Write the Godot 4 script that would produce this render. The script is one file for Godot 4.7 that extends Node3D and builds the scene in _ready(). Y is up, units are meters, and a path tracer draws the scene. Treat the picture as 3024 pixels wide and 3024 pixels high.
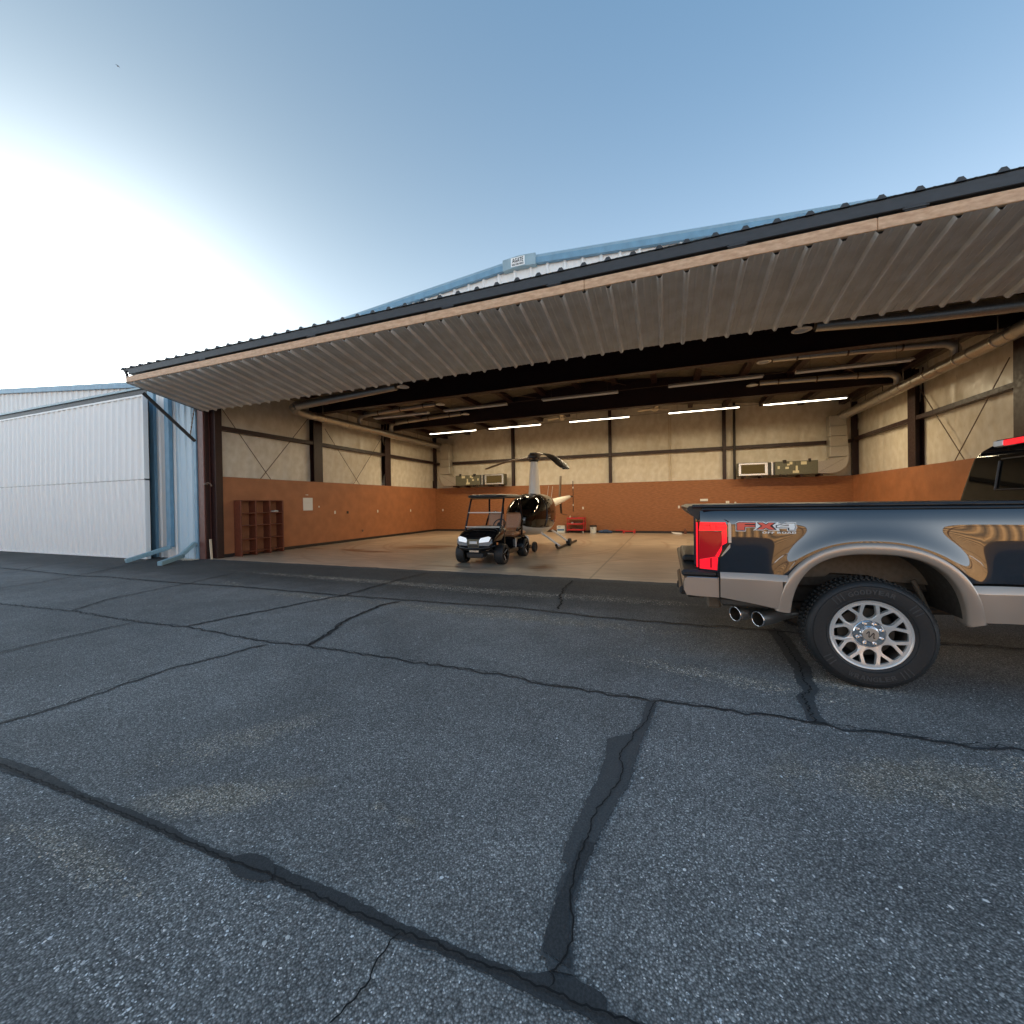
extends Node3D
# Open aircraft hangar on an asphalt apron at dusk. Units metres, y up, the photographer stands at x = 0, z = 0.

const XL := -12.65      # inner face of the left hangar wall
const XR := 7.1         # inner face of the right hangar wall
const ZF := -8.0        # door line
const ZB := -20.61      # inner face of the back wall
const RIDGE_X := -2.78
var rng := RandomNumberGenerator.new()
var M := {}

# ------------------------------------------------------------------ mesh builder
class MB:
	var v := PackedVector3Array()   # triangles, counter-clockwise seen from outside
	var uv := PackedVector2Array()
	func tri(a: Vector3, b: Vector3, c: Vector3, ua := Vector2.ZERO, ub := Vector2.ZERO, uc := Vector2.ZERO) -> void:
		v.append(a); v.append(b); v.append(c)
		uv.append(ua); uv.append(ub); uv.append(uc)
	func quad(a: Vector3, b: Vector3, c: Vector3, d: Vector3) -> void:
		tri(a, b, c); tri(a, c, d)
	func quad_uv(a: Vector3, b: Vector3, c: Vector3, d: Vector3, u0: Vector2, u1: Vector2) -> void:
		tri(a, b, c, Vector2(u0.x, u1.y), u1, Vector2(u1.x, u0.y)); tri(a, c, d, Vector2(u0.x, u1.y), Vector2(u1.x, u0.y), u0)
	func tri_o(a: Vector3, b: Vector3, c: Vector3, out: Vector3) -> void:
		if (b - a).cross(c - a).dot(out) < 0.0: tri(a, c, b)
		else: tri(a, b, c)
	func quad_o(a: Vector3, b: Vector3, c: Vector3, d: Vector3, out: Vector3) -> void:
		if (c - a).cross(d - b).dot(out) < 0.0: quad(a, d, c, b)
		else: quad(a, b, c, d)
	func box(lo: Vector3, hi: Vector3, bev := 0.0, xf := Transform3D()) -> MB:
		var c := (lo + hi) * 0.5
		var h := (hi - lo) * 0.5
		var b: float = min(bev, min(h.x, min(h.y, h.z)) * 0.9)
		var P := {}
		for sx in [-1, 1]:
			for sy in [-1, 1]:
				for sz in [-1, 1]:
					for a in 3:
						var q := Vector3(sx * (h.x - (0.0 if a == 0 else b)), sy * (h.y - (0.0 if a == 1 else b)), sz * (h.z - (0.0 if a == 2 else b)))
						P[[sx, sy, sz, a]] = xf * (c + q)
		var o := xf.basis
		for s in [-1, 1]:
			quad_o(P[[s, -1, -1, 0]], P[[s, 1, -1, 0]], P[[s, 1, 1, 0]], P[[s, -1, 1, 0]], o * Vector3(s, 0, 0))
			quad_o(P[[-1, s, -1, 1]], P[[1, s, -1, 1]], P[[1, s, 1, 1]], P[[-1, s, 1, 1]], o * Vector3(0, s, 0))
			quad_o(P[[-1, -1, s, 2]], P[[1, -1, s, 2]], P[[1, 1, s, 2]], P[[-1, 1, s, 2]], o * Vector3(0, 0, s))
		if b > 0.0:
			for s in [-1, 1]:
				for t in [-1, 1]:
					quad_o(P[[s, t, -1, 0]], P[[s, t, 1, 0]], P[[s, t, 1, 1]], P[[s, t, -1, 1]], o * Vector3(s, t, 0))
					quad_o(P[[s, -1, t, 0]], P[[s, 1, t, 0]], P[[s, 1, t, 2]], P[[s, -1, t, 2]], o * Vector3(s, 0, t))
					quad_o(P[[-1, s, t, 1]], P[[1, s, t, 1]], P[[1, s, t, 2]], P[[-1, s, t, 2]], o * Vector3(0, s, t))
					for u in [-1, 1]:
						tri_o(P[[s, t, u, 0]], P[[s, t, u, 1]], P[[s, t, u, 2]], o * Vector3(s, t, u))
		return self
	# a beam of rectangular section from a to b; w across "side", h across the other direction
	func bar(a: Vector3, b: Vector3, w: float, h: float, up := Vector3.UP, bev := 0.0) -> MB:
		var d := (b - a)
		var l := d.length()
		d /= l
		var s := d.cross(up)
		if s.length() < 0.01: s = d.cross(Vector3.RIGHT)
		s = s.normalized()
		var u := s.cross(d)
		return box(Vector3(-w / 2, -h / 2, 0), Vector3(w / 2, h / 2, l), bev, Transform3D(Basis(s, u, d), a))
	# rings of equal size joined into a skin; every ring runs counter-clockwise seen from the end of the path
	func loft(rings: Array, closed := true, cap0 := false, cap1 := false) -> MB:
		for i in rings.size() - 1:
			var A: PackedVector3Array = rings[i]
			var B: PackedVector3Array = rings[i + 1]
			var n := A.size()
			for j in (n if closed else n - 1):
				var k := (j + 1) % n
				quad(A[j], A[k], B[k], B[j])
		if cap0: fan(rings[0], true)
		if cap1: fan(rings[-1], false)
		return self
	func fan(r: PackedVector3Array, flip: bool) -> void:
		var c := Vector3.ZERO
		for p in r: c += p
		c /= r.size()
		for j in r.size():
			var k := (j + 1) % r.size()
			if flip: tri(c, r[k], r[j])
			else: tri(c, r[j], r[k])
	func tube(path: Array, radius, n := 12, caps := true) -> MB:
		var rings := []
		var up := Vector3(0.137, 0.31, 0.94).normalized()
		for i in path.size():
			var d: Vector3
			if i == 0: d = path[1] - path[0]
			elif i == path.size() - 1: d = path[i] - path[i - 1]
			else: d = (path[i + 1] - path[i]).normalized() + (path[i] - path[i - 1]).normalized()
			d = d.normalized()
			if i == 0 and absf(d.dot(up)) > 0.95: up = Vector3.RIGHT
			var s := up.cross(d).normalized()
			up = d.cross(s).normalized()
			var r: float = radius[i] if radius is Array else radius
			var ring := PackedVector3Array()
			for j in n:
				var a := TAU * j / n
				ring.append(path[i] + (s * cos(a) + up * sin(a)) * r)
			rings.append(ring)
		return loft(rings, true, caps, caps)
	# profile of (radius, height) turned round the y axis of xf
	func lathe(prof: Array, xf := Transform3D(), n := 32, a0 := 0.0, a1 := TAU) -> MB:
		var m := n
		for i in prof.size() - 1:
			var p: Vector2 = prof[i]
			var q: Vector2 = prof[i + 1]
			for j in m:
				var a := a0 + (a1 - a0) * j / m
				var b := a0 + (a1 - a0) * (j + 1) / m
				var A := xf * Vector3(p.x * cos(a), p.y, -p.x * sin(a))
				var B := xf * Vector3(p.x * cos(b), p.y, -p.x * sin(b))
				var C := xf * Vector3(q.x * cos(b), q.y, -q.x * sin(b))
				var D := xf * Vector3(q.x * cos(a), q.y, -q.x * sin(a))
				if p.x < 1e-6: tri(A, C, D)
				elif q.x < 1e-6: tri(A, B, C)
				else: quad(A, B, C, D)
		return self
	# polygon in the xy plane pulled from z0 to z1, then mapped
	func prism(poly: PackedVector2Array, z0: float, z1: float, xf = null, back := true) -> MB:
		var p := poly
		if Geometry2D.is_polygon_clockwise(p):
			p = poly.duplicate(); p.reverse()
		var f := func(q: Vector2, z: float) -> Vector3:
			if xf == null: return Vector3(q.x, q.y, z)
			if xf is Callable: return xf.call(q.x, q.y, z)
			return xf * Vector3(q.x, q.y, z)
		var t := Geometry2D.triangulate_polygon(p)
		for i in range(0, t.size(), 3):
			var a := p[t[i]]
			var b := p[t[i + 1]]
			var c := p[t[i + 2]]
			if (b - a).cross(c - a) < 0.0:
				var s := b
				b = c; c = s
			tri(f.call(a, z1), f.call(b, z1), f.call(c, z1), a, b, c)
			if back: tri(f.call(a, z0), f.call(c, z0), f.call(b, z0), a, c, b)
		for i in p.size():
			var a := p[i]
			var b := p[(i + 1) % p.size()]
			quad(f.call(a, z0), f.call(b, z0), f.call(b, z1), f.call(a, z1))
		return self
	func ball(c: Vector3, r: Vector3, n := 10, m := 8) -> MB:
		var prof := []
		for i in m + 1:
			var a := -PI / 2 + PI * i / m
			prof.append(Vector2(maxf(cos(a), 0.0) if i > 0 and i < m else 0.0, sin(a)))
		return lathe(prof, Transform3D(Basis.from_scale(r), c), n)
	func add(o: MB, xf := Transform3D()) -> MB:
		for i in o.v.size():
			v.append(xf * o.v[i]); uv.append(o.uv[i])
		return self
	func add_mesh(m: Mesh, xf := Transform3D()) -> MB:
		for s in m.get_surface_count():
			var a := m.surface_get_arrays(s)
			var p: PackedVector3Array = a[Mesh.ARRAY_VERTEX]
			var ix = a[Mesh.ARRAY_INDEX]
			var n: int = ix.size() if ix != null else p.size()
			for i in range(0, n, 3):
				var k := [i, i + 1, i + 2]
				if ix != null: k = [ix[i], ix[i + 1], ix[i + 2]]
				tri(xf * p[k[0]], xf * p[k[2]], xf * p[k[1]])
		return self
	func mapped(f: Callable) -> MB:
		for i in v.size(): v[i] = f.call(v[i])
		return self
	# angle: edges sharper than this stay hard
	func mesh(angle := 32.0) -> ArrayMesh:
		var nt := v.size() / 3
		var fn := PackedVector3Array(); fn.resize(nt)
		var un := PackedVector3Array(); un.resize(nt)
		for t in nt:
			var n := (v[t * 3 + 1] - v[t * 3]).cross(v[t * 3 + 2] - v[t * 3])
			fn[t] = n
			un[t] = n.normalized()
		var nn := PackedVector3Array(); nn.resize(v.size())
		if angle <= 0.0:
			for i in v.size(): nn[i] = un[i / 3]
		else:
			var th := cos(deg_to_rad(angle))
			var at := {}
			for i in v.size():
				var k := Vector3i((v[i] * 4000.0).round())
				if at.has(k): at[k].append(i / 3)
				else: at[k] = [i / 3]
			for i in v.size():
				var me := un[i / 3]
				var s := Vector3.ZERO
				for t in at[Vector3i((v[i] * 4000.0).round())]:
					if me.dot(un[t]) > th: s += fn[t]
				nn[i] = s.normalized() if s.length_squared() > 1e-20 else me
		# Godot's front faces run clockwise
		var vv := PackedVector3Array(); vv.resize(v.size())
		var n2 := PackedVector3Array(); n2.resize(v.size())
		var u2 := PackedVector2Array(); u2.resize(v.size())
		for t in nt:
			for k in 3:
				var s: int = t * 3 + [0, 2, 1][k]
				vv[t * 3 + k] = v[s]; n2[t * 3 + k] = nn[s]; u2[t * 3 + k] = uv[s]
		var a := []
		a.resize(Mesh.ARRAY_MAX)
		a[Mesh.ARRAY_VERTEX] = vv
		a[Mesh.ARRAY_NORMAL] = n2
		a[Mesh.ARRAY_TEX_UV] = u2
		a[Mesh.ARRAY_TEX_UV2] = u2
		var m := ArrayMesh.new()
		m.add_surface_from_arrays(Mesh.PRIMITIVE_TRIANGLES, a)
		return m

# ------------------------------------------------------------------ nodes
func named(parent: Node, called: String) -> String:
	var used := {}
	for c in parent.get_children(): used[String(c.name)] = true
	if not used.has(called): return called
	var i: int = parent.get_meta("_n_" + called, 0) + 1
	parent.set_meta("_n_" + called, i)
	return "%s_%03d" % [called, i]

func thing(called: String, label: String, category: String, at := Vector3.ZERO, turn := 0.0, group := "") -> Node3D:
	var o := Node3D.new()
	o.name = named(self, called)
	add_child(o, true)
	o.position = at
	o.rotation.y = turn
	o.set_meta("label", label); o.set_meta("category", category)
	if group: o.set_meta("group", group)
	return o

func part(parent: Node, called: String, what, m: Material, angle := 32.0, label := "") -> MeshInstance3D:
	var o := MeshInstance3D.new()
	o.name = named(parent, called)
	o.mesh = what.mesh(angle) if what is MB else what
	o.material_override = m
	parent.add_child(o, true)
	if label: o.set_meta("label", label)
	return o

func single(called: String, what, m: Material, label: String, category: String, angle := 32.0, group := "") -> MeshInstance3D:
	var o := part(self, called, what, m, angle, label)
	o.set_meta("category", category)
	if group: o.set_meta("group", group)
	return o

func structure(called: String, what, m: Material, angle := 0.0) -> MeshInstance3D:
	var o := part(self, called, what, m, angle)
	o.set_meta("kind", "structure")
	return o

func stuff(o: Node) -> void:
	o.set_meta("kind", "stuff")

# ------------------------------------------------------------------ materials
func lin(r: float, g: float, b: float) -> Color:
	return Color(r, g, b).linear_to_srgb()

func mat(c: Color, rough := 0.6, metal := 0.0, spec := 0.5) -> StandardMaterial3D:
	var m := StandardMaterial3D.new()
	m.albedo_color = c
	m.roughness = rough
	m.metallic = metal
	m.metallic_specular = spec
	return m

func noise_tex(size: int, freq: float, octaves: int, lo: Color, hi: Color, sd: int, kind := FastNoiseLite.TYPE_SIMPLEX_SMOOTH, normal := false, bump := 4.0) -> NoiseTexture2D:
	var n := FastNoiseLite.new()
	n.seed = sd; n.frequency = freq; n.noise_type = kind
	n.fractal_octaves = octaves
	var t := NoiseTexture2D.new()
	t.width = size; t.height = size; t.seamless = true; t.noise = n
	if normal:
		t.as_normal_map = true; t.bump_strength = bump
	else:
		var g := Gradient.new()
		g.set_color(0, lo); g.set_color(1, hi)
		t.color_ramp = g
	return t

# gives a material uneven tone, gloss and relief that follow the world, not the mesh
func worn(m: StandardMaterial3D, tex: Texture2D, scale: Vector3, rough_tex: Texture2D = null, relief: Texture2D = null, cm := 0.1) -> StandardMaterial3D:
	m.albedo_texture = tex
	m.uv1_triplanar = true
	m.uv1_world_triplanar = true
	m.uv1_scale = scale
	if rough_tex:
		m.roughness_texture = rough_tex
		m.roughness_texture_channel = BaseMaterial3D.TEXTURE_CHANNEL_RED
	if relief:
		m.heightmap_enabled = true
		m.heightmap_texture = relief
		m.heightmap_scale = cm
	return m

func g(x: float) -> Color: return Color(x, x, x)

func make_materials() -> void:
	var blotch := noise_tex(512, 0.012, 5, g(0.88), g(1.0), 11)
	var fine := noise_tex(512, 0.09, 3, g(0.86), g(1.0), 12)
	var rgh := noise_tex(512, 0.02, 4, g(0.6), g(1.0), 13)
	var dirt := noise_tex(512, 0.02, 5, Color(0.88, 0.86, 0.83), g(1.0), 14)
	var wave := noise_tex(512, 0.006, 2, g(0.0), g(1.0), 15)
	var rust := noise_tex(512, 0.018, 5, Color(0.84, 0.76, 0.70), Color(1.0, 0.98, 0.95), 16)
	var grain := noise_tex(512, 0.25, 2, g(0.0), g(1.0), 17)
	M.white_sheet = mat(lin(0.82, 0.81, 0.78), 0.42)
	M.door_white = mat(lin(0.87, 0.86, 0.83), 0.40)
	M.door_skin = worn(mat(lin(0.70, 0.69, 0.66), 0.45), dirt, Vector3(0.25, 0.25, 0.25), rgh)
	M.blue = worn(mat(lin(0.20, 0.37, 0.50), 0.45), blotch, Vector3(0.6, 0.3, 0.6), rgh)
	M.blue_pale = worn(mat(lin(0.36, 0.49, 0.54), 0.45), blotch, Vector3(0.6, 0.3, 0.6), rgh)
	M.pipe_blue = worn(mat(lin(0.30, 0.48, 0.56), 0.5), dirt, Vector3(2, 0.6, 2), rgh)
	M.maroon = worn(mat(lin(0.030, 0.010, 0.009), 0.6), blotch, Vector3(0.8, 0.8, 0.8), rgh)
	M.jamb = worn(mat(lin(0.17, 0.07, 0.058), 0.5), rust, Vector3(1.5, 0.5, 1.5), rgh)
	M.beam = worn(mat(lin(0.74, 0.52, 0.34), 0.6), rust, Vector3(0.7, 1.6, 1.0), rgh)
	M.fascia = worn(mat(lin(0.045, 0.046, 0.048), 0.55), blotch, Vector3(0.8, 2, 1), rgh)
	M.black = mat(lin(0.012, 0.012, 0.013), 0.6)
	M.orange = worn(mat(lin(0.40, 0.155, 0.066), 0.62), noise_tex(512, 0.01, 4, g(0.88), g(1.0), 21), Vector3(0.35, 0.35, 0.35), rgh, grain, 0.06)
	M.orange_board = worn(mat(lin(0.36, 0.143, 0.053), 0.62), noise_tex(512, 0.03, 4, Color(0.80, 0.77, 0.72), g(1.0), 22), Vector3(0.25, 1.4, 0.25), rgh, grain, 0.08)
	M.baseboard = mat(lin(0.02, 0.014, 0.012), 0.5)
	M.insul = worn(mat(lin(0.75, 0.69, 0.59), 0.42), noise_tex(512, 0.012, 5, Color(0.90, 0.88, 0.84), g(1.0), 23), Vector3(0.5, 0.35, 0.5), rgh)
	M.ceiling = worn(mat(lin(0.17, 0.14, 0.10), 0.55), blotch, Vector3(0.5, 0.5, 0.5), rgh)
	M.rod = mat(lin(0.16, 0.11, 0.08), 0.5, 0.4)
	M.galv = worn(mat(lin(0.62, 0.58, 0.52), 0.36, 0.85), noise_tex(512, 0.05, 3, g(0.86), g(1.0), 24, FastNoiseLite.TYPE_CELLULAR), Vector3(1.2, 1.2, 1.2))
	M.flex = worn(mat(lin(0.55, 0.52, 0.48), 0.42, 0.8), fine, Vector3(2, 2, 2), null, grain, 0.25)
	M.foil = mat(lin(0.8, 0.78, 0.72), 0.25, 0.9)
	M.fixture = mat(lin(0.62, 0.58, 0.52), 0.45)
	M.unit = worn(mat(lin(0.15, 0.145, 0.10), 0.5, 0.2), blotch, Vector3(2, 2, 2), rgh)
	M.filter = worn(mat(lin(0.20, 0.15, 0.06), 0.9), noise_tex(256, 0.2, 2, g(0.5), g(1.0), 25), Vector3(3, 3, 3))
	M.sticker = mat(lin(0.62, 0.55, 0.36), 0.6)
	M.white = mat(lin(0.72, 0.70, 0.66), 0.5)
	M.paper = mat(lin(0.70, 0.68, 0.63), 0.7)
	M.cream = mat(lin(0.62, 0.52, 0.38), 0.5)
	M.shelf = worn(mat(lin(0.21, 0.058, 0.030), 0.5), noise_tex(512, 0.02, 4, g(0.7), g(1.0), 26), Vector3(3, 0.6, 3), rgh)
	M.rubber = worn(mat(lin(0.020, 0.021, 0.022), 0.72), fine, Vector3(3, 3, 3), rgh)
	M.tread = worn(mat(lin(0.028, 0.028, 0.027), 0.85), dirt, Vector3(4, 4, 4), rgh)
	M.letter = mat(lin(0.055, 0.055, 0.055), 0.6)
	M.steel = mat(lin(0.5, 0.49, 0.47), 0.32, 0.9)
	M.chrome = mat(lin(0.85, 0.85, 0.86), 0.06, 1.0)
	M.alloy = worn(mat(lin(0.86, 0.84, 0.80), 0.30, 0.45), fine, Vector3(3, 3, 3))
	M.alloy_dark = mat(lin(0.06, 0.05, 0.045), 0.45, 0.6)
	M.satin = mat(lin(0.55, 0.52, 0.47), 0.42, 0.85)
	M.plastic = worn(mat(lin(0.022, 0.023, 0.025), 0.5), fine, Vector3(5, 5, 5), rgh, grain, 0.04)
	M.under = worn(mat(lin(0.05, 0.042, 0.033), 0.8), dirt, Vector3(2, 2, 2), rgh)
	M.under_pale = worn(mat(lin(0.15, 0.125, 0.095), 0.8), dirt, Vector3(2, 2, 2), rgh)
	M.navy = mat(lin(0.002, 0.005, 0.012), 0.03, 0.0, 0.72)
	M.navy.clearcoat_enabled = true; M.navy.clearcoat = 1.0; M.navy.clearcoat_roughness = 0.02
	M.stone = mat(lin(0.46, 0.36, 0.28), 0.34, 0.4)
	M.stone.clearcoat_enabled = true; M.stone.clearcoat = 1.0; M.stone.clearcoat_roughness = 0.03
	M.gloss_black = mat(lin(0.006, 0.006, 0.007), 0.07, 0.0, 0.42)
	M.gloss_black.clearcoat_enabled = true; M.gloss_black.clearcoat = 0.25; M.gloss_black.clearcoat_roughness = 0.03
	M.tint = mat(lin(0.005, 0.005, 0.004), 0.03, 0.0, 0.26)
	M.bubble = mat(Color(0.02, 0.02, 0.02, 0.55), 0.02, 0.0, 0.6)
	M.bubble.transparency = BaseMaterial3D.TRANSPARENCY_ALPHA
	M.clear = mat(Color(0.1, 0.1, 0.1, 0.03), 0.02, 0.0, 0.14)
	M.clear.transparency = BaseMaterial3D.TRANSPARENCY_ALPHA
	M.lamp_red = mat(lin(0.62, 0.006, 0.012), 0.08)
	M.lamp_red.emission_enabled = true; M.lamp_red.emission = lin(0.9, 0.01, 0.025); M.lamp_red.emission_energy_multiplier = 0.55
	M.lamp_dark = mat(lin(0.22, 0.003, 0.007), 0.06)
	M.lamp_dark.emission_enabled = true; M.lamp_dark.emission = lin(0.9, 0.005, 0.02); M.lamp_dark.emission_energy_multiplier = 0.10
	M.lamp_white = mat(lin(0.82, 0.80, 0.78), 0.1)
	M.leather = worn(mat(lin(0.46, 0.22, 0.11), 0.5), blotch, Vector3(3, 3, 3), rgh)
	M.red_paint = mat(lin(0.45, 0.022, 0.02), 0.35)
	M.heli_white = mat(lin(0.88, 0.84, 0.76), 0.35)
	M.heli_silver = mat(lin(0.60, 0.59, 0.56), 0.3, 0.1)
	M.blade = mat(lin(0.022, 0.015, 0.013), 0.32, 0.0, 0.5)
	M.decal_red = mat(lin(0.88, 0.13, 0.08), 0.5)
	M.decal_white = mat(lin(0.92, 0.91, 0.87), 0.5)
	M.decal_grey = mat(lin(0.36, 0.34, 0.31), 0.35)
	M.ink = mat(lin(0.012, 0.012, 0.014), 0.6)
	M.blue_cloth = mat(lin(0.03, 0.06, 0.13), 0.8)
	M.box_white = mat(lin(0.62, 0.62, 0.58), 0.6)
	M.box_blue = mat(lin(0.06, 0.16, 0.32), 0.5)
	M.purple = mat(lin(0.10, 0.06, 0.14), 0.7)
	M.yellow = mat(lin(0.55, 0.33, 0.04), 0.5)
	M.brown = mat(lin(0.14, 0.05, 0.03), 0.5)
	M.amber = mat(lin(0.75, 0.30, 0.10), 0.2)
	M.tan_wall = worn(mat(lin(0.85, 0.66, 0.41), 0.45), dirt, Vector3(0.4, 0.1, 0.4), rgh)
	M.tan_trim = mat(lin(0.30, 0.20, 0.12), 0.6)
	M.glow = mat(lin(0.9, 0.88, 0.8), 0.5)
	M.glow.emission_enabled = true; M.glow.emission = lin(1.0, 0.93, 0.74); M.glow.emission_energy_multiplier = 4.0
	M.seal = worn(mat(lin(0.080, 0.080, 0.080), 0.85, 0.0, 0.3), noise_tex(512, 0.1, 3, g(0.7), g(1.0), 31), Vector3(1.5, 1.5, 1.5), rgh, grain, 0.15)
	M.seal_old = worn(mat(lin(0.122, 0.122, 0.121), 0.88, 0.0, 0.3), noise_tex(512, 0.1, 3, g(0.72), g(1.0), 32), Vector3(1.5, 1.5, 1.5), rgh, grain, 0.2)
	M.crack = mat(lin(0.006, 0.006, 0.006), 0.9)
	M.chip = mat(lin(1, 1, 1), 0.7)
	M.chip.vertex_color_use_as_albedo = true
	M.tint_bubble = mat(Color(0.01, 0.01, 0.01, 0.82), 0.03, 0.0, 0.45)
	M.tint_bubble.transparency = BaseMaterial3D.TRANSPARENCY_ALPHA
	M.cart_lamp = mat(lin(0.85, 0.85, 0.85), 0.1)
	M.cart_lamp.emission_enabled = true; M.cart_lamp.emission = lin(0.9, 0.95, 1.0); M.cart_lamp.emission_energy_multiplier = 0.22
	M.fin = mat(lin(0.10, 0.07, 0.05), 0.4)
	M.lamp_surround = mat(lin(0.22, 0.23, 0.24), 0.2)
	M.pale_blue_sheet = mat(lin(0.52, 0.65, 0.72), 0.42)
	M.bird = mat(lin(0.05, 0.05, 0.06), 0.8)

# ------------------------------------------------------------------ the scene
func _ready() -> void:
	rng.seed = 7
	# camera, sky, sun, exposure
	var cam := Camera3D.new()
	cam.name = "camera"
	cam.position = Vector3(0, 1.52, 0)
	cam.rotation_order = EULER_ORDER_YXZ
	cam.rotation = Vector3(-0.0079, 0.3659, -0.0152)
	cam.projection = Camera3D.PROJECTION_FRUSTUM
	cam.near = 0.1; cam.far = 2000.0
	cam.size = 0.1 * 1932.0 / 768.0
	cam.frustum_offset = Vector2(0, -0.1 * 9.46 / 768.0)
	add_child(cam); cam.current = true
	var sun_az := deg_to_rad(60.0)   # left of the hangar's axis
	var sun_el := deg_to_rad(9.5)
	var glow_az := deg_to_rad(68.0)
	var glow_dir := Vector3(-sin(glow_az) * cos(sun_el), sin(sun_el), -cos(glow_az) * cos(sun_el))
	var sun_dir := Vector3(-sin(sun_az) * cos(sun_el), sin(sun_el), -cos(sun_az) * cos(sun_el))
	var env := Environment.new()
	env.background_mode = Environment.BG_SKY
	env.tonemap_mode = Environment.TONE_MAPPER_LINEAR
	env.tonemap_exposure = 2.0
	env.sdfgi_enabled = true; env.ssao_enabled = true; env.ssil_enabled = true
	var sky := Sky.new()
	var pano := PanoramaSkyMaterial.new()
	pano.panorama = sky_picture(glow_dir)
	sky.sky_material = pano
	env.sky = sky
	var we := WorldEnvironment.new()
	we.name = "world_environment"
	we.environment = env
	add_child(we)
	var sun := DirectionalLight3D.new()
	sun.name = "sun"
	sun.light_color = Color(1.0, 0.80, 0.56)
	sun.light_energy = 1.6
	sun.light_angular_distance = 0.5
	sun.shadow_enabled = true
	add_child(sun)
	sun.look_at_from_position(sun_dir * 100.0, Vector3.ZERO)
	make_materials()
	build_ground()
	build_hangar()
	build_neighbour()
	build_opposite()
	build_door()
	build_lights()
	build_ducts()
	build_units()
	build_truck()
	build_cart()
	build_helicopter()
	build_small_things()

# clear air at dusk: deep blue away from the sun, a white glow round it
func sky_picture(sun_dir: Vector3) -> ImageTexture:
	var w := 1024
	var h := 512
	var im := Image.create(w, h, false, Image.FORMAT_RGBAF)
	var zen := Vector3(0.044, 0.115, 0.220)
	var haze := Vector3(0.33, 0.465, 0.575)
	var dust := Vector3(1.38, 1.26, 1.10)
	for y in h:
		var el := PI / 2 - PI * (y + 0.5) / h
		var up := maxf(el, 0.0)
		var base := zen + haze * exp(-up / 0.40) + dust * exp(-up / 0.17)
		for x in w:
			var az := TAU * (x + 0.5) / w
			var d := Vector3(sin(az) * cos(el), sin(el), -cos(az) * cos(el))
			var th := rad_to_deg(acos(clampf(d.dot(sun_dir), -1, 1)))
			var glow := 4.5 * exp(-pow(th / 8.5, 1.35)) + 0.12 * exp(-pow(th / 22.0, 2.0)) + 0.02 * exp(-pow(th / 46.0, 2.0))
			# the air near the sun is whiter
			var grey := 0.55 * exp(-pow(th / 52.0, 2.0))
			# the side away from the sun is lit full on and is brighter
			var away := 1.0 + 0.2 * smoothstep(85.0, 165.0, th)
			var l := base.dot(Vector3(0.3, 0.5, 0.2))
			var k := base.lerp(Vector3(l * 0.90, l * 1.04, l * 1.04), grey) * away + Vector3(0.96, 1.0, 0.97) * glow
			im.set_pixel(x, y, Color(k.x, k.y, k.z, 1.0))
	return ImageTexture.create_from_image(im)

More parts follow.
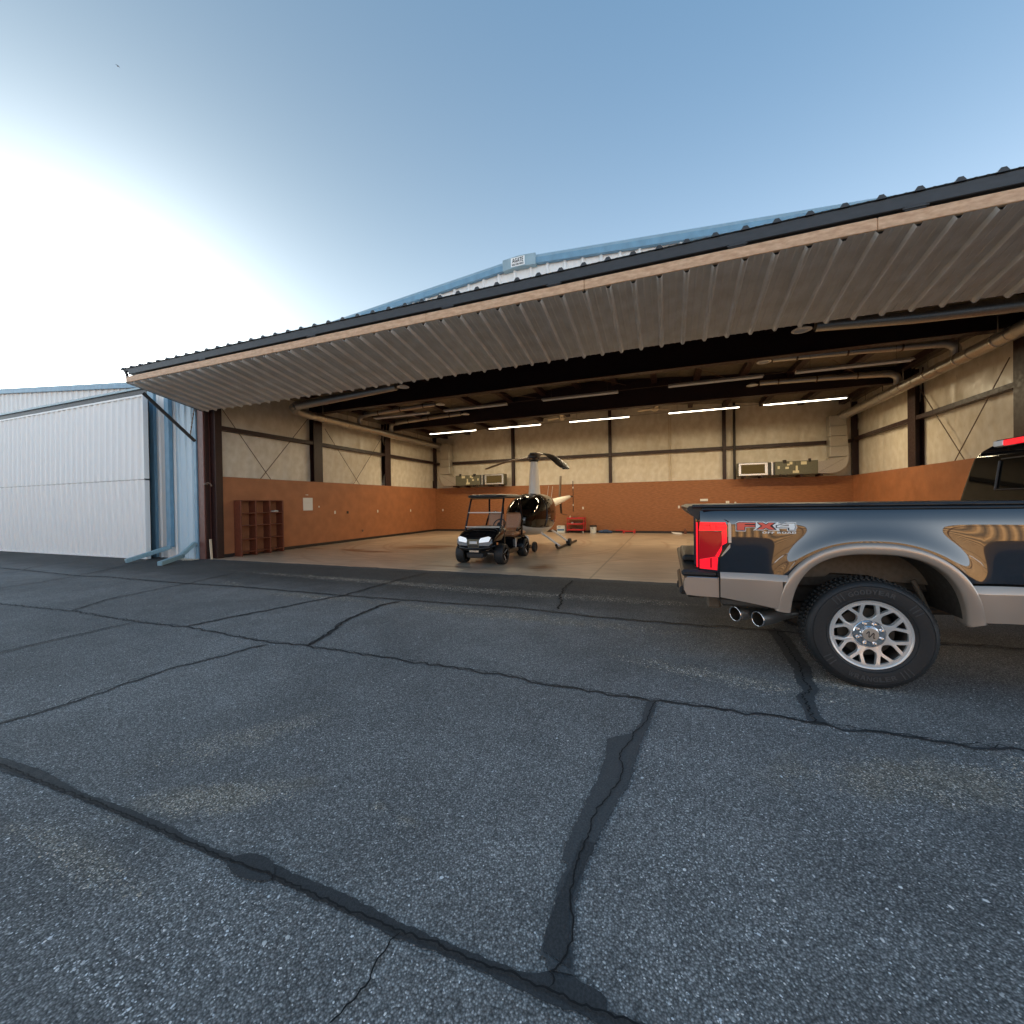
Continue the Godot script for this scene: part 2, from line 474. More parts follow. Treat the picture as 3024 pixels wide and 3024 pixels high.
# plans (x, z) of the cracks in the asphalt and of the sealant over them, in metres
const BAND_EDGES := {
	"main_band_far": [Vector2(-4.119, -1.209), Vector2(-3.881, -1.200), Vector2(-3.652, -1.211), Vector2(-3.442, -1.224), Vector2(-2.981, -1.196), Vector2(-2.541, -1.214), Vector2(-2.244, -1.213), Vector2(-1.992, -1.200), Vector2(-1.756, -1.205), Vector2(-1.663, -1.232), Vector2(-1.561, -1.239), Vector2(-1.478, -1.232), Vector2(-1.335, -1.234), Vector2(-1.173, -1.234), Vector2(-0.975, -1.220), Vector2(-0.825, -1.216), Vector2(-0.658, -1.219), Vector2(-0.492, -1.221), Vector2(-0.415, -1.233), Vector2(-0.354, -1.269), Vector2(-0.316, -1.275), Vector2(-0.291, -1.261), Vector2(-0.215, -1.256), Vector2(-0.190, -1.247), Vector2(-0.194, -1.218), Vector2(-0.088, -1.222), Vector2(-0.009, -1.222)],
	"main_band_near": [Vector2(-3.861, -1.132), Vector2(-3.672, -1.134), Vector2(-3.280, -1.155), Vector2(-2.900, -1.163), Vector2(-2.632, -1.172), Vector2(-2.332, -1.173), Vector2(-2.053, -1.170), Vector2(-1.774, -1.171), Vector2(-1.697, -1.152), Vector2(-1.616, -1.150), Vector2(-1.523, -1.184), Vector2(-1.387, -1.179), Vector2(-1.147, -1.178), Vector2(-0.996, -1.173), Vector2(-0.901, -1.168), Vector2(-0.757, -1.178), Vector2(-0.598, -1.178), Vector2(-0.475, -1.177), Vector2(-0.415, -1.178), Vector2(-0.361, -1.170), Vector2(-0.274, -1.181), Vector2(-0.204, -1.180), Vector2(-0.107, -1.179)],
	"cross_left": [Vector2(-0.370, -1.256), Vector2(-0.420, -1.295), Vector2(-0.417, -1.358), Vector2(-0.413, -1.418), Vector2(-0.425, -1.521), Vector2(-0.406, -1.664), Vector2(-0.445, -1.664), Vector2(-0.432, -1.807), Vector2(-0.408, -1.995), Vector2(-0.394, -2.139), Vector2(-0.371, -2.258), Vector2(-0.364, -2.409), Vector2(-0.379, -2.637), Vector2(-0.241, -2.743), Vector2(-0.192, -2.896), Vector2(-0.164, -3.228)],
	"cross_right": [Vector2(-0.293, -1.268), Vector2(-0.322, -1.340), Vector2(-0.346, -1.495), Vector2(-0.338, -1.576), Vector2(-0.341, -1.675), Vector2(-0.302, -1.894), Vector2(-0.275, -2.007), Vector2(-0.254, -2.108), Vector2(-0.214, -2.247), Vector2(-0.203, -2.366), Vector2(-0.191, -2.497), Vector2(-0.173, -2.704), Vector2(-0.133, -2.917), Vector2(-0.093, -3.253)],
	"truck_left": [Vector2(0.873, -3.270), Vector2(0.902, -3.467), Vector2(0.898, -3.677), Vector2(0.992, -3.841), Vector2(0.978, -3.999), Vector2(1.034, -4.307), Vector2(1.034, -4.573), Vector2(1.067, -5.148), Vector2(1.069, -5.545)],
	"truck_right": [Vector2(0.989, -3.310), Vector2(0.986, -3.457), Vector2(1.015, -3.673), Vector2(1.112, -3.892), Vector2(1.110, -4.045), Vector2(1.188, -4.360), Vector2(1.186, -4.625), Vector2(1.226, -5.201), Vector2(1.213, -5.592)],
}
const CRACKS := {
	"main": [Vector2(-3.870, -1.155), Vector2(-3.748, -1.159), Vector2(-3.451, -1.164), Vector2(-3.092, -1.167), Vector2(-2.693, -1.178), Vector2(-2.341, -1.178), Vector2(-2.181, -1.178), Vector2(-2.030, -1.179), Vector2(-1.880, -1.174), Vector2(-1.724, -1.182), Vector2(-1.529, -1.188), Vector2(-1.353, -1.186), Vector2(-1.177, -1.183), Vector2(-1.030, -1.185), Vector2(-0.904, -1.187), Vector2(-0.758, -1.195), Vector2(-0.624, -1.193), Vector2(-0.486, -1.203), Vector2(-0.412, -1.198), Vector2(-0.353, -1.201), Vector2(-0.294, -1.198), Vector2(-0.207, -1.203), Vector2(-0.139, -1.204), Vector2(-0.066, -1.207)],
	"cross": [Vector2(-0.356, -1.207), Vector2(-0.358, -1.236), Vector2(-0.374, -1.246), Vector2(-0.356, -1.261), Vector2(-0.333, -1.310), Vector2(-0.327, -1.364), Vector2(-0.332, -1.428), Vector2(-0.362, -1.489), Vector2(-0.368, -1.531), Vector2(-0.374, -1.599), Vector2(-0.373, -1.670), Vector2(-0.372, -1.718), Vector2(-0.352, -1.828), Vector2(-0.354, -1.908), Vector2(-0.344, -2.000), Vector2(-0.305, -2.090), Vector2(-0.296, -2.143), Vector2(-0.272, -2.204), Vector2(-0.251, -2.337), Vector2(-0.289, -2.489), Vector2(-0.228, -2.684), Vector2(-0.225, -2.749), Vector2(-0.158, -2.908), Vector2(-0.131, -3.106), Vector2(-0.108, -3.248)],
	"short": [Vector2(-0.902, -1.183), Vector2(-0.912, -1.138), Vector2(-0.916, -1.102), Vector2(-0.915, -1.061), Vector2(-0.903, -1.034), Vector2(-0.913, -0.986), Vector2(-0.928, -0.925), Vector2(-0.939, -0.895)],
	"truck": [Vector2(1.141, -5.568), Vector2(1.147, -5.174), Vector2(1.104, -4.597), Vector2(1.100, -4.330), Vector2(1.039, -4.020), Vector2(1.053, -3.872), Vector2(0.945, -3.693), Vector2(0.929, -3.476), Vector2(0.906, -3.281)],
	"far_b": [Vector2(-1.743, -7.805), Vector2(-1.740, -7.035), Vector2(-1.655, -6.418), Vector2(-1.508, -5.921), Vector2(-1.481, -5.612)],
}
const SEAMS := {
	"long_mid": [0.050, [Vector2(-10.662, -3.225), Vector2(-10.267, -3.217), Vector2(-8.420, -3.338), Vector2(-6.819, -3.305), Vector2(-6.025, -3.337), Vector2(-5.802, -3.362), Vector2(-4.989, -3.318), Vector2(-4.197, -3.286), Vector2(-3.670, -3.328), Vector2(-3.174, -3.328), Vector2(-2.317, -3.318), Vector2(-1.295, -3.318), Vector2(-1.036, -3.264), Vector2(-0.591, -3.269), Vector2(-0.166, -3.263), Vector2(0.188, -3.291), Vector2(0.693, -3.290), Vector2(0.922, -3.287), Vector2(1.278, -3.288), Vector2(1.667, -3.295), Vector2(2.013, -3.328)]],
	"near_diag": [0.055, [Vector2(-4.457, -1.310), Vector2(-4.467, -1.386), Vector2(-4.415, -1.634), Vector2(-4.423, -1.868), Vector2(-4.441, -2.181), Vector2(-4.400, -2.542), Vector2(-4.275, -2.839), Vector2(-4.161, -3.226)]],
	"diag_door": [0.085, [Vector2(-5.802, -3.362), Vector2(-5.704, -3.799), Vector2(-5.534, -4.258), Vector2(-5.398, -4.836), Vector2(-5.175, -5.388), Vector2(-5.156, -5.949), Vector2(-5.156, -6.884), Vector2(-5.055, -7.799)]],
	"thick_mid": [0.110, [Vector2(-3.670, -3.328), Vector2(-3.830, -3.806), Vector2(-4.011, -4.215), Vector2(-4.064, -4.681), Vector2(-4.097, -5.069), Vector2(-3.979, -5.370)]],
	"door_line": [0.070, [Vector2(-17.368, -5.270), Vector2(-15.458, -5.255), Vector2(-12.695, -5.180), Vector2(-11.908, -5.302), Vector2(-9.536, -5.298), Vector2(-7.743, -5.419), Vector2(-5.250, -5.407), Vector2(-4.345, -5.445), Vector2(-3.364, -5.473), Vector2(-2.151, -5.552), Vector2(-0.967, -5.422), Vector2(0.140, -5.408), Vector2(0.670, -5.468), Vector2(1.153, -5.437), Vector2(1.893, -5.440), Vector2(2.806, -5.536), Vector2(3.400, -5.553)]],
	"left_a": [0.060, [Vector2(-12.195, -3.693), Vector2(-12.394, -3.888), Vector2(-12.418, -4.444), Vector2(-12.797, -5.223), Vector2(-13.361, -6.058), Vector2(-14.077, -6.974)]],
	"left_b": [0.060, [Vector2(-8.420, -3.338), Vector2(-8.906, -4.029), Vector2(-9.009, -4.783), Vector2(-9.108, -5.367), Vector2(-9.295, -5.925), Vector2(-9.441, -6.552)]],
	"left_c": [0.050, [Vector2(-6.705, -2.019), Vector2(-6.717, -2.096), Vector2(-6.729, -2.397), Vector2(-6.724, -2.854), Vector2(-6.704, -3.277)]],
	"left_d": [0.060, [Vector2(-15.458, -5.255), Vector2(-15.986, -5.556), Vector2(-16.311, -6.214), Vector2(-16.637, -6.978)]],
}

# ------------------------------------------------------------------ ground
# dark binder with grey and pale stones worn bare; colour and relief of one 2.3 m square that repeats
func asphalt_pictures() -> Array:
	var n := 1536
	var cell := FastNoiseLite.new()
	cell.noise_type = FastNoiseLite.TYPE_CELLULAR
	cell.frequency = 0.21; cell.seed = 5; cell.fractal_type = FastNoiseLite.FRACTAL_NONE
	cell.cellular_return_type = FastNoiseLite.RETURN_CELL_VALUE
	var val := cell.get_image(n, n).get_data()
	cell.cellular_return_type = FastNoiseLite.RETURN_DISTANCE
	var dst := cell.get_image(n, n).get_data()
	var soft := FastNoiseLite.new()
	soft.seed = 9; soft.frequency = 0.008; soft.fractal_octaves = 4
	var low := soft.get_seamless_image(n, n).get_data()
	soft.frequency = 0.06; soft.seed = 10
	var mid := soft.get_seamless_image(n, n).get_data()
	var col := PackedByteArray(); col.resize(n * n * 3)
	var hgt := PackedByteArray(); hgt.resize(n * n)
	var lut := PackedFloat32Array(); lut.resize(256)
	for i in 256:
		# stone tone by its random number: most are coated, some worn grey, few pale
		var r := fposmod(i * 0.618034, 1.0)
		lut[i] = 0.60 + 0.40 * r if r < 0.80 else (0.98 + 1.1 * (r - 0.80) if r < 0.985 else 1.25 + 10.0 * (r - 0.985))
	for i in n * n:
		var d := dst[i] / 255.0
		var k := lut[val[i]]
		var wear := 0.85 + 0.06 * (low[i] / 255.0 - 0.5) + 0.35 * (mid[i] / 255.0 - 0.5)
		var b := (0.62 + (k - 0.62) * clampf(wear, 0.15, 1.3)) * (1.14 - 0.62 * d)
		col[i * 3] = int(clampf(193.0 * b, 14, 255))
		col[i * 3 + 1] = int(clampf(188.0 * b, 14, 255))
		col[i * 3 + 2] = int(clampf(182.0 * b, 14, 255))
		hgt[i] = int(clampf(255.0 * (0.92 - d * 0.8) * (0.7 + 0.3 * mid[i] / 255.0), 0, 255))
	return [ImageTexture.create_from_image(Image.create_from_data(n, n, false, Image.FORMAT_RGB8, col)), ImageTexture.create_from_image(Image.create_from_data(n, n, false, Image.FORMAT_L8, hgt))]

# broad differences of wear and dust over the apron, as a tint of the stones
func apron_tint() -> ImageTexture:
	var w := 1024
	var h := 512
	var a := FastNoiseLite.new()
	a.seed = 41; a.frequency = 0.35; a.fractal_octaves = 4
	var b := FastNoiseLite.new()
	b.seed = 42; b.frequency = 1.6; b.fractal_octaves = 3
	var im := Image.create(w, h, false, Image.FORMAT_RGB8)
	for y in h:
		for x in w:
			var px := -24.0 + 36.0 * (x + 0.5) / w
			var pz := -8.0 + 12.0 * (y + 0.5) / h
			var v := 0.88 + 0.10 * a.get_noise_2d(px, pz) + 0.06 * b.get_noise_2d(px, pz)
			# the strip along the doors was sealed again and is darker
			v *= 1.0 - 0.34 * smoothstep(-5.0, -6.6, pz + 0.25 * b.get_noise_2d(px * 0.6, pz))
			var tan := 0.0
			for s in RAVELED:
				var c: Vector2 = s[0]
				var q: Vector2 = (Vector2(px, pz) - c).rotated(-s[2]) / s[1]
				tan = maxf(tan, s[3] * clampf(1.25 - q.length() + 0.8 * b.get_noise_2d(px * 2.2, pz * 2.2), 0, 1))
			var k := Color(v, v, v * 1.0).lerp(Color(1.0, 0.93, 0.82), tan * 0.6)
			im.set_pixel(x, y, Color(clampf(k.r, 0, 1), clampf(k.g, 0, 1), clampf(k.b, 0, 1)))
	return ImageTexture.create_from_image(im)

# places where the surface has come off down to the stones: centre, half axes, turn, strength
const RAVELED := [
	[Vector2(-2.26, -1.40), Vector2(0.42, 0.12), -0.5, 1.0],
	[Vector2(-2.62, -1.86), Vector2(0.45, 0.16), -0.9, 0.5],
	[Vector2(-2.45, -0.95), Vector2(0.50, 0.07), 0.0, 0.6],
	[Vector2(-1.37, -1.645), Vector2(0.04, 0.02), 0.0, 1.0],
	[Vector2(-1.19, -1.615), Vector2(0.07, 0.015), 0.0, 1.0],
	[Vector2(1.36, -2.82), Vector2(0.75, 0.20), -0.25, 0.9],
	[Vector2(0.40, -3.90), Vector2(0.85, 0.15), 0.2, 0.5],
	[Vector2(1.34, -4.05), Vector2(0.35, 0.12), 0.0, 0.9],
	[Vector2(-5.6, -6.62), Vector2(3.2, 0.16), 0.03, 0.9],
	[Vector2(-2.6, -6.45), Vector2(1.6, 0.22), 0.0, 0.7],
	[Vector2(-2.2, -5.12), Vector2(2.2, 0.20), 0.03, 0.8],
	[Vector2(-5.7, -5.2), Vector2(1.2, 0.14), 0.0, 0.7],
	[Vector2(-0.9, -6.5), Vector2(1.2, 0.2), 0.0, 0.6],
	[Vector2(-8.2, -5.6), Vector2(0.5, 0.10), 0.3, 0.5],
	[Vector2(2.2, -3.1), Vector2(0.4, 0.2), 0.0, 0.8],
]

func resample(p: Array, step: float) -> PackedVector2Array:
	var c := Curve2D.new()
	c.bake_interval = step * 0.5
	for q in p: c.add_point(q)
	var n := int(ceil(c.get_baked_length() / step))
	var out := PackedVector2Array()
	for i in n + 1: out.append(c.sample_baked(c.get_baked_length() * i / n))
	return out

# a poured band between two edge lines
func band(e0: Array, e1: Array, y: float, rough: float) -> MB:
	var mb := MB.new()
	var n := 0
	var c0 := resample(e0, 0.02)
	n = c0.size()
	var c := Curve2D.new(); c.bake_interval = 0.01
	for q in e1: c.add_point(q)
	var a := PackedVector2Array()
	var b := PackedVector2Array()
	for i in n:
		var t := float(i) / (n - 1)
		a.append(c0[i] + Vector2(rng.randf_range(-1, 1), rng.randf_range(-1, 1)) * rough)
		b.append(c.sample_baked(c.get_baked_length() * t) + Vector2(rng.randf_range(-1, 1), rng.randf_range(-1, 1)) * rough)
	for i in n - 1:
		var P := [a[i], b[i], b[i + 1], a[i + 1]].map(func(q): return Vector3(q.x, y, q.y))
		mb.quad_o(P[0], P[1], P[2], P[3], Vector3.UP)
	return mb

# a line of uneven width; wander adds the zigzag of a crack
func line_strip(p: Array, width: float, y: float, wander: float, step: float, ragged := 0.35) -> MB:
	var mb := MB.new()
	var c := resample(p, step)
	var f := FastNoiseLite.new()
	f.seed = int(absf(p[0].x) * 977.0) + 3; f.frequency = 6.0 if width > 0.02 else 20.0; f.fractal_octaves = 4
	var L := []
	var n := c.size()
	for i in n:
		var d := (c[mini(i + 1, n - 1)] - c[maxi(i - 1, 0)]).normalized()
		var s := Vector2(-d.y, d.x)
		var o := c[i] + s * wander * f.get_noise_2d(c[i].x * 1.0, c[i].y)
		var w := width * 0.5 * (1.0 + ragged * f.get_noise_2d(c[i].x * 2.0 + 50.0, c[i].y * 2.0) * 2.0)
		var w2 := width * 0.5 * (1.0 + ragged * f.get_noise_2d(c[i].x * 2.0 + 90.0, c[i].y * 2.0) * 2.0)
		if i == 0 or i == n - 1: w *= 0.3; w2 *= 0.3
		L.append([o + s * w, o - s * w2])
	for i in n - 1:
		var P := [L[i][0], L[i][1], L[i + 1][1], L[i + 1][0]].map(func(q): return Vector3(q.x, y, q.y))
		mb.quad_o(P[0], P[1], P[2], P[3], Vector3.UP)
	return mb

func flat(mb: MB, x0: float, z0: float, x1: float, z1: float, y: float) -> void:
	mb.quad_o(Vector3(x0, y, z0), Vector3(x1, y, z0), Vector3(x1, y, z1), Vector3(x0, y, z1), Vector3.UP)

func build_ground() -> void:
	var pics := asphalt_pictures()
	var am := mat(g(1.0), 0.82, 0.0, 0.4)
	am.albedo_texture = pics[0]
	am.uv1_triplanar = true; am.uv1_world_triplanar = true
	am.uv1_scale = Vector3.ONE / 2.3
	am.heightmap_enabled = true; am.heightmap_texture = pics[1]; am.heightmap_scale = 0.55
	var far_m: StandardMaterial3D = am.duplicate()
	far_m.heightmap_enabled = false
	far_m.albedo_color = lin(0.72, 0.72, 0.72)
	am.detail_enabled = true
	am.detail_albedo = apron_tint()
	am.detail_blend_mode = BaseMaterial3D.BLEND_MODE_MUL
	am.detail_uv_layer = BaseMaterial3D.DETAIL_UV_2
	# the apron in front of the doors, then the rest of the airfield round it
	var mb := MB.new()
	mb.quad_uv(Vector3(-24, 0, 4), Vector3(12, 0, 4), Vector3(12, 0, -8.05), Vector3(-24, 0, -8.05), Vector2(0, 0), Vector2(1, 1))
	var apron := structure("asphalt_apron", mb, am)
	var fb := MB.new()
	flat(fb, -600, 4, 600, 600, 0)
	flat(fb, -600, -8.05, -24, 4, 0)
	flat(fb, 12, -8.05, 600, 4, 0)
	flat(fb, -600, -600, 600, -8.05, -0.03)
	structure("ground", fb, far_m)
	part(apron, "crack_sealant", band(BAND_EDGES.main_band_far, BAND_EDGES.main_band_near, 0.004, 0.004), M.seal, 0.0)
	part(apron, "crack_sealant", band(BAND_EDGES.cross_left, BAND_EDGES.cross_right, 0.008, 0.006), M.seal_old, 0.0)
	part(apron, "crack_sealant", band(BAND_EDGES.truck_left, BAND_EDGES.truck_right, 0.004, 0.008), M.seal_old, 0.0)
	# a rounder patch on the long band and a fresh pour on the cross crack
	var pb := MB.new()
	var ring := PackedVector2Array()
	for i in 26:
		var a := TAU * i / 26
		ring.append(Vector2(-1.655 + 0.125 * cos(a) * (1 + 0.1 * sin(3 * a)), -1.192 + 0.052 * sin(a)))
	for i in 26: pb.tri_o(Vector3(-1.655, 0.009, -1.192), Vector3(ring[i].x, 0.009, ring[i].y), Vector3(ring[(i + 1) % 26].x, 0.009, ring[(i + 1) % 26].y), Vector3.UP)
	part(apron, "crack_sealant", pb, M.seal, 0.0)
	part(apron, "crack_sealant", band([Vector2(-0.415, -1.30), Vector2(-0.42, -1.40), Vector2(-0.41, -1.50), Vector2(-0.395, -1.60), Vector2(-0.385, -1.70), Vector2(-0.38, -1.80)], [Vector2(-0.31, -1.28), Vector2(-0.34, -1.38), Vector2(-0.36, -1.48), Vector2(-0.36, -1.58), Vector2(-0.335, -1.68), Vector2(-0.315, -1.80)], 0.0105, 0.004), M.seal, 0.0)
	var w := {"main": 0.007, "cross": 0.006, "short": 0.006, "truck": 0.010, "far_b": 0.03}
	var wd := {"main": 0.012, "cross": 0.012, "short": 0.012, "truck": 0.03, "far_b": 0.05}
	for k in CRACKS: part(apron, "crack", line_strip(CRACKS[k], w[k], 0.0135, wd[k], 0.012 if k != "far_b" else 0.06), M.crack, 0.0)
	var y := 0.004
	for k in SEAMS:
		y += 0.0009
		part(apron, "crack_sealant", line_strip(SEAMS[k][1], SEAMS[k][0] * 0.48, y, 0.06, 0.08, 0.3), M.seal, 0.0)
		part(apron, "crack", line_strip(SEAMS[k][1], SEAMS[k][0] * 0.16, 0.0135, 0.06, 0.05, 0.5), M.crack, 0.0)
	build_chips()
	build_slab()

# loose and half-bedded stone chips where the surface has worn, as many small stones
func build_chips() -> void:
	var mb := MB.new()
	var top := []
	for i in 5:
		var a := TAU * i / 5
		top.append(Vector3(cos(a) * 0.5, 0.02 + 0.1 * sin(i * 2.0), sin(a) * 0.5))
	for i in 5: mb.tri_o(top[i], top[(i + 1) % 5], Vector3(0.06, 0.32, -0.04), Vector3.UP)
	var spots := []
	var f := FastNoiseLite.new()
	f.seed = 77; f.frequency = 1.3; f.fractal_octaves = 3
	# pale chips all over the near apron, thicker at the lower left and right
	var tries := 0
	while spots.size() < 13000 and tries < 200000:
		tries += 1
		var z := -0.7 - 4.6 * pow(rng.randf(), 1.6)
		var x := rng.randf_range(-5.5, 2.4)
		var dens := 0.30 + 0.6 * clampf(f.get_noise_2d(x, z) * 1.4 + 0.15, 0, 1)
		if z > -1.15: dens *= 1.6
		if x > -0.1 and z > -2.6: dens *= 1.5
		if z < -1.25 and x < -0.4: dens *= 0.45
		if rng.randf() > dens * 0.5: continue
		if absf(z + 1.2) < 0.06: continue
		spots.append([x, z, rng.randf_range(0.0026, 0.0058) * (1.9 if rng.randf() < 0.05 else 1.0), 0])
	for s in RAVELED:
		var c: Vector2 = s[0]
		var e: Vector2 = s[1]
		var big: float = 1.0 if c.y > -3.0 else 1.6
		var count := int(e.x * e.y * s[3] * (90000.0 if c.y > -2.4 else (48000.0 if c.y > -4.6 else 16000.0)))
		for i in count:
			var r := sqrt(rng.randf()) * 1.15
			var a := rng.randf() * TAU
			var q := c + (Vector2(cos(a), sin(a)) * r * e).rotated(s[2])
			if rng.randf() < pow(r / 1.2, 1.5): continue
			if f.get_noise_2d(q.x * 3.0, q.y * 5.0) < rng.randf_range(-0.7, 0.5): continue
			if absf(q.y + 1.2) < 0.05: continue
			spots.append([q.x, q.y, rng.randf_range(0.0028, 0.0068) * big, 1])
	var mm := MultiMesh.new()
	mm.transform_format = MultiMesh.TRANSFORM_3D
	mm.use_colors = true
	mm.mesh = mb.mesh(0)
	mm.instance_count = spots.size()
	for i in spots.size():
		var s: Array = spots[i]
		var b := Basis(Vector3.UP, rng.randf() * TAU) * Basis.from_scale(Vector3(s[2] * rng.randf_range(1.2, 2.2), s[2] * rng.randf_range(0.7, 1.2), s[2] * rng.randf_range(1.0, 1.6)))
		mm.set_instance_transform(i, Transform3D(b, Vector3(s[0], 0.0005, s[1])))
		var v := rng.randf_range(0.42, 0.92) if s[3] == 0 else 0.16 + 0.66 * pow(rng.randf(), 1.1)
		var warm := rng.randf() * 0.14 if s[3] == 0 else rng.randf_range(0.14, 0.38)
		mm.set_instance_color(i, Color(v, v * (1.0 - warm * 0.55), v * (1.0 - warm * 1.15)))
	var o := MultiMeshInstance3D.new()
	o.name = "gravel_chips"
	o.multimesh = mm
	o.material_override = M.chip
	add_child(o, true)
	o.set_meta("label", "pale stone chips scattered over the worn grey asphalt"); o.set_meta("category", "gravel")
	stuff(o)

# the hangar's concrete floor: sealed, tan, with brown tyre scuffs
func build_slab() -> void:
	var w := 1024
	var h := 640
	var a := FastNoiseLite.new(); a.seed = 51; a.frequency = 0.22; a.fractal_octaves = 5
	var b := FastNoiseLite.new(); b.seed = 52; b.frequency = 2.6; b.fractal_octaves = 4
	var im := Image.create(w, h, false, Image.FORMAT_RGB8)
	var stains := [[Vector2(-9.0, -10.8), Vector2(1.0, 0.20)], [Vector2(-8.0, -12.2), Vector2(1.1, 0.5)], [Vector2(-11.8, -11.1), Vector2(0.9, 0.12)], [Vector2(-9.9, -11.0), Vector2(0.6, 0.25)], [Vector2(-5.0, -8.7), Vector2(0.7, 0.10)], [Vector2(-2.8, -9.2), Vector2(0.35, 0.5)], [Vector2(-7.9, -12.8), Vector2(1.0, 0.3)]]
	for y in h:
		for x in w:
			var px := XL + (XR - XL) * (x + 0.5) / w
			var pz := ZB + (ZF - ZB) * (y + 0.5) / h
			var n := a.get_noise_2d(px, pz)
			var m := b.get_noise_2d(px * 0.35, pz * 1.6)
			var v := 0.84 + 0.14 * n + 0.12 * m
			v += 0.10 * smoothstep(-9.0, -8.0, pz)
			var st := 0.0
			for s in stains:
				var q: Vector2 = (Vector2(px, pz) - s[0]) / s[1]
				st = maxf(st, clampf(1.1 - q.length() + 0.9 * m + 0.5 * n, 0, 1))
			# curved tyre scuffs
			var rr := Vector2(px + 6.5, pz + 14.5).length()
			for r0 in [3.6, 3.85, 4.9, 5.2, 6.4]:
				st = maxf(st, 0.30 * smoothstep(0.10, 0.0, absf(rr - r0)) * clampf(0.4 + 2.0 * n, 0, 1))
			# saw-cut joints
			var j := minf(absf(fposmod(px - 0.6, 4.2) - 2.1), absf(fposmod(pz + 2.0, 4.2) - 2.1))
			var k := Color(v, v * 0.965, v * 0.92).lerp(Color(0.44, 0.26, 0.15), st * 0.75)
			if j < 0.012: k = k * 0.72
			im.set_pixel(x, y, Color(clampf(k.r, 0, 1), clampf(k.g, 0, 1), clampf(k.b, 0, 1)))
	var m := mat(lin(0.64, 0.55, 0.46), 0.30, 0.0, 0.5)
	m.albedo_texture = ImageTexture.create_from_image(im)
	var s := MB.new()
	s.quad_uv(Vector3(XL - 0.3, 0.012, ZF), Vector3(XR + 0.3, 0.012, ZF), Vector3(XR + 0.3, 0.012, ZB - 0.3), Vector3(XL - 0.3, 0.012, ZB - 0.3), Vector2(0, 0), Vector2(1, 1))
	s.quad_o(Vector3(XL - 0.3, -0.02, ZF), Vector3(XR + 0.3, -0.02, ZF), Vector3(XR + 0.3, 0.012, ZF), Vector3(XL - 0.3, 0.012, ZF), Vector3.BACK)
	var floor_o := structure("concrete_floor", s, m)
	# asphalt lapped unevenly over the edge of the slab
	var lap := MB.new()
	var n2 := FastNoiseLite.new(); n2.seed = 60; n2.frequency = 1.8; n2.fractal_octaves = 4
	var px := XL - 0.3
	while px < XR + 0.3:
		var q := px + 0.06
		var z0 := ZF - 0.035 - 0.06 * n2.get_noise_1d(px)
		var z1 := ZF - 0.035 - 0.06 * n2.get_noise_1d(q)
		lap.quad_o(Vector3(px, 0.0005, ZF + 0.12), Vector3(q, 0.0005, ZF + 0.12), Vector3(q, 0.017, z1), Vector3(px, 0.017, z0), Vector3.UP)
		px = q
	part(floor_o, "asphalt_edge", lap, M.seal_old, 0.0)

# ------------------------------------------------------------------ buildings
func roof_y(x: float) -> float: return 6.61 - (0.0885 if x < RIDGE_X else 0.074) * absf(x - RIDGE_X)
func ceil_y(x: float) -> float: return 6.37 - (0.0885 if x < RIDGE_X else 0.074) * absf(x - RIDGE_X)

# outline of ribbed sheet along u: flat pans, two faint stiffeners, one trapezoid rib per pitch
func ribs(u0: float, u1: float, pitch: float, phase: float, rib := 0.034, wide := 0.085, narrow := 0.03, minor := 0.004) -> PackedVector2Array:
	var out := PackedVector2Array()
	var k := int(floor((u0 - phase) / pitch)) - 1
	var pts := [Vector2(-wide / 2, 0), Vector2(-narrow / 2, rib), Vector2(narrow / 2, rib), Vector2(wide / 2, 0)]
	for f in [0.36, 0.64]:
		var c: float = f * pitch
		pts.append_array([Vector2(c - 0.018, 0), Vector2(c - 0.008, minor), Vector2(c + 0.008, minor), Vector2(c + 0.018, 0)])
	out.append(Vector2(u0, 0))
	while phase + k * pitch < u1 + pitch:
		for p in pts:
			var u: float = phase + k * pitch + p.x
			if u > u0 + 0.002 and u < u1 - 0.002: out.append(Vector2(u, p.y))
		k += 1
	out.append(Vector2(u1, 0))
	return out

# sheet(u, t, h) -> place; t runs 0..1 across the ribs' length
func sheet(prof: PackedVector2Array, place: Callable, out: Vector3, rows := 1) -> MB:
	var mb := MB.new()
	for i in prof.size() - 1:
		for r in rows:
			var t0 := float(r) / rows
			var t1 := float(r + 1) / rows
			mb.quad_o(place.call(prof[i].x, t0, prof[i].y), place.call(prof[i + 1].x, t0, prof[i + 1].y), place.call(prof[i + 1].x, t1, prof[i + 1].y), place.call(prof[i].x, t1, prof[i].y), out)
	return mb

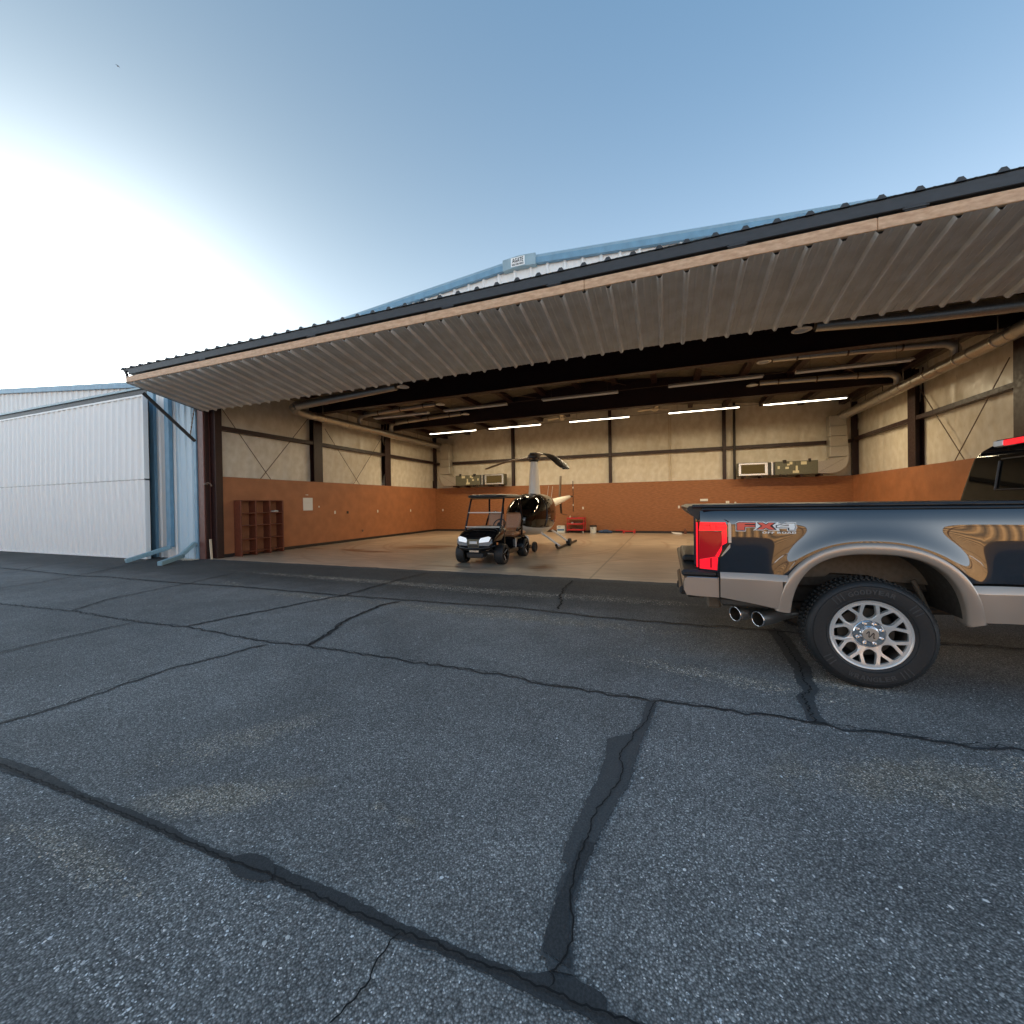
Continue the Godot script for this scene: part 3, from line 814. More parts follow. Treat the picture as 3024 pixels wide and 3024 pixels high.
# faced insulation between the wall girts: seams pinched in, soft wrinkles between
func quilt(u0: float, u1: float, y0: float, y1: Callable, seam: float, place: Callable, out: Vector3, sd: int) -> MB:
	var mb := MB.new()
	var f := FastNoiseLite.new(); f.seed = sd; f.frequency = 0.9; f.fractal_octaves = 3
	var nu := int((u1 - u0) / 0.09)
	var nv := 26
	var h := func(u: float, y: float) -> float:
		var s := absf(fposmod(u - u0 + seam * 0.4, seam) - seam * 0.5) / (seam * 0.5)   # 1 at a seam
		var b := 0.030 * (1.0 - pow(s, 6.0)) + 0.014 * f.get_noise_2d(u * 0.9, y * 0.5)
		var near := smoothstep(0.72, 0.95, s)
		b += near * 0.022 * maxf(0.0, f.get_noise_2d(u * 7.0, y * 1.2 + 9.0))
		b += 0.006 * maxf(0.0, f.get_noise_2d(u * 5.0, y * 0.6) - 0.25)
		return b
	for i in nu:
		for j in nv:
			var P := []
			for k in [[0, 0], [1, 0], [1, 1], [0, 1]]:
				var u: float = u0 + (u1 - u0) * (i + k[0]) / nu
				var top: float = y1.call(u)
				var y: float = y0 + (top - y0) * (j + k[1]) / nv
				P.append(place.call(u, y, h.call(u, y)))
			mb.quad_o(P[0], P[1], P[2], P[3], out)
	return mb

func ibeam(a: Vector3, b: Vector3, depth: float, flange: float, deep: Vector3) -> MB:
	var mb := MB.new()
	var d := (b - a).normalized()
	var n := deep.normalized()
	var t := 0.014
	var s := d.cross(n).normalized()
	var l := (b - a).length()
	mb.box(Vector3(-t / 2, -depth / 2 + t, 0), Vector3(t / 2, depth / 2 - t, l), 0, Transform3D(Basis(s, n, d), a))
	for q in [-1.0, 1.0]:
		mb.box(Vector3(-flange / 2, q * (depth / 2 - t / 2) - t / 2, 0), Vector3(flange / 2, q * (depth / 2 - t / 2) + t / 2, l), 0, Transform3D(Basis(s, n, d), a))
	return mb

func rake(x0: float, x1: float, yf: Callable, z: float) -> Array:
	# gable trim: a vertical fascia below, a sloped cap above
	var lo := MB.new()
	var hi := MB.new()
	var P := func(x: float, dy: float, dz: float) -> Vector3: return Vector3(x, yf.call(x) + dy, z + dz)
	var seq := [[-0.215, 0.02], [-0.215, 0.10], [-0.10, 0.10]]
	for i in seq.size() - 1:
		lo.quad_o(P.call(x0, seq[i][0], seq[i][1]), P.call(x1, seq[i][0], seq[i][1]), P.call(x1, seq[i + 1][0], seq[i + 1][1]), P.call(x0, seq[i + 1][0], seq[i + 1][1]), Vector3(0, -0.5 if i == 0 else 0.0, 1))
	var cap := [[-0.10, 0.10], [0.0, 0.02], [0.0, -0.25], [-0.1, -0.25]]
	for i in 3:
		hi.quad_o(P.call(x0, cap[i][0], cap[i][1]), P.call(x1, cap[i][0], cap[i][1]), P.call(x1, cap[i + 1][0], cap[i + 1][1]), P.call(x0, cap[i + 1][0], cap[i + 1][1]), Vector3(0, 1, 1) if i < 2 else Vector3(0, 0, -1))
	return [lo, hi]

func build_hangar() -> void:
	var H := thing("hangar_building", "open hangar with orange wainscot walls and blue gable trim", "hangar", Vector3(0, 0, 0))
	# gable wall above the door
	var gp := ribs(XL - 0.4, XR + 0.4, 0.3555, -0.433, 0.045)
	part(H, "gable_wall", sheet(gp, func(u, t, h): return Vector3(u, lerpf(4.9, roof_y(u) - 0.12, t), ZF + h), Vector3.BACK), M.white_sheet, 20.0)
	var gable_in := MB.new()
	gable_in.quad_o(Vector3(XL - 0.4, 4.9, ZF - 0.02), Vector3(RIDGE_X, 4.9, ZF - 0.02), Vector3(RIDGE_X, roof_y(RIDGE_X) - 0.1, ZF - 0.02), Vector3(XL - 0.4, roof_y(XL - 0.4) - 0.1, ZF - 0.02), Vector3.FORWARD)
	gable_in.quad_o(Vector3(RIDGE_X, 4.9, ZF - 0.02), Vector3(XR + 0.4, 4.9, ZF - 0.02), Vector3(XR + 0.4, roof_y(XR + 0.4) - 0.1, ZF - 0.02), Vector3(RIDGE_X, roof_y(RIDGE_X) - 0.1, ZF - 0.02), Vector3.FORWARD)
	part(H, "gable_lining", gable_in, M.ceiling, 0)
	part(H, "door_header", MB.new().box(Vector3(XL - 0.2, 4.62, ZF - 0.32), Vector3(XR + 0.2, 5.1, ZF - 0.04), 0.01), M.maroon, 0)
	# roof sheets and ceiling
	for s in [-1, 1]:
		var xe: float = XL - 0.42 if s < 0 else XR + 0.42
		var rf := MB.new()
		var ye := roof_y(xe) - 0.02
		var yr := roof_y(RIDGE_X) - 0.02
		rf.quad_o(Vector3(xe, ye, ZF + 0.02), Vector3(RIDGE_X, yr, ZF + 0.02), Vector3(RIDGE_X, yr, ZB - 0.5), Vector3(xe, ye, ZB - 0.5), Vector3.UP)
		rf.quad_o(Vector3(xe, ye - 0.02, ZF + 0.02), Vector3(RIDGE_X, yr - 0.02, ZF + 0.02), Vector3(RIDGE_X, yr - 0.02, ZB - 0.5), Vector3(xe, ye - 0.02, ZB - 0.5), Vector3.DOWN)
		part(H, "roof", rf, M.white_sheet, 0)
		var xi: float = XL - 0.3 if s < 0 else XR + 0.3
		var cm := MB.new()
		var f := FastNoiseLite.new(); f.seed = 70 + s; f.frequency = 0.6
		for i in 40:
			for j in 50:
				var P := []
				for k in [[0, 0], [1, 0], [1, 1], [0, 1]]:
					var x := lerpf(xi, RIDGE_X, float(i + k[0]) / 40)
					var z := lerpf(ZF - 0.04, ZB - 0.25, float(j + k[1]) / 50)
					P.append(Vector3(x, ceil_y(x) - 0.02 + 0.03 * f.get_noise_2d(x * 2, z) - 0.03 * absf(sin(z * 2.2)), z))
				cm.quad_o(P[0], P[1], P[2], P[3], Vector3.DOWN)
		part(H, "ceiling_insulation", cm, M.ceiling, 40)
	# outer walls
	for s in [-1, 1]:
		var xo: float = XL - 0.36 if s < 0 else XR + 0.36
		var wp := ribs(ZB - 0.5, ZF - 0.05, 0.3555, 0.1)
		part(H, "side_wall", sheet(wp, func(u, t, h): return Vector3(xo + s * h, lerpf(0.0, roof_y(xo) - 0.05, t), u), Vector3(s, 0, 0)), M.white_sheet, 20)
	part(H, "rear_wall", MB.new().box(Vector3(XL - 0.36, 0, ZB - 0.5), Vector3(XR + 0.36, roof_y(XL) - 0.06, ZB - 0.42)), M.white_sheet, 0)
	# wainscot boards, with a cap, and the black base
	part(H, "wainscot", MB.new().box(Vector3(XL - 0.11, 0.012, ZB), Vector3(XL, 2.48, ZF - 0.43), 0.004), M.orange, 0, "orange painted board wall along the left side")
	part(H, "wainscot", MB.new().box(Vector3(XL - 0.2, 0.012, ZB - 0.11), Vector3(XR + 0.2, 2.48, ZB), 0.004), M.orange_board, 0, "orange painted board wall across the back")
	part(H, "wainscot", MB.new().box(Vector3(XR, 0.012, ZB), Vector3(XR + 0.11, 2.48, ZF - 0.43), 0.004), M.orange, 0, "orange painted board wall along the right side")
	part(H, "baseboard", MB.new().box(Vector3(XL, 0.013, ZB + 0.012), Vector3(XL + 0.012, 0.115, ZF - 0.43), 0.003), M.baseboard, 0)
	part(H, "baseboard", MB.new().box(Vector3(XL + 0.012, 0.013, ZB), Vector3(XR - 0.012, 0.115, ZB + 0.012), 0.003), M.baseboard, 0)
	part(H, "baseboard", MB.new().box(Vector3(XR - 0.012, 0.013, ZB + 0.012), Vector3(XR, 0.115, ZF - 0.43), 0.003), M.baseboard, 0)
	# insulation: left, right, back
	part(H, "wall_insulation", quilt(ZB - 0.2, ZF - 0.1, 2.46, func(u): return 5.62, 1.33, func(u, y, h): return Vector3(XL - 0.24 + h, y, u), Vector3.RIGHT, 81), M.insul, 50)
	part(H, "wall_insulation", quilt(ZB - 0.2, ZF - 0.1, 2.46, func(u): return 5.62, 1.33, func(u, y, h): return Vector3(XR + 0.24 - h, y, u), Vector3.LEFT, 82), M.insul, 50)
	part(H, "wall_insulation", quilt(XL - 0.25, XR + 0.25, 2.46, func(u): return ceil_y(u) + 0.05, 1.25, func(u, y, h): return Vector3(u, y, ZB - 0.24 + h), Vector3.BACK, 83), M.insul, 50)
	# side columns, rafters
	for z in [-8.30, -12.10, -16.32, -20.72]:
		for s in [-1, 1]:
			var x: float = XL if s < 0 else XR
			var fl := 0.42 if z > -18.0 and z < -9.0 else 0.14
			part(H, "column", ibeam(Vector3(x + s * 0.115, 2.44 if z < -9.0 else 0.012, z), Vector3(x + s * 0.115, 5.5, z), 0.22, fl, Vector3(1, 0, 0)), M.maroon, 0)
	for z in [-12.10, -16.32]:
		for s in [-1, 1]:
			# web from a level lower flange up to the sloping roof
			var xe: float = XL - 0.02 if s < 0 else XR + 0.02
			var xm := RIDGE_X
			var w := MB.new()
			for q in [-1, 1]:
				var zz: float = z + q * 0.008
				w.quad_o(Vector3(xe, 5.13, zz), Vector3(xm, 5.17, zz), Vector3(xm, ceil_y(xm) + 0.02, zz), Vector3(xe, ceil_y(xe) + 0.02, zz), Vector3(0, 0, q))
			part(H, "rafter", w, M.maroon, 0)
			part(H, "rafter_flange", MB.new().bar(Vector3(xe, 5.122, z), Vector3(xm, 5.162, z), 0.26, 0.016), M.maroon, 0)
			part(H, "rafter_flange", MB.new().bar(Vector3(xe, ceil_y(xe) - 0.07, z), Vector3(xm, ceil_y(xm) - 0.07, z), 0.26, 0.016), M.maroon, 0)
	# purlins run the depth of the hangar on top of the rafters
	for i in 14:
		var x := XL + 0.7 + i * 1.44
		if absf(x - RIDGE_X) < 0.2: continue
		var y := ceil_y(x) - 0.14
		for zz in [[ZF - 0.1, -12.085], [-12.115, -16.305], [-16.335, ZB - 0.1]]:
			part(H, "purlin", MB.new().box(Vector3(x - 0.10, y - 0.09, zz[1]), Vector3(x + 0.10, y + 0.09, zz[0])), M.maroon, 0)
	# roof bracing rods
	for i in 5:
		var xa := XL + 1.2 + i * 3.6
		part(H, "brace_rod", MB.new().tube([Vector3(xa, ceil_y(xa) - 0.27, -12.2), Vector3(xa + 2.8, ceil_y(xa + 2.8) - 0.27, -16.2)], 0.011, 6), M.rod)
	# girts
	var cols := [ZF - 0.37, -11.88, -12.32, -16.10, -16.54, ZB + 0.05]
	for i in 3:
		for x in [XL - 0.10, XR + 0.10]:
			part(H, "girt", MB.new().box(Vector3(x - 0.085, 3.90, cols[i * 2 + 1]), Vector3(x + 0.085, 4.03, cols[i * 2]), 0.006), M.maroon, 0)
	var bx := [XL + 0.03, -7.90, -7.76, -2.73, -2.59, 2.34, 2.48, XR - 0.03]
	for i in 4: part(H, "girt", MB.new().box(Vector3(bx[i * 2], 3.82, ZB - 0.19), Vector3(bx[i * 2 + 1], 3.965, ZB - 0.02), 0.006), M.maroon, 0)
	for x in [-7.83, -2.66, 2.41]:
		part(H, "column", ibeam(Vector3(x, 2.44, ZB - 0.105), Vector3(x, ceil_y(x), ZB - 0.105), 0.19, 0.135, Vector3(0, 0, 1)), M.maroon, 0)
	part(H, "drain_pipe", MB.new().tube([Vector3(2.81, 2.45, ZB - 0.04), Vector3(2.81, 5.9, ZB - 0.04)], 0.055, 10), M.baseboard)
	for x in [0.075, 0.165]:
		part(H, "conduit", MB.new().tube([Vector3(x, 2.45, ZB - 0.12), Vector3(x, 5.6, ZB - 0.12)], 0.017, 8), M.cream)
	# crossed bracing rods on the side walls
	for c in [[-8.45, -10.12, -11.7, -9.70], [-12.5, -14.42, -16.05, -14.02]]:
		for s in [-1, 1]:
			var x: float = XL - 0.06 if s < 0 else XR + 0.06
			part(H, "brace_rod", MB.new().tube([Vector3(x, 4.62, c[0]), Vector3(x, 2.44, c[1])], 0.012, 6), M.rod)
			part(H, "brace_rod", MB.new().tube([Vector3(x + s * 0.026, 4.85, c[2]), Vector3(x + s * 0.026, 2.44, c[3])], 0.012, 6), M.rod)
	# door jambs: the worn outer face and the dark return
	for s in [-1, 1]:
		var x0: float = XL - 0.44 if s < 0 else XR + 0.17
		var j := part(H, "door_jamb", MB.new().box(Vector3(x0, 0.0, ZF - 0.20), Vector3(x0 + 0.27, 4.62, ZF + 0.0), 0.012), M.jamb, 0)
		part(j, "weather_strip", MB.new().box(Vector3(x0 + (0.272 if s < 0 else -0.03), 0.012, ZF - 0.14), Vector3(x0 + (0.30 if s < 0 else -0.002), 4.6, ZF - 0.04)), M.maroon, 0)
		part(H, "door_jamb", MB.new().box(Vector3(x0 + (0.12 if s < 0 else -0.12), 0.012, ZF - 0.42), Vector3(x0 + (0.475 if s < 0 else 0.15), 4.62, ZF - 0.203), 0.008), M.maroon, 0)
		var xb: float = x0 - 0.125 if s < 0 else x0 + 0.275
		part(H, "corner_trim", MB.new().box(Vector3(xb, 0.0, ZF - 0.10), Vector3(xb + 0.12, 5.5, ZF + 0.035), 0.008), M.blue, 0)
	# a hook of the door latch on the left jamb
	var hk := MB.new()
	hk.box(Vector3(-12.80, 2.215, ZF + 0.002), Vector3(-12.62, 2.26, ZF + 0.03), 0.004)
	hk.tube([Vector3(-12.70, 2.24, ZF + 0.03), Vector3(-12.62, 2.25, ZF + 0.07), Vector3(-12.54, 2.27, ZF + 0.05), Vector3(-12.50, 2.24, ZF + 0.02), Vector3(-12.46, 2.16, ZF + 0.01)], 0.018, 8)
	part(H, "latch_hook", hk, M.rod)
	# gable trim, ridge box, sign plate
	for s in [-1, 1]:
		var r := rake(XL - 0.45 if s < 0 else -2.43, -3.14 if s < 0 else XR + 0.45, func(x): return roof_y(x) + 0.0, ZF)
		part(H, "rake_fascia", r[0], M.blue, 0)
		part(H, "rake_cap", r[1], M.blue_pale, 0)
	var rb := MB.new()
	var rp := PackedVector2Array([Vector2(-3.14, 6.335), Vector2(-2.785, 6.365), Vector2(-2.43, 6.335), Vector2(-2.43, 6.56), Vector2(-2.785, 6.585), Vector2(-3.14, 6.555)])
	rb.prism(rp, ZF - 0.1, ZF + 0.135)
	part(H, "ridge_cap", rb, M.blue_pale, 0)
	var sg := MB.new()
	sg.box(Vector3(-2.955, 6.372, ZF + 0.137), Vector3(-2.655, 6.552, ZF + 0.143))
	var sign := single("name_sign", sg, M.decal_white, "small white sign reading AGATE at the peak of the gable", "sign", 0)
	part(sign, "sign_lettering", text_mb("AGATE", 0.088, 0.235, Transform3D(Basis(), Vector3(-2.805, 6.492, ZF + 0.1455)), true), M.ink, 0)
	part(sign, "sign_lettering", text_mb("602-596-9055", 0.040, 0.25, Transform3D(Basis(), Vector3(-2.805, 6.409, ZF + 0.1455)), true), M.ink, 0)

# flat lettering centred on a place, fitted to a height and a width
func text_mb(s: String, height: float, width: float, xf: Transform3D, bold := false, depth := 0.002) -> MB:
	var t := TextMesh.new()
	var f := SystemFont.new()
	f.font_names = PackedStringArray(["Droid Sans"])
	if bold: f.font_weight = 700
	t.font = f
	t.text = s
	t.font_size = 48
	t.pixel_size = 0.01
	t.depth = 0.02
	var bb := t.get_aabb()
	var mb := MB.new()
	var sc := Vector3(width / maxf(bb.size.x, 1e-3), height / maxf(bb.size.y, 1e-3), depth / 0.02)
	var c := bb.get_center()
	mb.add_mesh(t, xf * Transform3D(Basis.from_scale(sc), -c * sc))
	return mb

func build_neighbour() -> void:
	var B := thing("hangar_building", "closed white ribbed metal hangar next door on the left", "hangar")
	var x0 := -35.5
	var x1 := -14.6
	var mid := -25.1
	var ry := func(x: float) -> float: return 6.46 - 0.0885 * absf(x - mid)
	part(B, "gable_wall", sheet(ribs(x0, -14.2, 0.3555, -17.261, 0.048), func(u, t, h): return Vector3(u, lerpf(5.37, ry.call(u) - 0.1, t), ZF + h), Vector3.BACK), M.white_sheet, 20)
	# wall between the two doors, under the valley
	part(B, "front_wall", sheet(ribs(-15.6, -14.13, 0.3555, -14.9, 0.045), func(u, t, h): return Vector3(u, lerpf(0.0, 5.75, t), ZF - 0.03 + h), Vector3.BACK), M.white_sheet, 20)
	part(B, "front_wall", sheet(ribs(-14.128, -13.2, 0.30, -13.95, 0.045), func(u, t, h): return Vector3(u, lerpf(0.0, 5.75, t), ZF - 0.03 + h), Vector3.BACK), M.pale_blue_sheet, 20, "pale blue ribbed sheet beside the open hangar's jamb")
	for s in [-1, 1]:
		var r := rake(x0 if s < 0 else mid, mid if s < 0 else -14.25, ry, ZF)
		part(B, "rake_fascia", r[0], M.blue, 0)
		part(B, "rake_cap", r[1], M.blue_pale, 0)
	var rf := MB.new()
	for s in [-1, 1]:
		var xe: float = x0 if s < 0 else -14.05
		rf.quad_o(Vector3(xe, ry.call(xe) - 0.02, ZF + 0.02), Vector3(mid, ry.call(mid) - 0.02, ZF + 0.02), Vector3(mid, ry.call(mid) - 0.02, -20.6), Vector3(xe, ry.call(xe) - 0.02, -20.6), Vector3.UP)
	part(B, "roof", rf, M.white_sheet, 0)
	part(B, "side_wall", MB.new().box(Vector3(x0, 0, -20.6), Vector3(x0 + 0.1, ry.call(x0) - 0.03, ZF - 0.05)), M.white_sheet, 0)
	part(B, "side_wall", MB.new().box(Vector3(-14.2, 0, -20.6), Vector3(-14.1, 5.4, ZF - 0.06)), M.white_sheet, 0)
	part(B, "rear_wall", MB.new().box(Vector3(x0, 0, -20.6), Vector3(-14.1, 5.4, -20.5)), M.white_sheet, 0)
	part(B, "valley_gutter", MB.new().box(Vector3(-14.3, 5.42, -20.5), Vector3(-13.0, 5.52, ZF - 0.02)), M.blue, 0)
	# header over the door: pale drip trim, dark recess
	part(B, "header_trim", MB.new().box(Vector3(x0, 5.35, ZF + 0.047), Vector3(-15.5, 5.42, ZF + 0.10), 0.004), M.blue_pale, 0)
	part(B, "door_header", MB.new().box(Vector3(x0, 4.98, ZF - 0.06), Vector3(-15.4, 5.345, ZF + 0.045)), M.fascia, 0)
	# blue corner post and the dark gap beside the door
	part(B, "corner_post", MB.new().box(Vector3(-15.38, 0.0, ZF - 0.05), Vector3(-15.07, 5.3, ZF + 0.05), 0.01), M.blue, 0)
	part(B, "door_seal", MB.new().box(Vector3(-15.62, 0.0, ZF - 0.05), Vector3(-15.385, 5.3, ZF + 0.03)), M.black, 0)
	# the closed folding door, hung proud of the wall; two leaves meet at a fold
	var D := thing("bifold_door", "closed white ribbed metal door of the left hangar", "hangar door", Vector3(0, 0, 0))
	var lean := func(y: float) -> float: return -7.55 + 0.05 * (1.0 - absf(y - 2.42) / 2.6)
	var up := sheet(ribs(-35.0, -14.73, 0.33, -23.553, 0.055, 0.10, 0.03), func(u, t, h): return Vector3(u, lerpf(2.435, 4.97, t), lean.call(lerpf(2.435, 4.97, t)) + h), Vector3.BACK)
	var U := part(D, "upper_leaf", up, M.door_white, 20)
	var L := part(D, "lower_leaf", sheet(ribs(-35.0, -14.73, 0.33, -23.553, 0.055, 0.10, 0.03), func(u, t, h): return Vector3(u, lerpf(0.02, 2.41, t), lean.call(lerpf(0.02, 2.41, t)) + h), Vector3.BACK), M.door_white, 20)
	part(U, "top_trim", MB.new().box(Vector3(-35, 4.93, -7.57), Vector3(-14.72, 4.985, -7.495), 0.004), M.door_white, 0)
	part(U, "fold_joint", MB.new().box(Vector3(-35, 2.408, -7.53), Vector3(-14.735, 2.437, -7.49)), M.decal_grey, 0)
	part(L, "bottom_trim", MB.new().box(Vector3(-35, 0.012, -7.56), Vector3(-14.72, 0.06, -7.50), 0.004), M.door_white, 0)
	part(U, "edge_trim", MB.new().box(Vector3(-14.745, 2.45, -7.62), Vector3(-14.70, 4.99, -7.49), 0.004), M.door_white, 0)
	part(L, "edge_trim", MB.new().box(Vector3(-14.745, 0.015, -7.62), Vector3(-14.70, 2.40, -7.49), 0.004), M.door_white, 0)
	part(D, "door_frame", MB.new().box(Vector3(-35, 0.03, -7.93), Vector3(-15.25, 4.95, -7.70)), M.fascia, 0)
	# rainwater pipes with outlets that lie on the asphalt
	var p1 := thing("downspout", "blue downspout by the white door, bent along the ground", "downspout", Vector3(-14.23, 0, ZF + 0.05), 0, "blue downspouts between the hangars")
	part(p1, "pipe", MB.new().box(Vector3(-0.10, 0.36, 0.0), Vector3(0.10, 5.4, 0.12), 0.012), M.blue, 0)
	part(p1, "outlet", MB.new().bar(Vector3(0.0, 0.36, 0.06), Vector3(-0.11, 0.062, 1.13), 0.11, 0.12, Vector3.UP, 0.012), M.pipe_blue, 0)
	var p2 := thing("downspout", "blue downspout at the open hangar's corner, with a pale outlet", "downspout", Vector3(-12.98, 0, ZF + 0.045), 0, "blue downspouts between the hangars")
	part(p2, "pipe", MB.new().bar(Vector3(-0.16, 0.50, 0.03), Vector3(-0.22, 0.17, 0.38), 0.11, 0.11, Vector3.UP, 0.01), M.pipe_blue, 0)
	part(p2, "outlet", MB.new().bar(Vector3(-0.21, 0.16, 0.34), Vector3(0.30, 0.062, 1.20), 0.12, 0.12, Vector3.UP, 0.012), M.pipe_blue, 0)
	# the next hangar of the row
	var N := thing("hangar_building", "farther white hangar of the same row, past the left edge", "hangar")
	var nb := MB.new()
	nb.prism(PackedVector2Array([Vector2(-62, 0), Vector2(-37, 0), Vector2(-37, 5.5), Vector2(-49.5, 6.6), Vector2(-62, 5.5)]), -20.6, ZF)
	part(N, "wall", nb, M.white_sheet, 0)
	# drift of sand at the foot of the corner
	var gr := MB.new()
	for i in 260:
		var a := rng.randf_range(-13.9, -13.05)
		var z := ZF + 0.03 + absf(rng.randfn(0, 0.12))
		var s := rng.randf_range(0.008, 0.022)
		gr.box(Vector3(-s, 0, -s), Vector3(s, s * 0.8, s), s * 0.4, Transform3D(Basis(Vector3.UP, rng.randf() * 3), Vector3(a, 0.002, z)))
	var go := part(self, "gravel", gr, M.cream, 0, "drift of tan gravel at the foot of the corner downspout")
	go.set_meta("category", "gravel"); stuff(go)

# the row across the taxiway, behind the photographer: it is what the truck's paint mirrors
func build_opposite() -> void:
	var z := 24.0
	for k in 4:
		var xa := -52.0 + k * 26.0
		var B := thing("hangar_building", "sunlit tan ribbed hangar mirrored in the truck's paint, %s" % ["farthest behind the truck bed's corner", "behind the camera to the left", "straight behind the camera", "behind the truck's cab"][k], "hangar", Vector3.ZERO, 0, "tan hangars across the taxiway")
		var mid := xa + 12.8
		var ry := func(x: float) -> float: return 6.3 - 0.0885 * absf(x - mid)
		part(B, "wall", sheet(ribs(xa, xa + 25.6, 0.46, xa + 0.2, 0.085, 0.24, 0.10, 0.006), func(u, t, h): return Vector3(u, lerpf(0.0, ry.call(u), t), z - h), Vector3.FORWARD), M.tan_wall, 20)
		var rf := MB.new()
		rf.quad_o(Vector3(xa - 0.1, ry.call(xa), z - 0.2), Vector3(mid, 6.32, z - 0.2), Vector3(mid, 6.32, z + 14), Vector3(xa - 0.1, ry.call(xa), z + 14), Vector3.UP)
		rf.quad_o(Vector3(xa + 25.7, ry.call(xa + 25.6), z - 0.2), Vector3(mid, 6.32, z - 0.2), Vector3(mid, 6.32, z + 14), Vector3(xa + 25.7, ry.call(xa + 25.6), z + 14), Vector3.UP)
		part(B, "roof", rf, M.tan_trim, 0)
		part(B, "door_frame", MB.new().box(Vector3(xa + 2.4, 0.0, z - 0.12), Vector3(xa + 2.6, 4.9, z - 0.05)), M.tan_trim, 0)
		part(B, "door_frame", MB.new().box(Vector3(xa + 22.6, 0.0, z - 0.12), Vector3(xa + 22.8, 4.9, z - 0.05)), M.tan_trim, 0)
		part(B, "door_header", MB.new().box(Vector3(xa + 2.4, 4.9, z - 0.12), Vector3(xa + 22.8, 5.15, z - 0.05)), M.tan_trim, 0)

func build_door() -> void:
	var D := thing("bifold_door", "raised folding hangar door over the open bay, ribbed underside", "hangar door")
	var xa := -12.86
	var xb := 7.32
	var zc := -6.206
	# lower leaf: its ribbed face looks down at the apron
	var prof := ribs(xa, xb, 0.3575, -0.433, 0.052, 0.088, 0.034, 0.006)
	var under := sheet(prof, func(u, t, h): return Vector3(u, lerpf(4.752, 4.405, t) - h * 0.98, lerpf(zc - 0.004, ZF - 0.02, t) + h * 0.19), Vector3.DOWN, 2)
	var L := part(D, "lower_leaf", under, M.door_skin, 20)
	var back := MB.new()
	back.quad_o(Vector3(xa, 4.765, zc), Vector3(xb, 4.765, zc), Vector3(xb, 4.418, ZF - 0.02), Vector3(xa, 4.418, ZF - 0.02), Vector3.UP)
	part(L, "leaf_lining", back, M.fascia, 0)
	for x in [xa, xb]:
		part(L, "end_channel", MB.new().bar(Vector3(x, 4.79, zc - 0.03), Vector3(x, 4.44, ZF), 0.03, 0.09, Vector3.UP), M.fascia, 0)
	# screw heads down some ribs
	var sc := MB.new()
	for i in 57:
		var u := -0.433 + 0.3575 * (i - 35)
		if u > xb - 0.1 or u < xa + 0.1: continue
		if i % 3 != 0: continue
		for t in [0.32, 0.62, 0.9]:
			var p := Vector3(u, lerpf(4.752, 4.405, t) - 0.038, lerpf(zc, ZF, t) + 0.006)
			sc.box(p - Vector3(0.007, 0.005, 0.007), p + Vector3(0.007, 0.005, 0.007), 0.003)
	var scr := part(L, "rib_screws", sc, M.satin, 0)
	stuff(scr)
	# the fold: tan tube below, dark angle of the upper leaf above, a slit between
	var bx := [xa - 0.0, -11.2, -7.7, -3.95, -1.15, 2.4, xb]
	for i in bx.size() - 1:
		part(D, "edge_beam", MB.new().box(Vector3(bx[i] + 0.002, 4.756, zc - 0.10), Vector3(bx[i + 1] - 0.002, 4.905, zc + 0.004), 0.008), M.beam, 0)
	part(D, "edge_angle", MB.new().box(Vector3(xa + 0.12, 4.945, zc - 0.09), Vector3(xb, 5.102, zc + 0.008), 0.008), M.fascia, 0)
	part(D, "edge_angle", MB.new().box(Vector3(xa - 0.10, 5.04, zc - 0.08), Vector3(xa + 0.118, 5.102, zc + 0.005), 0.006), M.fascia, 0)
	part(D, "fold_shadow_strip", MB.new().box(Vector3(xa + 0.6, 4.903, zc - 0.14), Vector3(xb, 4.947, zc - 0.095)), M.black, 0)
	# welded hinges on the fold
	for x in [-9.9, -6.6, -3.5, -1.62, 0.9, 2.75, 4.6]:
		var h := MB.new()
		h.box(Vector3(x - 0.10, 4.90, zc + 0.0045), Vector3(x + 0.10, 4.95, zc + 0.014), 0.004)
		h.tube([Vector3(x - 0.12, 4.925, zc + 0.016), Vector3(x + 0.12, 4.925, zc + 0.016)], 0.011, 8)
		part(D, "hinge", h, M.fascia)
	# upper leaf: slopes back up to the header, ribs on top
	var up := sheet(ribs(xa - 0.3, xb, 0.3575, -0.433, 0.040, 0.10, 0.036), func(u, t, h): return Vector3(u, lerpf(5.108, 5.36, t) + h, lerpf(zc + 0.03, ZF + 0.04, t)), Vector3.UP)
	var U := part(D, "upper_leaf", up, M.door_skin, 20)
	var up2 := MB.new()
	up2.quad_o(Vector3(xa - 0.02, 5.095, zc - 0.05), Vector3(xb, 5.095, zc - 0.05), Vector3(xb, 5.345, ZF + 0.04), Vector3(xa - 0.02, 5.345, ZF + 0.04), Vector3.DOWN)
	part(U, "leaf_lining", up2, M.fascia, 0)
	var rb := MB.new()   # dark closures in the open rib ends
	for i in 60:
		var u := -0.433 + 0.3575 * (i - 35)
		if u > xb - 0.1 or u < xa - 0.2: continue
		rb.prism(PackedVector2Array([Vector2(u - 0.055, 5.10), Vector2(u + 0.055, 5.10), Vector2(u + 0.022, 5.150), Vector2(u - 0.022, 5.150)]), zc + 0.012, zc + 0.034)
	stuff(part(U, "rib_closures", rb, M.fascia, 0))
	part(D, "end_plate", MB.new().bar(Vector3(xa - 0.01, 5.06, zc + 0.0), Vector3(xa + 0.06, 4.86, zc - 0.02), 0.05, 0.04), M.fascia, 0)
	# latch arm that hangs at the left end, with its chain
	part(D, "latch_arm", MB.new().bar(Vector3(-12.9, 4.60, -6.58), Vector3(-12.9, 3.49, -7.83), 0.07, 0.075, Vector3.UP, 0.01), M.fascia, 0)
	var ch := MB.new()
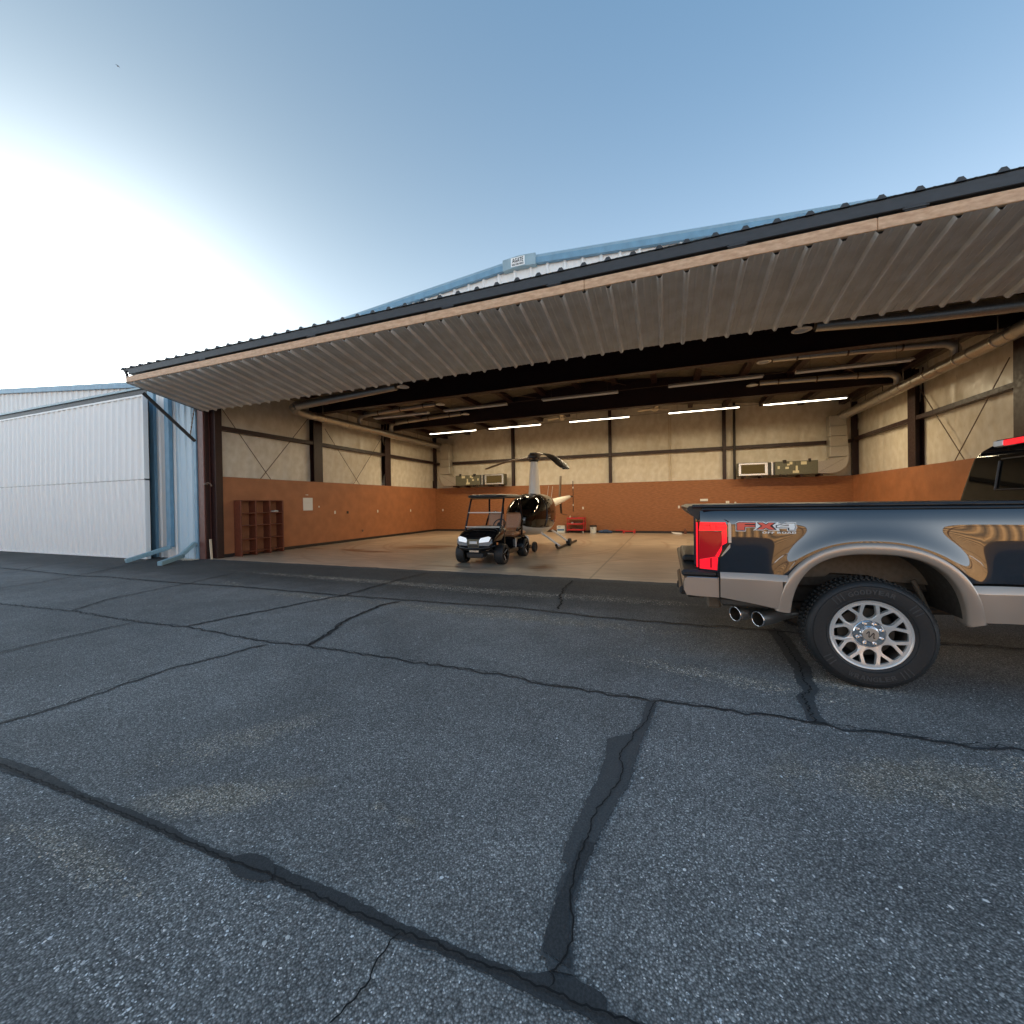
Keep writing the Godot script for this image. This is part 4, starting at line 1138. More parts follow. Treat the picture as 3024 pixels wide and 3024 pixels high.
	for i in 13:
		var p := Vector3(-12.9, lerpf(4.40, 3.63, i / 12.0), lerpf(-7.82, -7.70, i / 12.0))
		ch.box(Vector3(-0.007, -0.034, -0.016), Vector3(0.007, 0.034, 0.016), 0.004, Transform3D(Basis(Vector3.UP, (i % 2) * PI / 2), p))
	part(D, "chain", ch, M.rod, 0)

# ------------------------------------------------------------------ inside the hangar
func fixture(at: Vector3, lit: bool, label: String) -> void:
	var F := thing("strip_light", label, "ceiling light", at, 0, "fluorescent strip lights, %s" % ("lit" if lit else "unlit"))
	var l := 1.22
	var h := MB.new()
	h.prism(PackedVector2Array([Vector2(-0.11, 0.02), Vector2(-0.05, 0.085), Vector2(0.05, 0.085), Vector2(0.11, 0.02), Vector2(0.10, 0.015), Vector2(0.045, 0.07), Vector2(-0.045, 0.07), Vector2(-0.10, 0.015)]), -l, l, Transform3D(Basis(Vector3(0, 0, 1), Vector3(0, 1, 0), Vector3(-1, 0, 0)), Vector3.ZERO))
	part(F, "reflector", h, M.fixture, 0)
	for s in [-1, 1]:
		for q in [-1, 1]:
			part(F, "tube_lamp", MB.new().tube([Vector3(q * 0.01 + (0 if q > 0 else -l + 0.03), 0.025, s * 0.042), Vector3(q * 0.01 + (l - 0.03 if q > 0 else 0), 0.025, s * 0.042)], 0.017, 8), M.glow if lit else M.lamp_white)
		part(F, "hanger", MB.new().tube([Vector3(s * 0.9, 0.08, 0), Vector3(s * 0.9, 1.0 if absf(at.x + s * 0.9 - RIDGE_X) < 6.0 else 0.6, 0)], 0.004, 5), M.rod)
	if lit:
		var a := AreaLight3D.new()
		a.name = "strip_light_glow"
		a.area_size = Vector2(2.3, 0.14)
		a.light_color = Color(1.0, 0.91, 0.74)
		a.light_energy = LAMP_ENERGY
		a.area_range = 40.0
		a.area_attenuation = 2.0
		a.shadow_enabled = true
		F.add_child(a)
		a.position = Vector3(0, 0.0, 0)
		a.rotation.x = -PI / 2

const LAMP_ENERGY := 6.6

func build_lights() -> void:
	var xs := [-9.42, -6.32, -2.62, 1.27, 4.46]
	var nm := ["leftmost", "second from left", "middle", "second from right", "rightmost"]
	for i in 5:
		fixture(Vector3(xs[i], 4.90, -16.9), true, "lit fluorescent strip light near the back wall, %s of its row" % nm[i])
		fixture(Vector3(xs[i], 4.885, -12.95), false, "unlit fluorescent strip light of the front row, %s of five" % nm[i])
	for z in [-16.9, -12.95]:
		for i in 4:
			var w := single("light_wire", MB.new().tube([Vector3(xs[i] + 1.2, 4.96, z), Vector3(xs[i + 1] - 1.2, 4.96, z)], 0.006, 5), M.rod, "thin wire between the %s strip lights, %s gap" % ["lit" if z < -15 else "unlit", ["first", "second", "third", "last"][i]], "wire")
	# ceiling fans above the lit row
	for c in [[Vector3(-4.33, 5.28, -17.6), "pale ceiling fan near the middle of the back bay"], [Vector3(-0.45, 5.30, -17.6), "pale ceiling fan right of the hangar's middle, above lit lights"]]:
		var F := thing("ceiling_fan", c[1], "fan", c[0], 0.4, "ceiling fans")
		part(F, "motor", MB.new().lathe([Vector2(0, -0.10), Vector2(0.10, -0.09), Vector2(0.15, -0.03), Vector2(0.15, 0.04), Vector2(0.07, 0.09), Vector2(0, 0.09)], Transform3D(), 16), M.cream)
		part(F, "rod", MB.new().tube([Vector3(0, 0.08, 0), Vector3(0, 0.9, 0)], 0.015, 8), M.cream)
		for k in 3:
			var a := TAU * k / 3 + 0.35
			part(F, "blade", MB.new().box(Vector3(0.14, -0.006, -0.07), Vector3(0.72, 0.006, 0.07), 0.003, Transform3D(Basis(Vector3.UP, a) * Basis(Vector3.RIGHT, 0.2), Vector3.ZERO)), M.cream, 0)

func seam_ring(mb: MB, p: Vector3, d: Vector3, r: float) -> void:
	mb.tube([p - d * 0.018, p + d * 0.018], r, 16)

func build_ducts() -> void:
	for s in [-1, 1]:
		var x: float = XL + 0.45 if s < 0 else XR - 0.45
		var D := thing("air_duct", "galvanized round duct with branches along the %s wall" % ("left" if s < 0 else "right"), "air duct", Vector3.ZERO, 0, "galvanized air ducts")
		var y := 4.87
		part(D, "main_pipe", MB.new().tube([Vector3(x, y, -20.35), Vector3(x, y, -17.5), Vector3(x, y, -14.6), Vector3(x, y, -11.3)], [0.165, 0.16, 0.15, 0.145], 20), M.galv, 60)
		part(D, "end_elbow", MB.new().tube([Vector3(x, y + 0.02, -20.1), Vector3(x, y, -20.3), Vector3(x, y - 0.08, -20.42), Vector3(x, y - 0.3, -20.42)], 0.19, 18), M.galv, 50)
		var rr := MB.new()
		for k in 8: seam_ring(rr, Vector3(x, y, -19.6 + k * 1.15), Vector3(0, 0, 1), 0.172 - 0.0025 * k)
		part(D, "pipe_band", rr, M.galv, 50)
		# front branch: an elbow of foil at the end of the main, then out over the bay
		var zA := -10.25 if s < 0 else -10.0
		var yA := 4.98 if s < 0 else 4.92
		var el := [Vector3(x, y, -11.35), Vector3(x - s * -0.02, y + 0.01, -10.95), Vector3(x - s * 0.10, y + 0.02, -10.62), Vector3(x - s * 0.30, y + 0.04, -10.38), Vector3(x - s * 0.62, y + 0.06, zA)]
		part(D, "foil_elbow", MB.new().tube(el, 0.155, 18), M.flex, 60)
		var xe: float = -7.6 if s < 0 else 2.85
		part(D, "branch_pipe", MB.new().tube([el[4], Vector3((el[4].x + xe) / 2, yA + 0.04, zA), Vector3(xe, yA + 0.13, zA)], [0.145, 0.13, 0.115], 18), M.galv, 60)
		diffuser(D, Vector3(xe + s * -0.24, yA + 0.09, zA))
		for b in [[-13.6, 5.36, 2.78], [-15.95, 5.40, 2.95]]:
			var z: float = b[0] - (0.25 if s < 0 and b[0] > -15 else 0.0) + (0.35 if s > 0 and b[0] > -15 else 0.0)
			var xe2: float = -8.45 if s < 0 else b[2]
			var yb: float = b[1] - (0.03 if s > 0 else 0.0)
			var el2 := [Vector3(x, y + 0.10, z - 0.05), Vector3(x, y + 0.28, z - 0.04), Vector3(x - s * 0.05, yb - 0.10, z), Vector3(x - s * 0.18, yb - 0.02, z), Vector3(x - s * 0.42, yb, z)]
			part(D, "foil_elbow", MB.new().tube(el2, 0.105, 16), M.flex, 60)
			part(D, "branch_pipe", MB.new().tube([el2[4], Vector3((x + xe2) / 2, yb + 0.06, z), Vector3(xe2, yb + 0.11, z)], [0.098, 0.092, 0.085], 16), M.galv, 60)
			var r2 := MB.new()
			for k in 3: seam_ring(r2, Vector3(lerpf(x - s * 0.5, xe2, (k + 0.5) / 3.0), yb + 0.02 + 0.035 * k, z), Vector3(1, 0, 0), 0.106)
			part(D, "pipe_band", r2, M.rod, 50)
			diffuser(D, Vector3(xe2 - s * 0.22, yb + 0.07, z))
		# strap hangers
		for k in 7:
			var z := -11.9 - k * 1.25
			var st := MB.new()
			st.box(Vector3(x - s * 0.02 - 0.012, y + 0.12, z - 0.002), Vector3(x - s * 0.02 + 0.012, 5.45, z + 0.002))
			st.tube([Vector3(x - 0.01, y, z - 0.012), Vector3(x - 0.01, y, z + 0.012)], 0.158, 18)
			part(D, "strap", st, M.foil, 40)

func diffuser(D: Node3D, at: Vector3) -> void:
	var d := MB.new()
	d.lathe([Vector2(0.05, 0.06), Vector2(0.10, 0.045), Vector2(0.18, 0.0), Vector2(0.18, -0.014), Vector2(0.135, -0.014), Vector2(0.125, 0.02), Vector2(0.08, 0.04), Vector2(0.0, 0.04)], Transform3D(Basis(), at), 24)
	part(D, "diffuser", d, M.white, 40)

func build_units() -> void:
	for s in [-1, 1]:
		var U := thing("air_handler", "grey air handler above the wainscot in the back %s corner" % ("left" if s < 0 else "right"), "air conditioner", Vector3((-9.55 if s < 0 else 4.30), 2.56, ZB + 0.62), 0, "air handlers on the back wall")
		var d: float = -s   # towards the middle of the hangar
		var X := func(v: float) -> float: return v * d
		var bxx := func(mb: MB, a: float, b: float, y0: float, y1: float, z0: float, z1: float, bev: float) -> MB: return mb.box(Vector3(minf(X.call(a), X.call(b)), y0, z0), Vector3(maxf(X.call(a), X.call(b)), y1, z1), bev)
		# cabinet, from the outer end (-1.45) to the return box (1.45)
		part(U, "cabinet", bxx.call(MB.new(), -1.44, -0.66, 0.0, 0.56, -0.5, 0.0, 0.012), M.unit, 0)
		part(U, "cabinet", bxx.call(MB.new(), -0.655, 0.06, 0.0, 0.56, -0.5, -0.004, 0.012), M.unit, 0)
		part(U, "foil_joint", bxx.call(MB.new(), 0.065, 0.30, 0.01, 0.55, -0.49, -0.02, 0.01), M.fascia, 0)
		part(U, "foil_joint", bxx.call(MB.new(), 0.13, 0.20, 0.005, 0.56, -0.495, -0.01, 0.01), M.foil, 0)
		var R := part(U, "return_box", bxx.call(MB.new(), 0.305, 1.44, 0.0, 0.57, -0.5, -0.03, 0.012), M.unit, 0)
		var fr := MB.new()
		bxx.call(fr, 0.33, 1.42, 0.02, 0.09, -0.03, 0.0, 0.004)
		bxx.call(fr, 0.33, 1.42, 0.48, 0.55, -0.03, 0.0, 0.004)
		bxx.call(fr, 0.33, 0.44, 0.092, 0.478, -0.03, 0.0, 0.004)
		bxx.call(fr, 1.33, 1.42, 0.092, 0.478, -0.03, 0.0, 0.004)
		part(R, "grille_frame", fr, M.foil, 0)
		part(R, "filter", bxx.call(MB.new(), 0.441, 1.329, 0.093, 0.477, -0.029, -0.016, 0.0), M.filter, 0)
		for k in 9: part(R, "louver", bxx.call(MB.new(), 0.45, 1.32, 0.11 + k * 0.04, 0.118 + k * 0.04, -0.016, -0.008, 0.0), M.filter, 0)
		# labels and knockouts
		for q in [[-1.05, 0.40, 0.20, 0.13], [-0.78, 0.06, 0.22, 0.10], [-0.74, 0.16, 0.08, 0.20], [-0.45, 0.38, 0.09, 0.07], [-0.42, 0.24, 0.12, 0.09], [-0.10, 0.25, 0.08, 0.12], [-0.55, 0.42, 0.10, 0.12]]:
			part(U, "label_plate", bxx.call(MB.new(), q[0], q[0] + q[2], q[1], q[1] + q[3], 0.001, 0.004, 0.0), M.sticker, 0)
		part(U, "valve", bxx.call(MB.new(), -1.2, -1.12, 0.50, 0.64, -0.1, 0.02, 0.01), M.baseboard, 0)
		part(U, "valve", bxx.call(MB.new(), -0.34, -0.22, 0.48, 0.62, -0.1, 0.03, 0.01), M.baseboard, 0)
		for q in [-1.6, -0.9, 0.5, 1.15]: part(U, "bracket", bxx.call(MB.new(), q, q + 0.10, -0.085, -0.002, -0.6, 0.02, 0.005), M.maroon, 0)
		# drain trap under the cabinet
		part(U, "drain_trap", MB.new().tube([Vector3(X.call(-0.35), 0.02, 0.03), Vector3(X.call(-0.33), -0.05, 0.04), Vector3(X.call(-0.2), -0.03, 0.04), Vector3(X.call(-0.1), 0.02, 0.04), Vector3(X.call(-0.08), -0.06, 0.04)], 0.025, 8), M.baseboard)
		# turning duct and the riser
		var ell := PackedVector2Array()
		ell.append(Vector2(-1.445, 0.02)); ell.append(Vector2(-1.445, 0.50))
		ell.append(Vector2(-1.80, 0.54)); ell.append(Vector2(-1.86, 0.62))
		ell.append(Vector2(-2.46, 0.66))
		for k in 9:
			var a := PI + (PI / 2) * k / 8.0
			ell.append(Vector2(-1.86 + 0.61 * cos(a), 0.60 + 0.60 * sin(a)))
		var e2 := PackedVector2Array()
		for p in ell: e2.append(Vector2(p.x * d, p.y))
		part(U, "turning_duct", MB.new().prism(e2, -0.48, -0.03), M.galv, 0)
		part(U, "duct_crease", MB.new().bar(Vector3(X.call(-1.46), 0.05, -0.026), Vector3(X.call(-2.36), 0.60, -0.026), 0.012, 0.008), M.rod, 0)
		for k in 4:
			part(U, "riser_duct", bxx.call(MB.new(), -2.48 + 0.02 * k, -1.86, 0.665 + k * 0.42, 1.08 + k * 0.42, -0.42 - 0.02 * k, -0.05 - 0.02 * (k % 2), 0.008), M.galv, 0)

# ------------------------------------------------------------------ pickup truck; x forward, z = +1.015 is the side that faces us
const TZ := -5.015
const AXLE := Vector2(1.495, 0.433)
var side_z := PackedFloat32Array()    # how far the body side stands out, by height

func side_tilt(y: float) -> float:
	# tilt of the body side in degrees, positive where it looks up
	var k := [[0.55, -9.0], [0.80, -4.0], [0.95, -1.2], [1.10, 0.2], [1.20, 1.0], [1.24, 2.2], [1.30, 5.0], [1.335, 8.0], [1.36, 13.0], [1.40, 18.0], [1.45, 30.0]]
	for i in k.size() - 1:
		if y < k[i + 1][0]: return lerpf(k[i][1], k[i + 1][1], clampf((y - k[i][0]) / (k[i + 1][0] - k[i][0]), 0, 1))
	return 30.0

func arch(t: float, a: float, b: float, n: float, y0: float) -> Vector2:
	# t 0..1 from the rear foot over the top to the front foot
	var th := PI * (1.0 - t)
	var c := cos(th)
	var s := sin(th)
	var r := pow(pow(absf(c), n) + pow(absf(s), n), -1.0 / n)
	return Vector2(1.50 + a * c * r, y0 + b * s * r)

func arch_y(x: float, a: float, b: float, n: float, y0: float) -> float:
	var u := absf(x - 1.50) / a
	return y0 + b * pow(maxf(1.0 - pow(u, n), 0.0), 1.0 / n) if u < 1.0 else -1.0

func body_z(x: float, y: float) -> float:
	var i := clampf((y - 0.5) / 0.005, 0, side_z.size() - 2)
	var z := lerpf(side_z[int(i)], side_z[int(i) + 1], i - int(i))
	# the side swells out over the wheel
	var q := Vector2((x - 1.50) / 0.665, (y - 0.47) / 0.70)
	var d := (pow(pow(absf(q.x), 2.3) + pow(absf(q.y), 2.3), 1.0 / 2.3) - 1.0) * 0.69
	if y > 0.5: z += 0.034 * exp(-pow(maxf(d, 0.0) / 0.105, 1.7))
	# and rounds in at the tail
	if x < 0.42: z -= 0.030 * pow((0.42 - x) / 0.16, 2.0)
	return 1.0 + z

func side_panel(x0: float, x1: float, ya: Callable, yb: Callable, nx: int, ny: int, dz := 0.0) -> MB:
	var mb := MB.new()
	for i in nx:
		for j in ny:
			var P := []
			for k in [[0, 0], [1, 0], [1, 1], [0, 1]]:
				var x := lerpf(x0, x1, float(i + k[0]) / nx)
				var y := lerpf(ya.call(x), yb.call(x), float(j + k[1]) / ny)
				P.append(Vector3(x, y, body_z(x, y) + dz))
			mb.quad(P[0], P[1], P[2], P[3])
	return mb

func on_side(off: float) -> Callable:
	return func(x, y, z): return Vector3(x, y, body_z(x, y) + off + z)

func poly(a: Array) -> PackedVector2Array:
	var p := PackedVector2Array()
	for i in range(0, a.size(), 2): p.append(Vector2(a[i], a[i + 1]))
	return p

func build_truck() -> void:
	side_z.resize(230)
	var z := 0.0
	for i in 230:
		side_z[i] = z
		z -= tan(deg_to_rad(side_tilt(0.5 + i * 0.005))) * 0.005
	var mid := side_z[110]
	for i in 230: side_z[i] -= mid
	var T := thing("pickup_truck", "navy pickup truck with tan lower body and red taillight", "pickup truck", Vector3(0, 0, TZ))
	var archo := func(x): return maxf(0.885, arch_y(x, 0.655, 0.69, 2.3, 0.47))
	# bed side, both sides
	var sidep := MB.new()
	for s in [[0.27, 0.845, 26], [0.845, 2.155, 72], [2.155, 2.90, 20]]:
		sidep.add(side_panel(s[0], s[1], archo, func(x): return 1.43, s[2], 34))
	var B := part(T, "bed_side", sidep, M.navy, 60)
	part(T, "bed_side", mirror_z(sidep), M.navy, 60)
	# bed rail cap and cover
	part(T, "bed_rail", MB.new().box(Vector3(0.285, 1.428, -0.96), Vector3(2.92, 1.452, 0.975), 0.01), M.plastic, 0)
	var cover := part(T, "bed_cover", MB.new().box(Vector3(0.20, 1.453, -0.93), Vector3(2.90, 1.484, 0.955), 0.012), M.plastic, 0)
	for x in [0.72, 1.35, 1.98, 2.55]: part(cover, "cover_seam", MB.new().box(Vector3(x, 1.466, 0.9551), Vector3(x + 0.16, 1.473, 0.958)), M.black, 0)
	# tailgate with its moulded spoiler
	var tg := MB.new()
	tg.box(Vector3(0.225, 0.90, -0.80), Vector3(0.30, 1.43, 0.80), 0.015)
	part(T, "tailgate", tg, M.navy, 0)
	var sp := PackedVector2Array([Vector2(0.31, 1.475), Vector2(0.185, 1.472), Vector2(0.165, 1.455), Vector2(0.168, 1.43), Vector2(0.19, 1.405), Vector2(0.25, 1.345), Vector2(0.275, 1.35)])
	part(T, "tailgate_spoiler", MB.new().prism(sp, -0.93, 0.93), M.plastic, 20)
	# filler pieces behind the lamp
	part(T, "lamp_housing", MB.new().prism(poly([0.252, 0.885, 0.42, 0.885, 0.425, 1.01, 0.50, 1.10, 0.50, 1.335, 0.47, 1.352, 0.262, 1.352]), -0.12, 0.002, on_side(0.0)), M.gloss_black, 0)
	build_tail_lamp(T)
	# tan lower body: rear quarter, front quarter, rocker
	var low := MB.new()
	var q1 := func(x): return lerpf(0.668, 0.600, clampf((x - 0.42) / 0.44, 0, 1))
	low.add(side_panel(0.424, 0.885, q1, func(x): return 0.835, 16, 14, 0.030))
	low.add(crease(0.424, 0.925, 0.889, 0.835))
	part(T, "lower_body", low, M.stone, 40)
	part(T, "lower_body", mirror_z(low), M.stone, 40)
	var low2 := MB.new()
	low2.add(side_panel(2.10, 2.93, func(x): return 0.60, func(x): return 0.810, 14, 14, 0.030))
	low2.add(crease(2.075, 2.93, 0.868, 0.810))
	part(T, "lower_body", low2, M.stone, 40)
	part(T, "lower_body", mirror_z(low2), M.stone, 40)
	part(T, "lower_valance", MB.new().box(Vector3(0.43, 0.585, 0.60), Vector3(0.86, 0.66, 0.985), 0.02), M.under, 0)
	# wheel-arch flare
	var fl := flare()
	part(T, "wheel_arch", fl, M.stone, 50)
	part(T, "wheel_arch", mirror_z(fl), M.stone, 50)
	# liner and inner wheelhouse
	var ln := MB.new()
	for i in range(2, 38):
		var a := arch(i / 40.0, 0.552, 0.618, 2.7, 0.46)
		var b := arch((i + 1) / 40.0, 0.552, 0.618, 2.7, 0.46)
		if minf(a.y, b.y) < 0.57: continue
		ln.quad_o(Vector3(a.x, a.y, 0.98), Vector3(b.x, b.y, 0.98), Vector3(b.x, b.y, 0.40), Vector3(a.x, a.y, 0.40), Vector3(1.5 - a.x, 0.47 - a.y, 0))
	part(T, "wheel_well", ln, M.under, 50)
	part(T, "wheel_well", mirror_z(ln), M.under, 50)
	part(T, "inner_fender", MB.new().prism(poly([0.93, 0.80, 1.30, 0.83, 1.34, 0.865, 1.62, 0.855, 1.66, 0.815, 2.06, 0.79, 2.06, 1.10, 0.93, 1.10]), 0.60, 0.63), M.under_pale, 0)
	part(T, "frame_rail", MB.new().box(Vector3(0.45, 0.56, 0.42), Vector3(6.6, 0.72, 0.50), 0.01), M.under, 0)
	part(T, "frame_rail", MB.new().box(Vector3(0.45, 0.56, -0.50), Vector3(6.6, 0.72, -0.42), 0.01), M.under, 0)
	part(T, "axle", MB.new().tube([Vector3(AXLE.x, AXLE.y, -0.75), Vector3(AXLE.x, AXLE.y, -0.15), Vector3(AXLE.x, AXLE.y, 0.15), Vector3(AXLE.x, AXLE.y, 0.75)], [0.05, 0.06, 0.06, 0.05], 14), M.under)
	part(T, "axle", MB.new().ball(Vector3(AXLE.x, AXLE.y, 0.02), Vector3(0.17, 0.17, 0.16), 16, 10), M.under)
	part(T, "leaf_spring", MB.new().tube([Vector3(0.80, 0.60, 0.46), Vector3(1.49, 0.50, 0.46), Vector3(2.2, 0.60, 0.46)], 0.035, 8), M.under)
	part(T, "shock_absorber", MB.new().tube([Vector3(2.02, 0.46, 0.70), Vector3(1.93, 0.72, 0.70), Vector3(1.88, 0.84, 0.70)], 0.018, 10), M.under_pale)
	part(T, "underbody", MB.new().box(Vector3(0.5, 0.72, -0.62), Vector3(6.3, 0.86, 0.58), 0.02), M.under, 0)
	build_bumper(T)
	# exhaust tips turned out behind the wheel
	for e in [Vector3(0.565, 0.478, 0.80), Vector3(0.735, 0.462, 0.86)]:
		var d := Vector3(0.80, 0.05, -0.60).normalized()
		var ex := MB.new()
		var rings := []
		for k in [[0.066, 0.0], [0.066, 0.17], [0.05, 0.26], [0.04, 0.42]]: rings.append([e + d * k[1], k[0]])
		ex.tube(rings.map(func(r): return r[0]), rings.map(func(r): return r[1]), 24, false)
		var E := part(T, "exhaust_tip", ex, M.steel, 50)
		var inn := MB.new()
		inn.tube([e + d * 0.002, e + d * 0.2], [0.060, 0.055], 24, false)
		part(E, "inner_pipe", inn, M.under, 50)
		part(E, "mouth", MB.new().lathe([Vector2(0.0, 0.0), Vector2(0.054, 0.0)], Transform3D(Basis(Quaternion(Vector3.UP, -d)), e + d * 0.15), 20), M.black)
		var lip := MB.new()
		var s := d.cross(Vector3.UP).normalized()
		var u := s.cross(d).normalized()
		var pth := []
		for k in 25: pth.append(e + (s * cos(TAU * k / 24) + u * sin(TAU * k / 24)) * 0.0635)
		lip.tube(pth, 0.0055, 8, false)
		part(E, "rim", lip, M.chrome, 60)
	part(T, "exhaust_pipe", MB.new().tube([Vector3(0.86, 0.49, 0.62), Vector3(1.1, 0.52, 0.52), Vector3(2.4, 0.55, 0.35)], 0.05, 12), M.under)
	build_decal(T)
	build_cab(T)
	# wheels
	var W := make_wheel(T, "wheel")
	W.position = Vector3(AXLE.x, AXLE.y, 0.865)
	var fw: Node3D
	for p in [[Vector3(AXLE.x, AXLE.y, -0.865), PI], [Vector3(AXLE.x + 4.46, AXLE.y, 0.865), 0.0], [Vector3(AXLE.x + 4.46, AXLE.y, -0.865), PI]]:
		fw = W.duplicate()
		fw.name = named(T, "wheel")
		T.add_child(fw, true)
		fw.position = p[0]
		fw.rotation.y = p[1]

func mirror_z(a: MB) -> MB:
	var m := MB.new()
	for i in range(0, a.v.size(), 3):
		var q := [a.v[i], a.v[i + 2], a.v[i + 1]].map(func(p): return Vector3(p.x, p.y, -p.z))
		m.tri(q[0], q[1], q[2])
	return m

# the ledge along the top of the tan moulding looks up at the sky
func crease(x0: float, x1: float, y1: float, y0: float) -> MB:
	var mb := MB.new()
	var n := 20
	var ks := [[y1, 0.002], [y1 - 0.004, 0.008], [lerpf(y1, y0, 0.55), 0.022], [lerpf(y1, y0, 0.92), 0.0295], [y0, 0.030]]
	for i in n:
		for j in ks.size() - 1:
			var P := []
			for k in [[i, j], [i + 1, j], [i + 1, j + 1], [i, j + 1]]:
				var x := lerpf(x0, x1, float(k[0]) / n)
				P.append(Vector3(x, ks[k[1]][0], body_z(x, ks[k[1]][0]) + ks[k[1]][1]))
			mb.quad_o(P[0], P[1], P[2], P[3], Vector3(0, 0.5, 1))
	return mb

func flare() -> MB:
	var mb := MB.new()
	# across: from the outer edge on the body to the inner lip and in under it
	var sec := [[0.0, 0.004], [0.03, 0.016], [0.10, 0.034], [0.22, 0.044], [0.55, 0.046], [0.85, 0.040], [0.95, 0.030], [1.0, 0.014], [0.99, -0.05], [0.97, -0.12]]
	var n := 64
	var grid := []
	for i in n + 1:
		var t := i / float(n)
		var o := arch(t, 0.668, 0.702, 2.3, 0.47)
		var q := arch(t, 0.552, 0.618, 2.7, 0.46)
		# feet run down to the sill
		if i == 0: o = Vector2(0.836, 0.585); q = Vector2(0.952, 0.575)
		if i == n: o = Vector2(2.168, 0.600); q = Vector2(2.06, 0.56)
		elif i > 0:
			o.y = maxf(o.y, 0.59); q.y = maxf(q.y, 0.575)
		var row := []
		for s in sec:
			var p := o.lerp(q, s[0])
			row.append(Vector3(p.x, p.y, body_z(o.x, maxf(o.y, 0.62)) + s[1] - 0.008))
		grid.append(row)
	for i in n:
		for j in sec.size() - 1:
			mb.quad_o(grid[i][j], grid[i + 1][j], grid[i + 1][j + 1], grid[i][j + 1], Vector3(0, 0, 1) if j < 6 else Vector3(1.5 - grid[i][j].x, 0.5 - grid[i][j].y, 0.0))
	return mb

func build_tail_lamp(T: Node3D) -> void:
	var L := MB.new()
	L.prism(poly([0.258, 1.25, 0.478, 1.255, 0.482, 1.29, 0.470, 1.328, 0.268, 1.330]), -0.01, 0.016, on_side(0.0))
	L.prism(poly([0.440, 1.125, 0.480, 1.150, 0.480, 1.2525, 0.440, 1.2515]), -0.01, 0.016, on_side(0.0))
	L.prism(poly([0.385, 1.03, 0.412, 1.022, 0.438, 1.085, 0.440, 1.123, 0.4385, 1.125]), -0.01, 0.016, on_side(0.0))
	var lamp := part(T, "tail_lamp", L, M.lamp_red, 20)
	part(lamp, "dark_lens", MB.new().prism(poly([0.2565, 0.998, 0.384, 1.026, 0.4365, 1.124, 0.4375, 1.235, 0.428, 1.246, 0.2575, 1.246]), -0.01, 0.013, on_side(0.0)), M.lamp_dark, 20)
	part(lamp, "lower_lens", MB.new().prism(poly([0.262, 0.912, 0.400, 0.906, 0.407, 1.018, 0.385, 1.024, 0.262, 0.993]), -0.01, 0.016, on_side(0.0)), M.lamp_red, 20)
	# ridges inside the lenses
	part(lamp, "lens_edge", MB.new().prism(poly([0.345, 1.262, 0.350, 1.262, 0.350, 1.320, 0.345, 1.320]), 0.0165, 0.018, on_side(0.0)), M.lamp_dark, 0)
	part(lamp, "lens_edge", MB.new().prism(poly([0.275, 1.300, 0.344, 1.300, 0.344, 1.304, 0.275, 1.304]), 0.0165, 0.018, on_side(0.0)), M.lamp_dark, 0)
	part(lamp, "lens_edge", MB.new().prism(poly([0.392, 1.262, 0.396, 1.262, 0.396, 1.322, 0.392, 1.322]), 0.0165, 0.018, on_side(0.0)), M.lamp_dark, 0)
	part(lamp, "lens_edge", MB.new().prism(poly([0.345, 0.925, 0.358, 0.925, 0.358, 1.012, 0.345, 1.008]), 0.0165, 0.018, on_side(0.0)), M.lamp_dark, 0)
	# the lens wraps round the corner
	part(lamp, "corner_lens", MB.new().prism(poly([0.94, 0.92, 0.985, 0.92, 0.985, 1.325, 0.94, 1.325]), 0.0, 0.012, Transform3D(Basis(Vector3(0, 0, 1), Vector3(0, 1, 0), Vector3(-1, 0, 0)), Vector3(0.250, 0, -0.02))), M.lamp_red, 0)
	part(lamp, "lamp_trim", MB.new().prism(poly([0.432, 1.03, 0.442, 1.03, 0.505, 1.105, 0.505, 1.135, 0.492, 1.122]), 0.001, 0.010, on_side(0.0)), M.satin, 0)
	part(lamp, "lamp_trim", MB.new().prism(poly([0.492, 1.150, 0.515, 1.150, 0.515, 1.32, 0.492, 1.33]), 0.001, 0.006, on_side(0.0)), M.satin, 0)

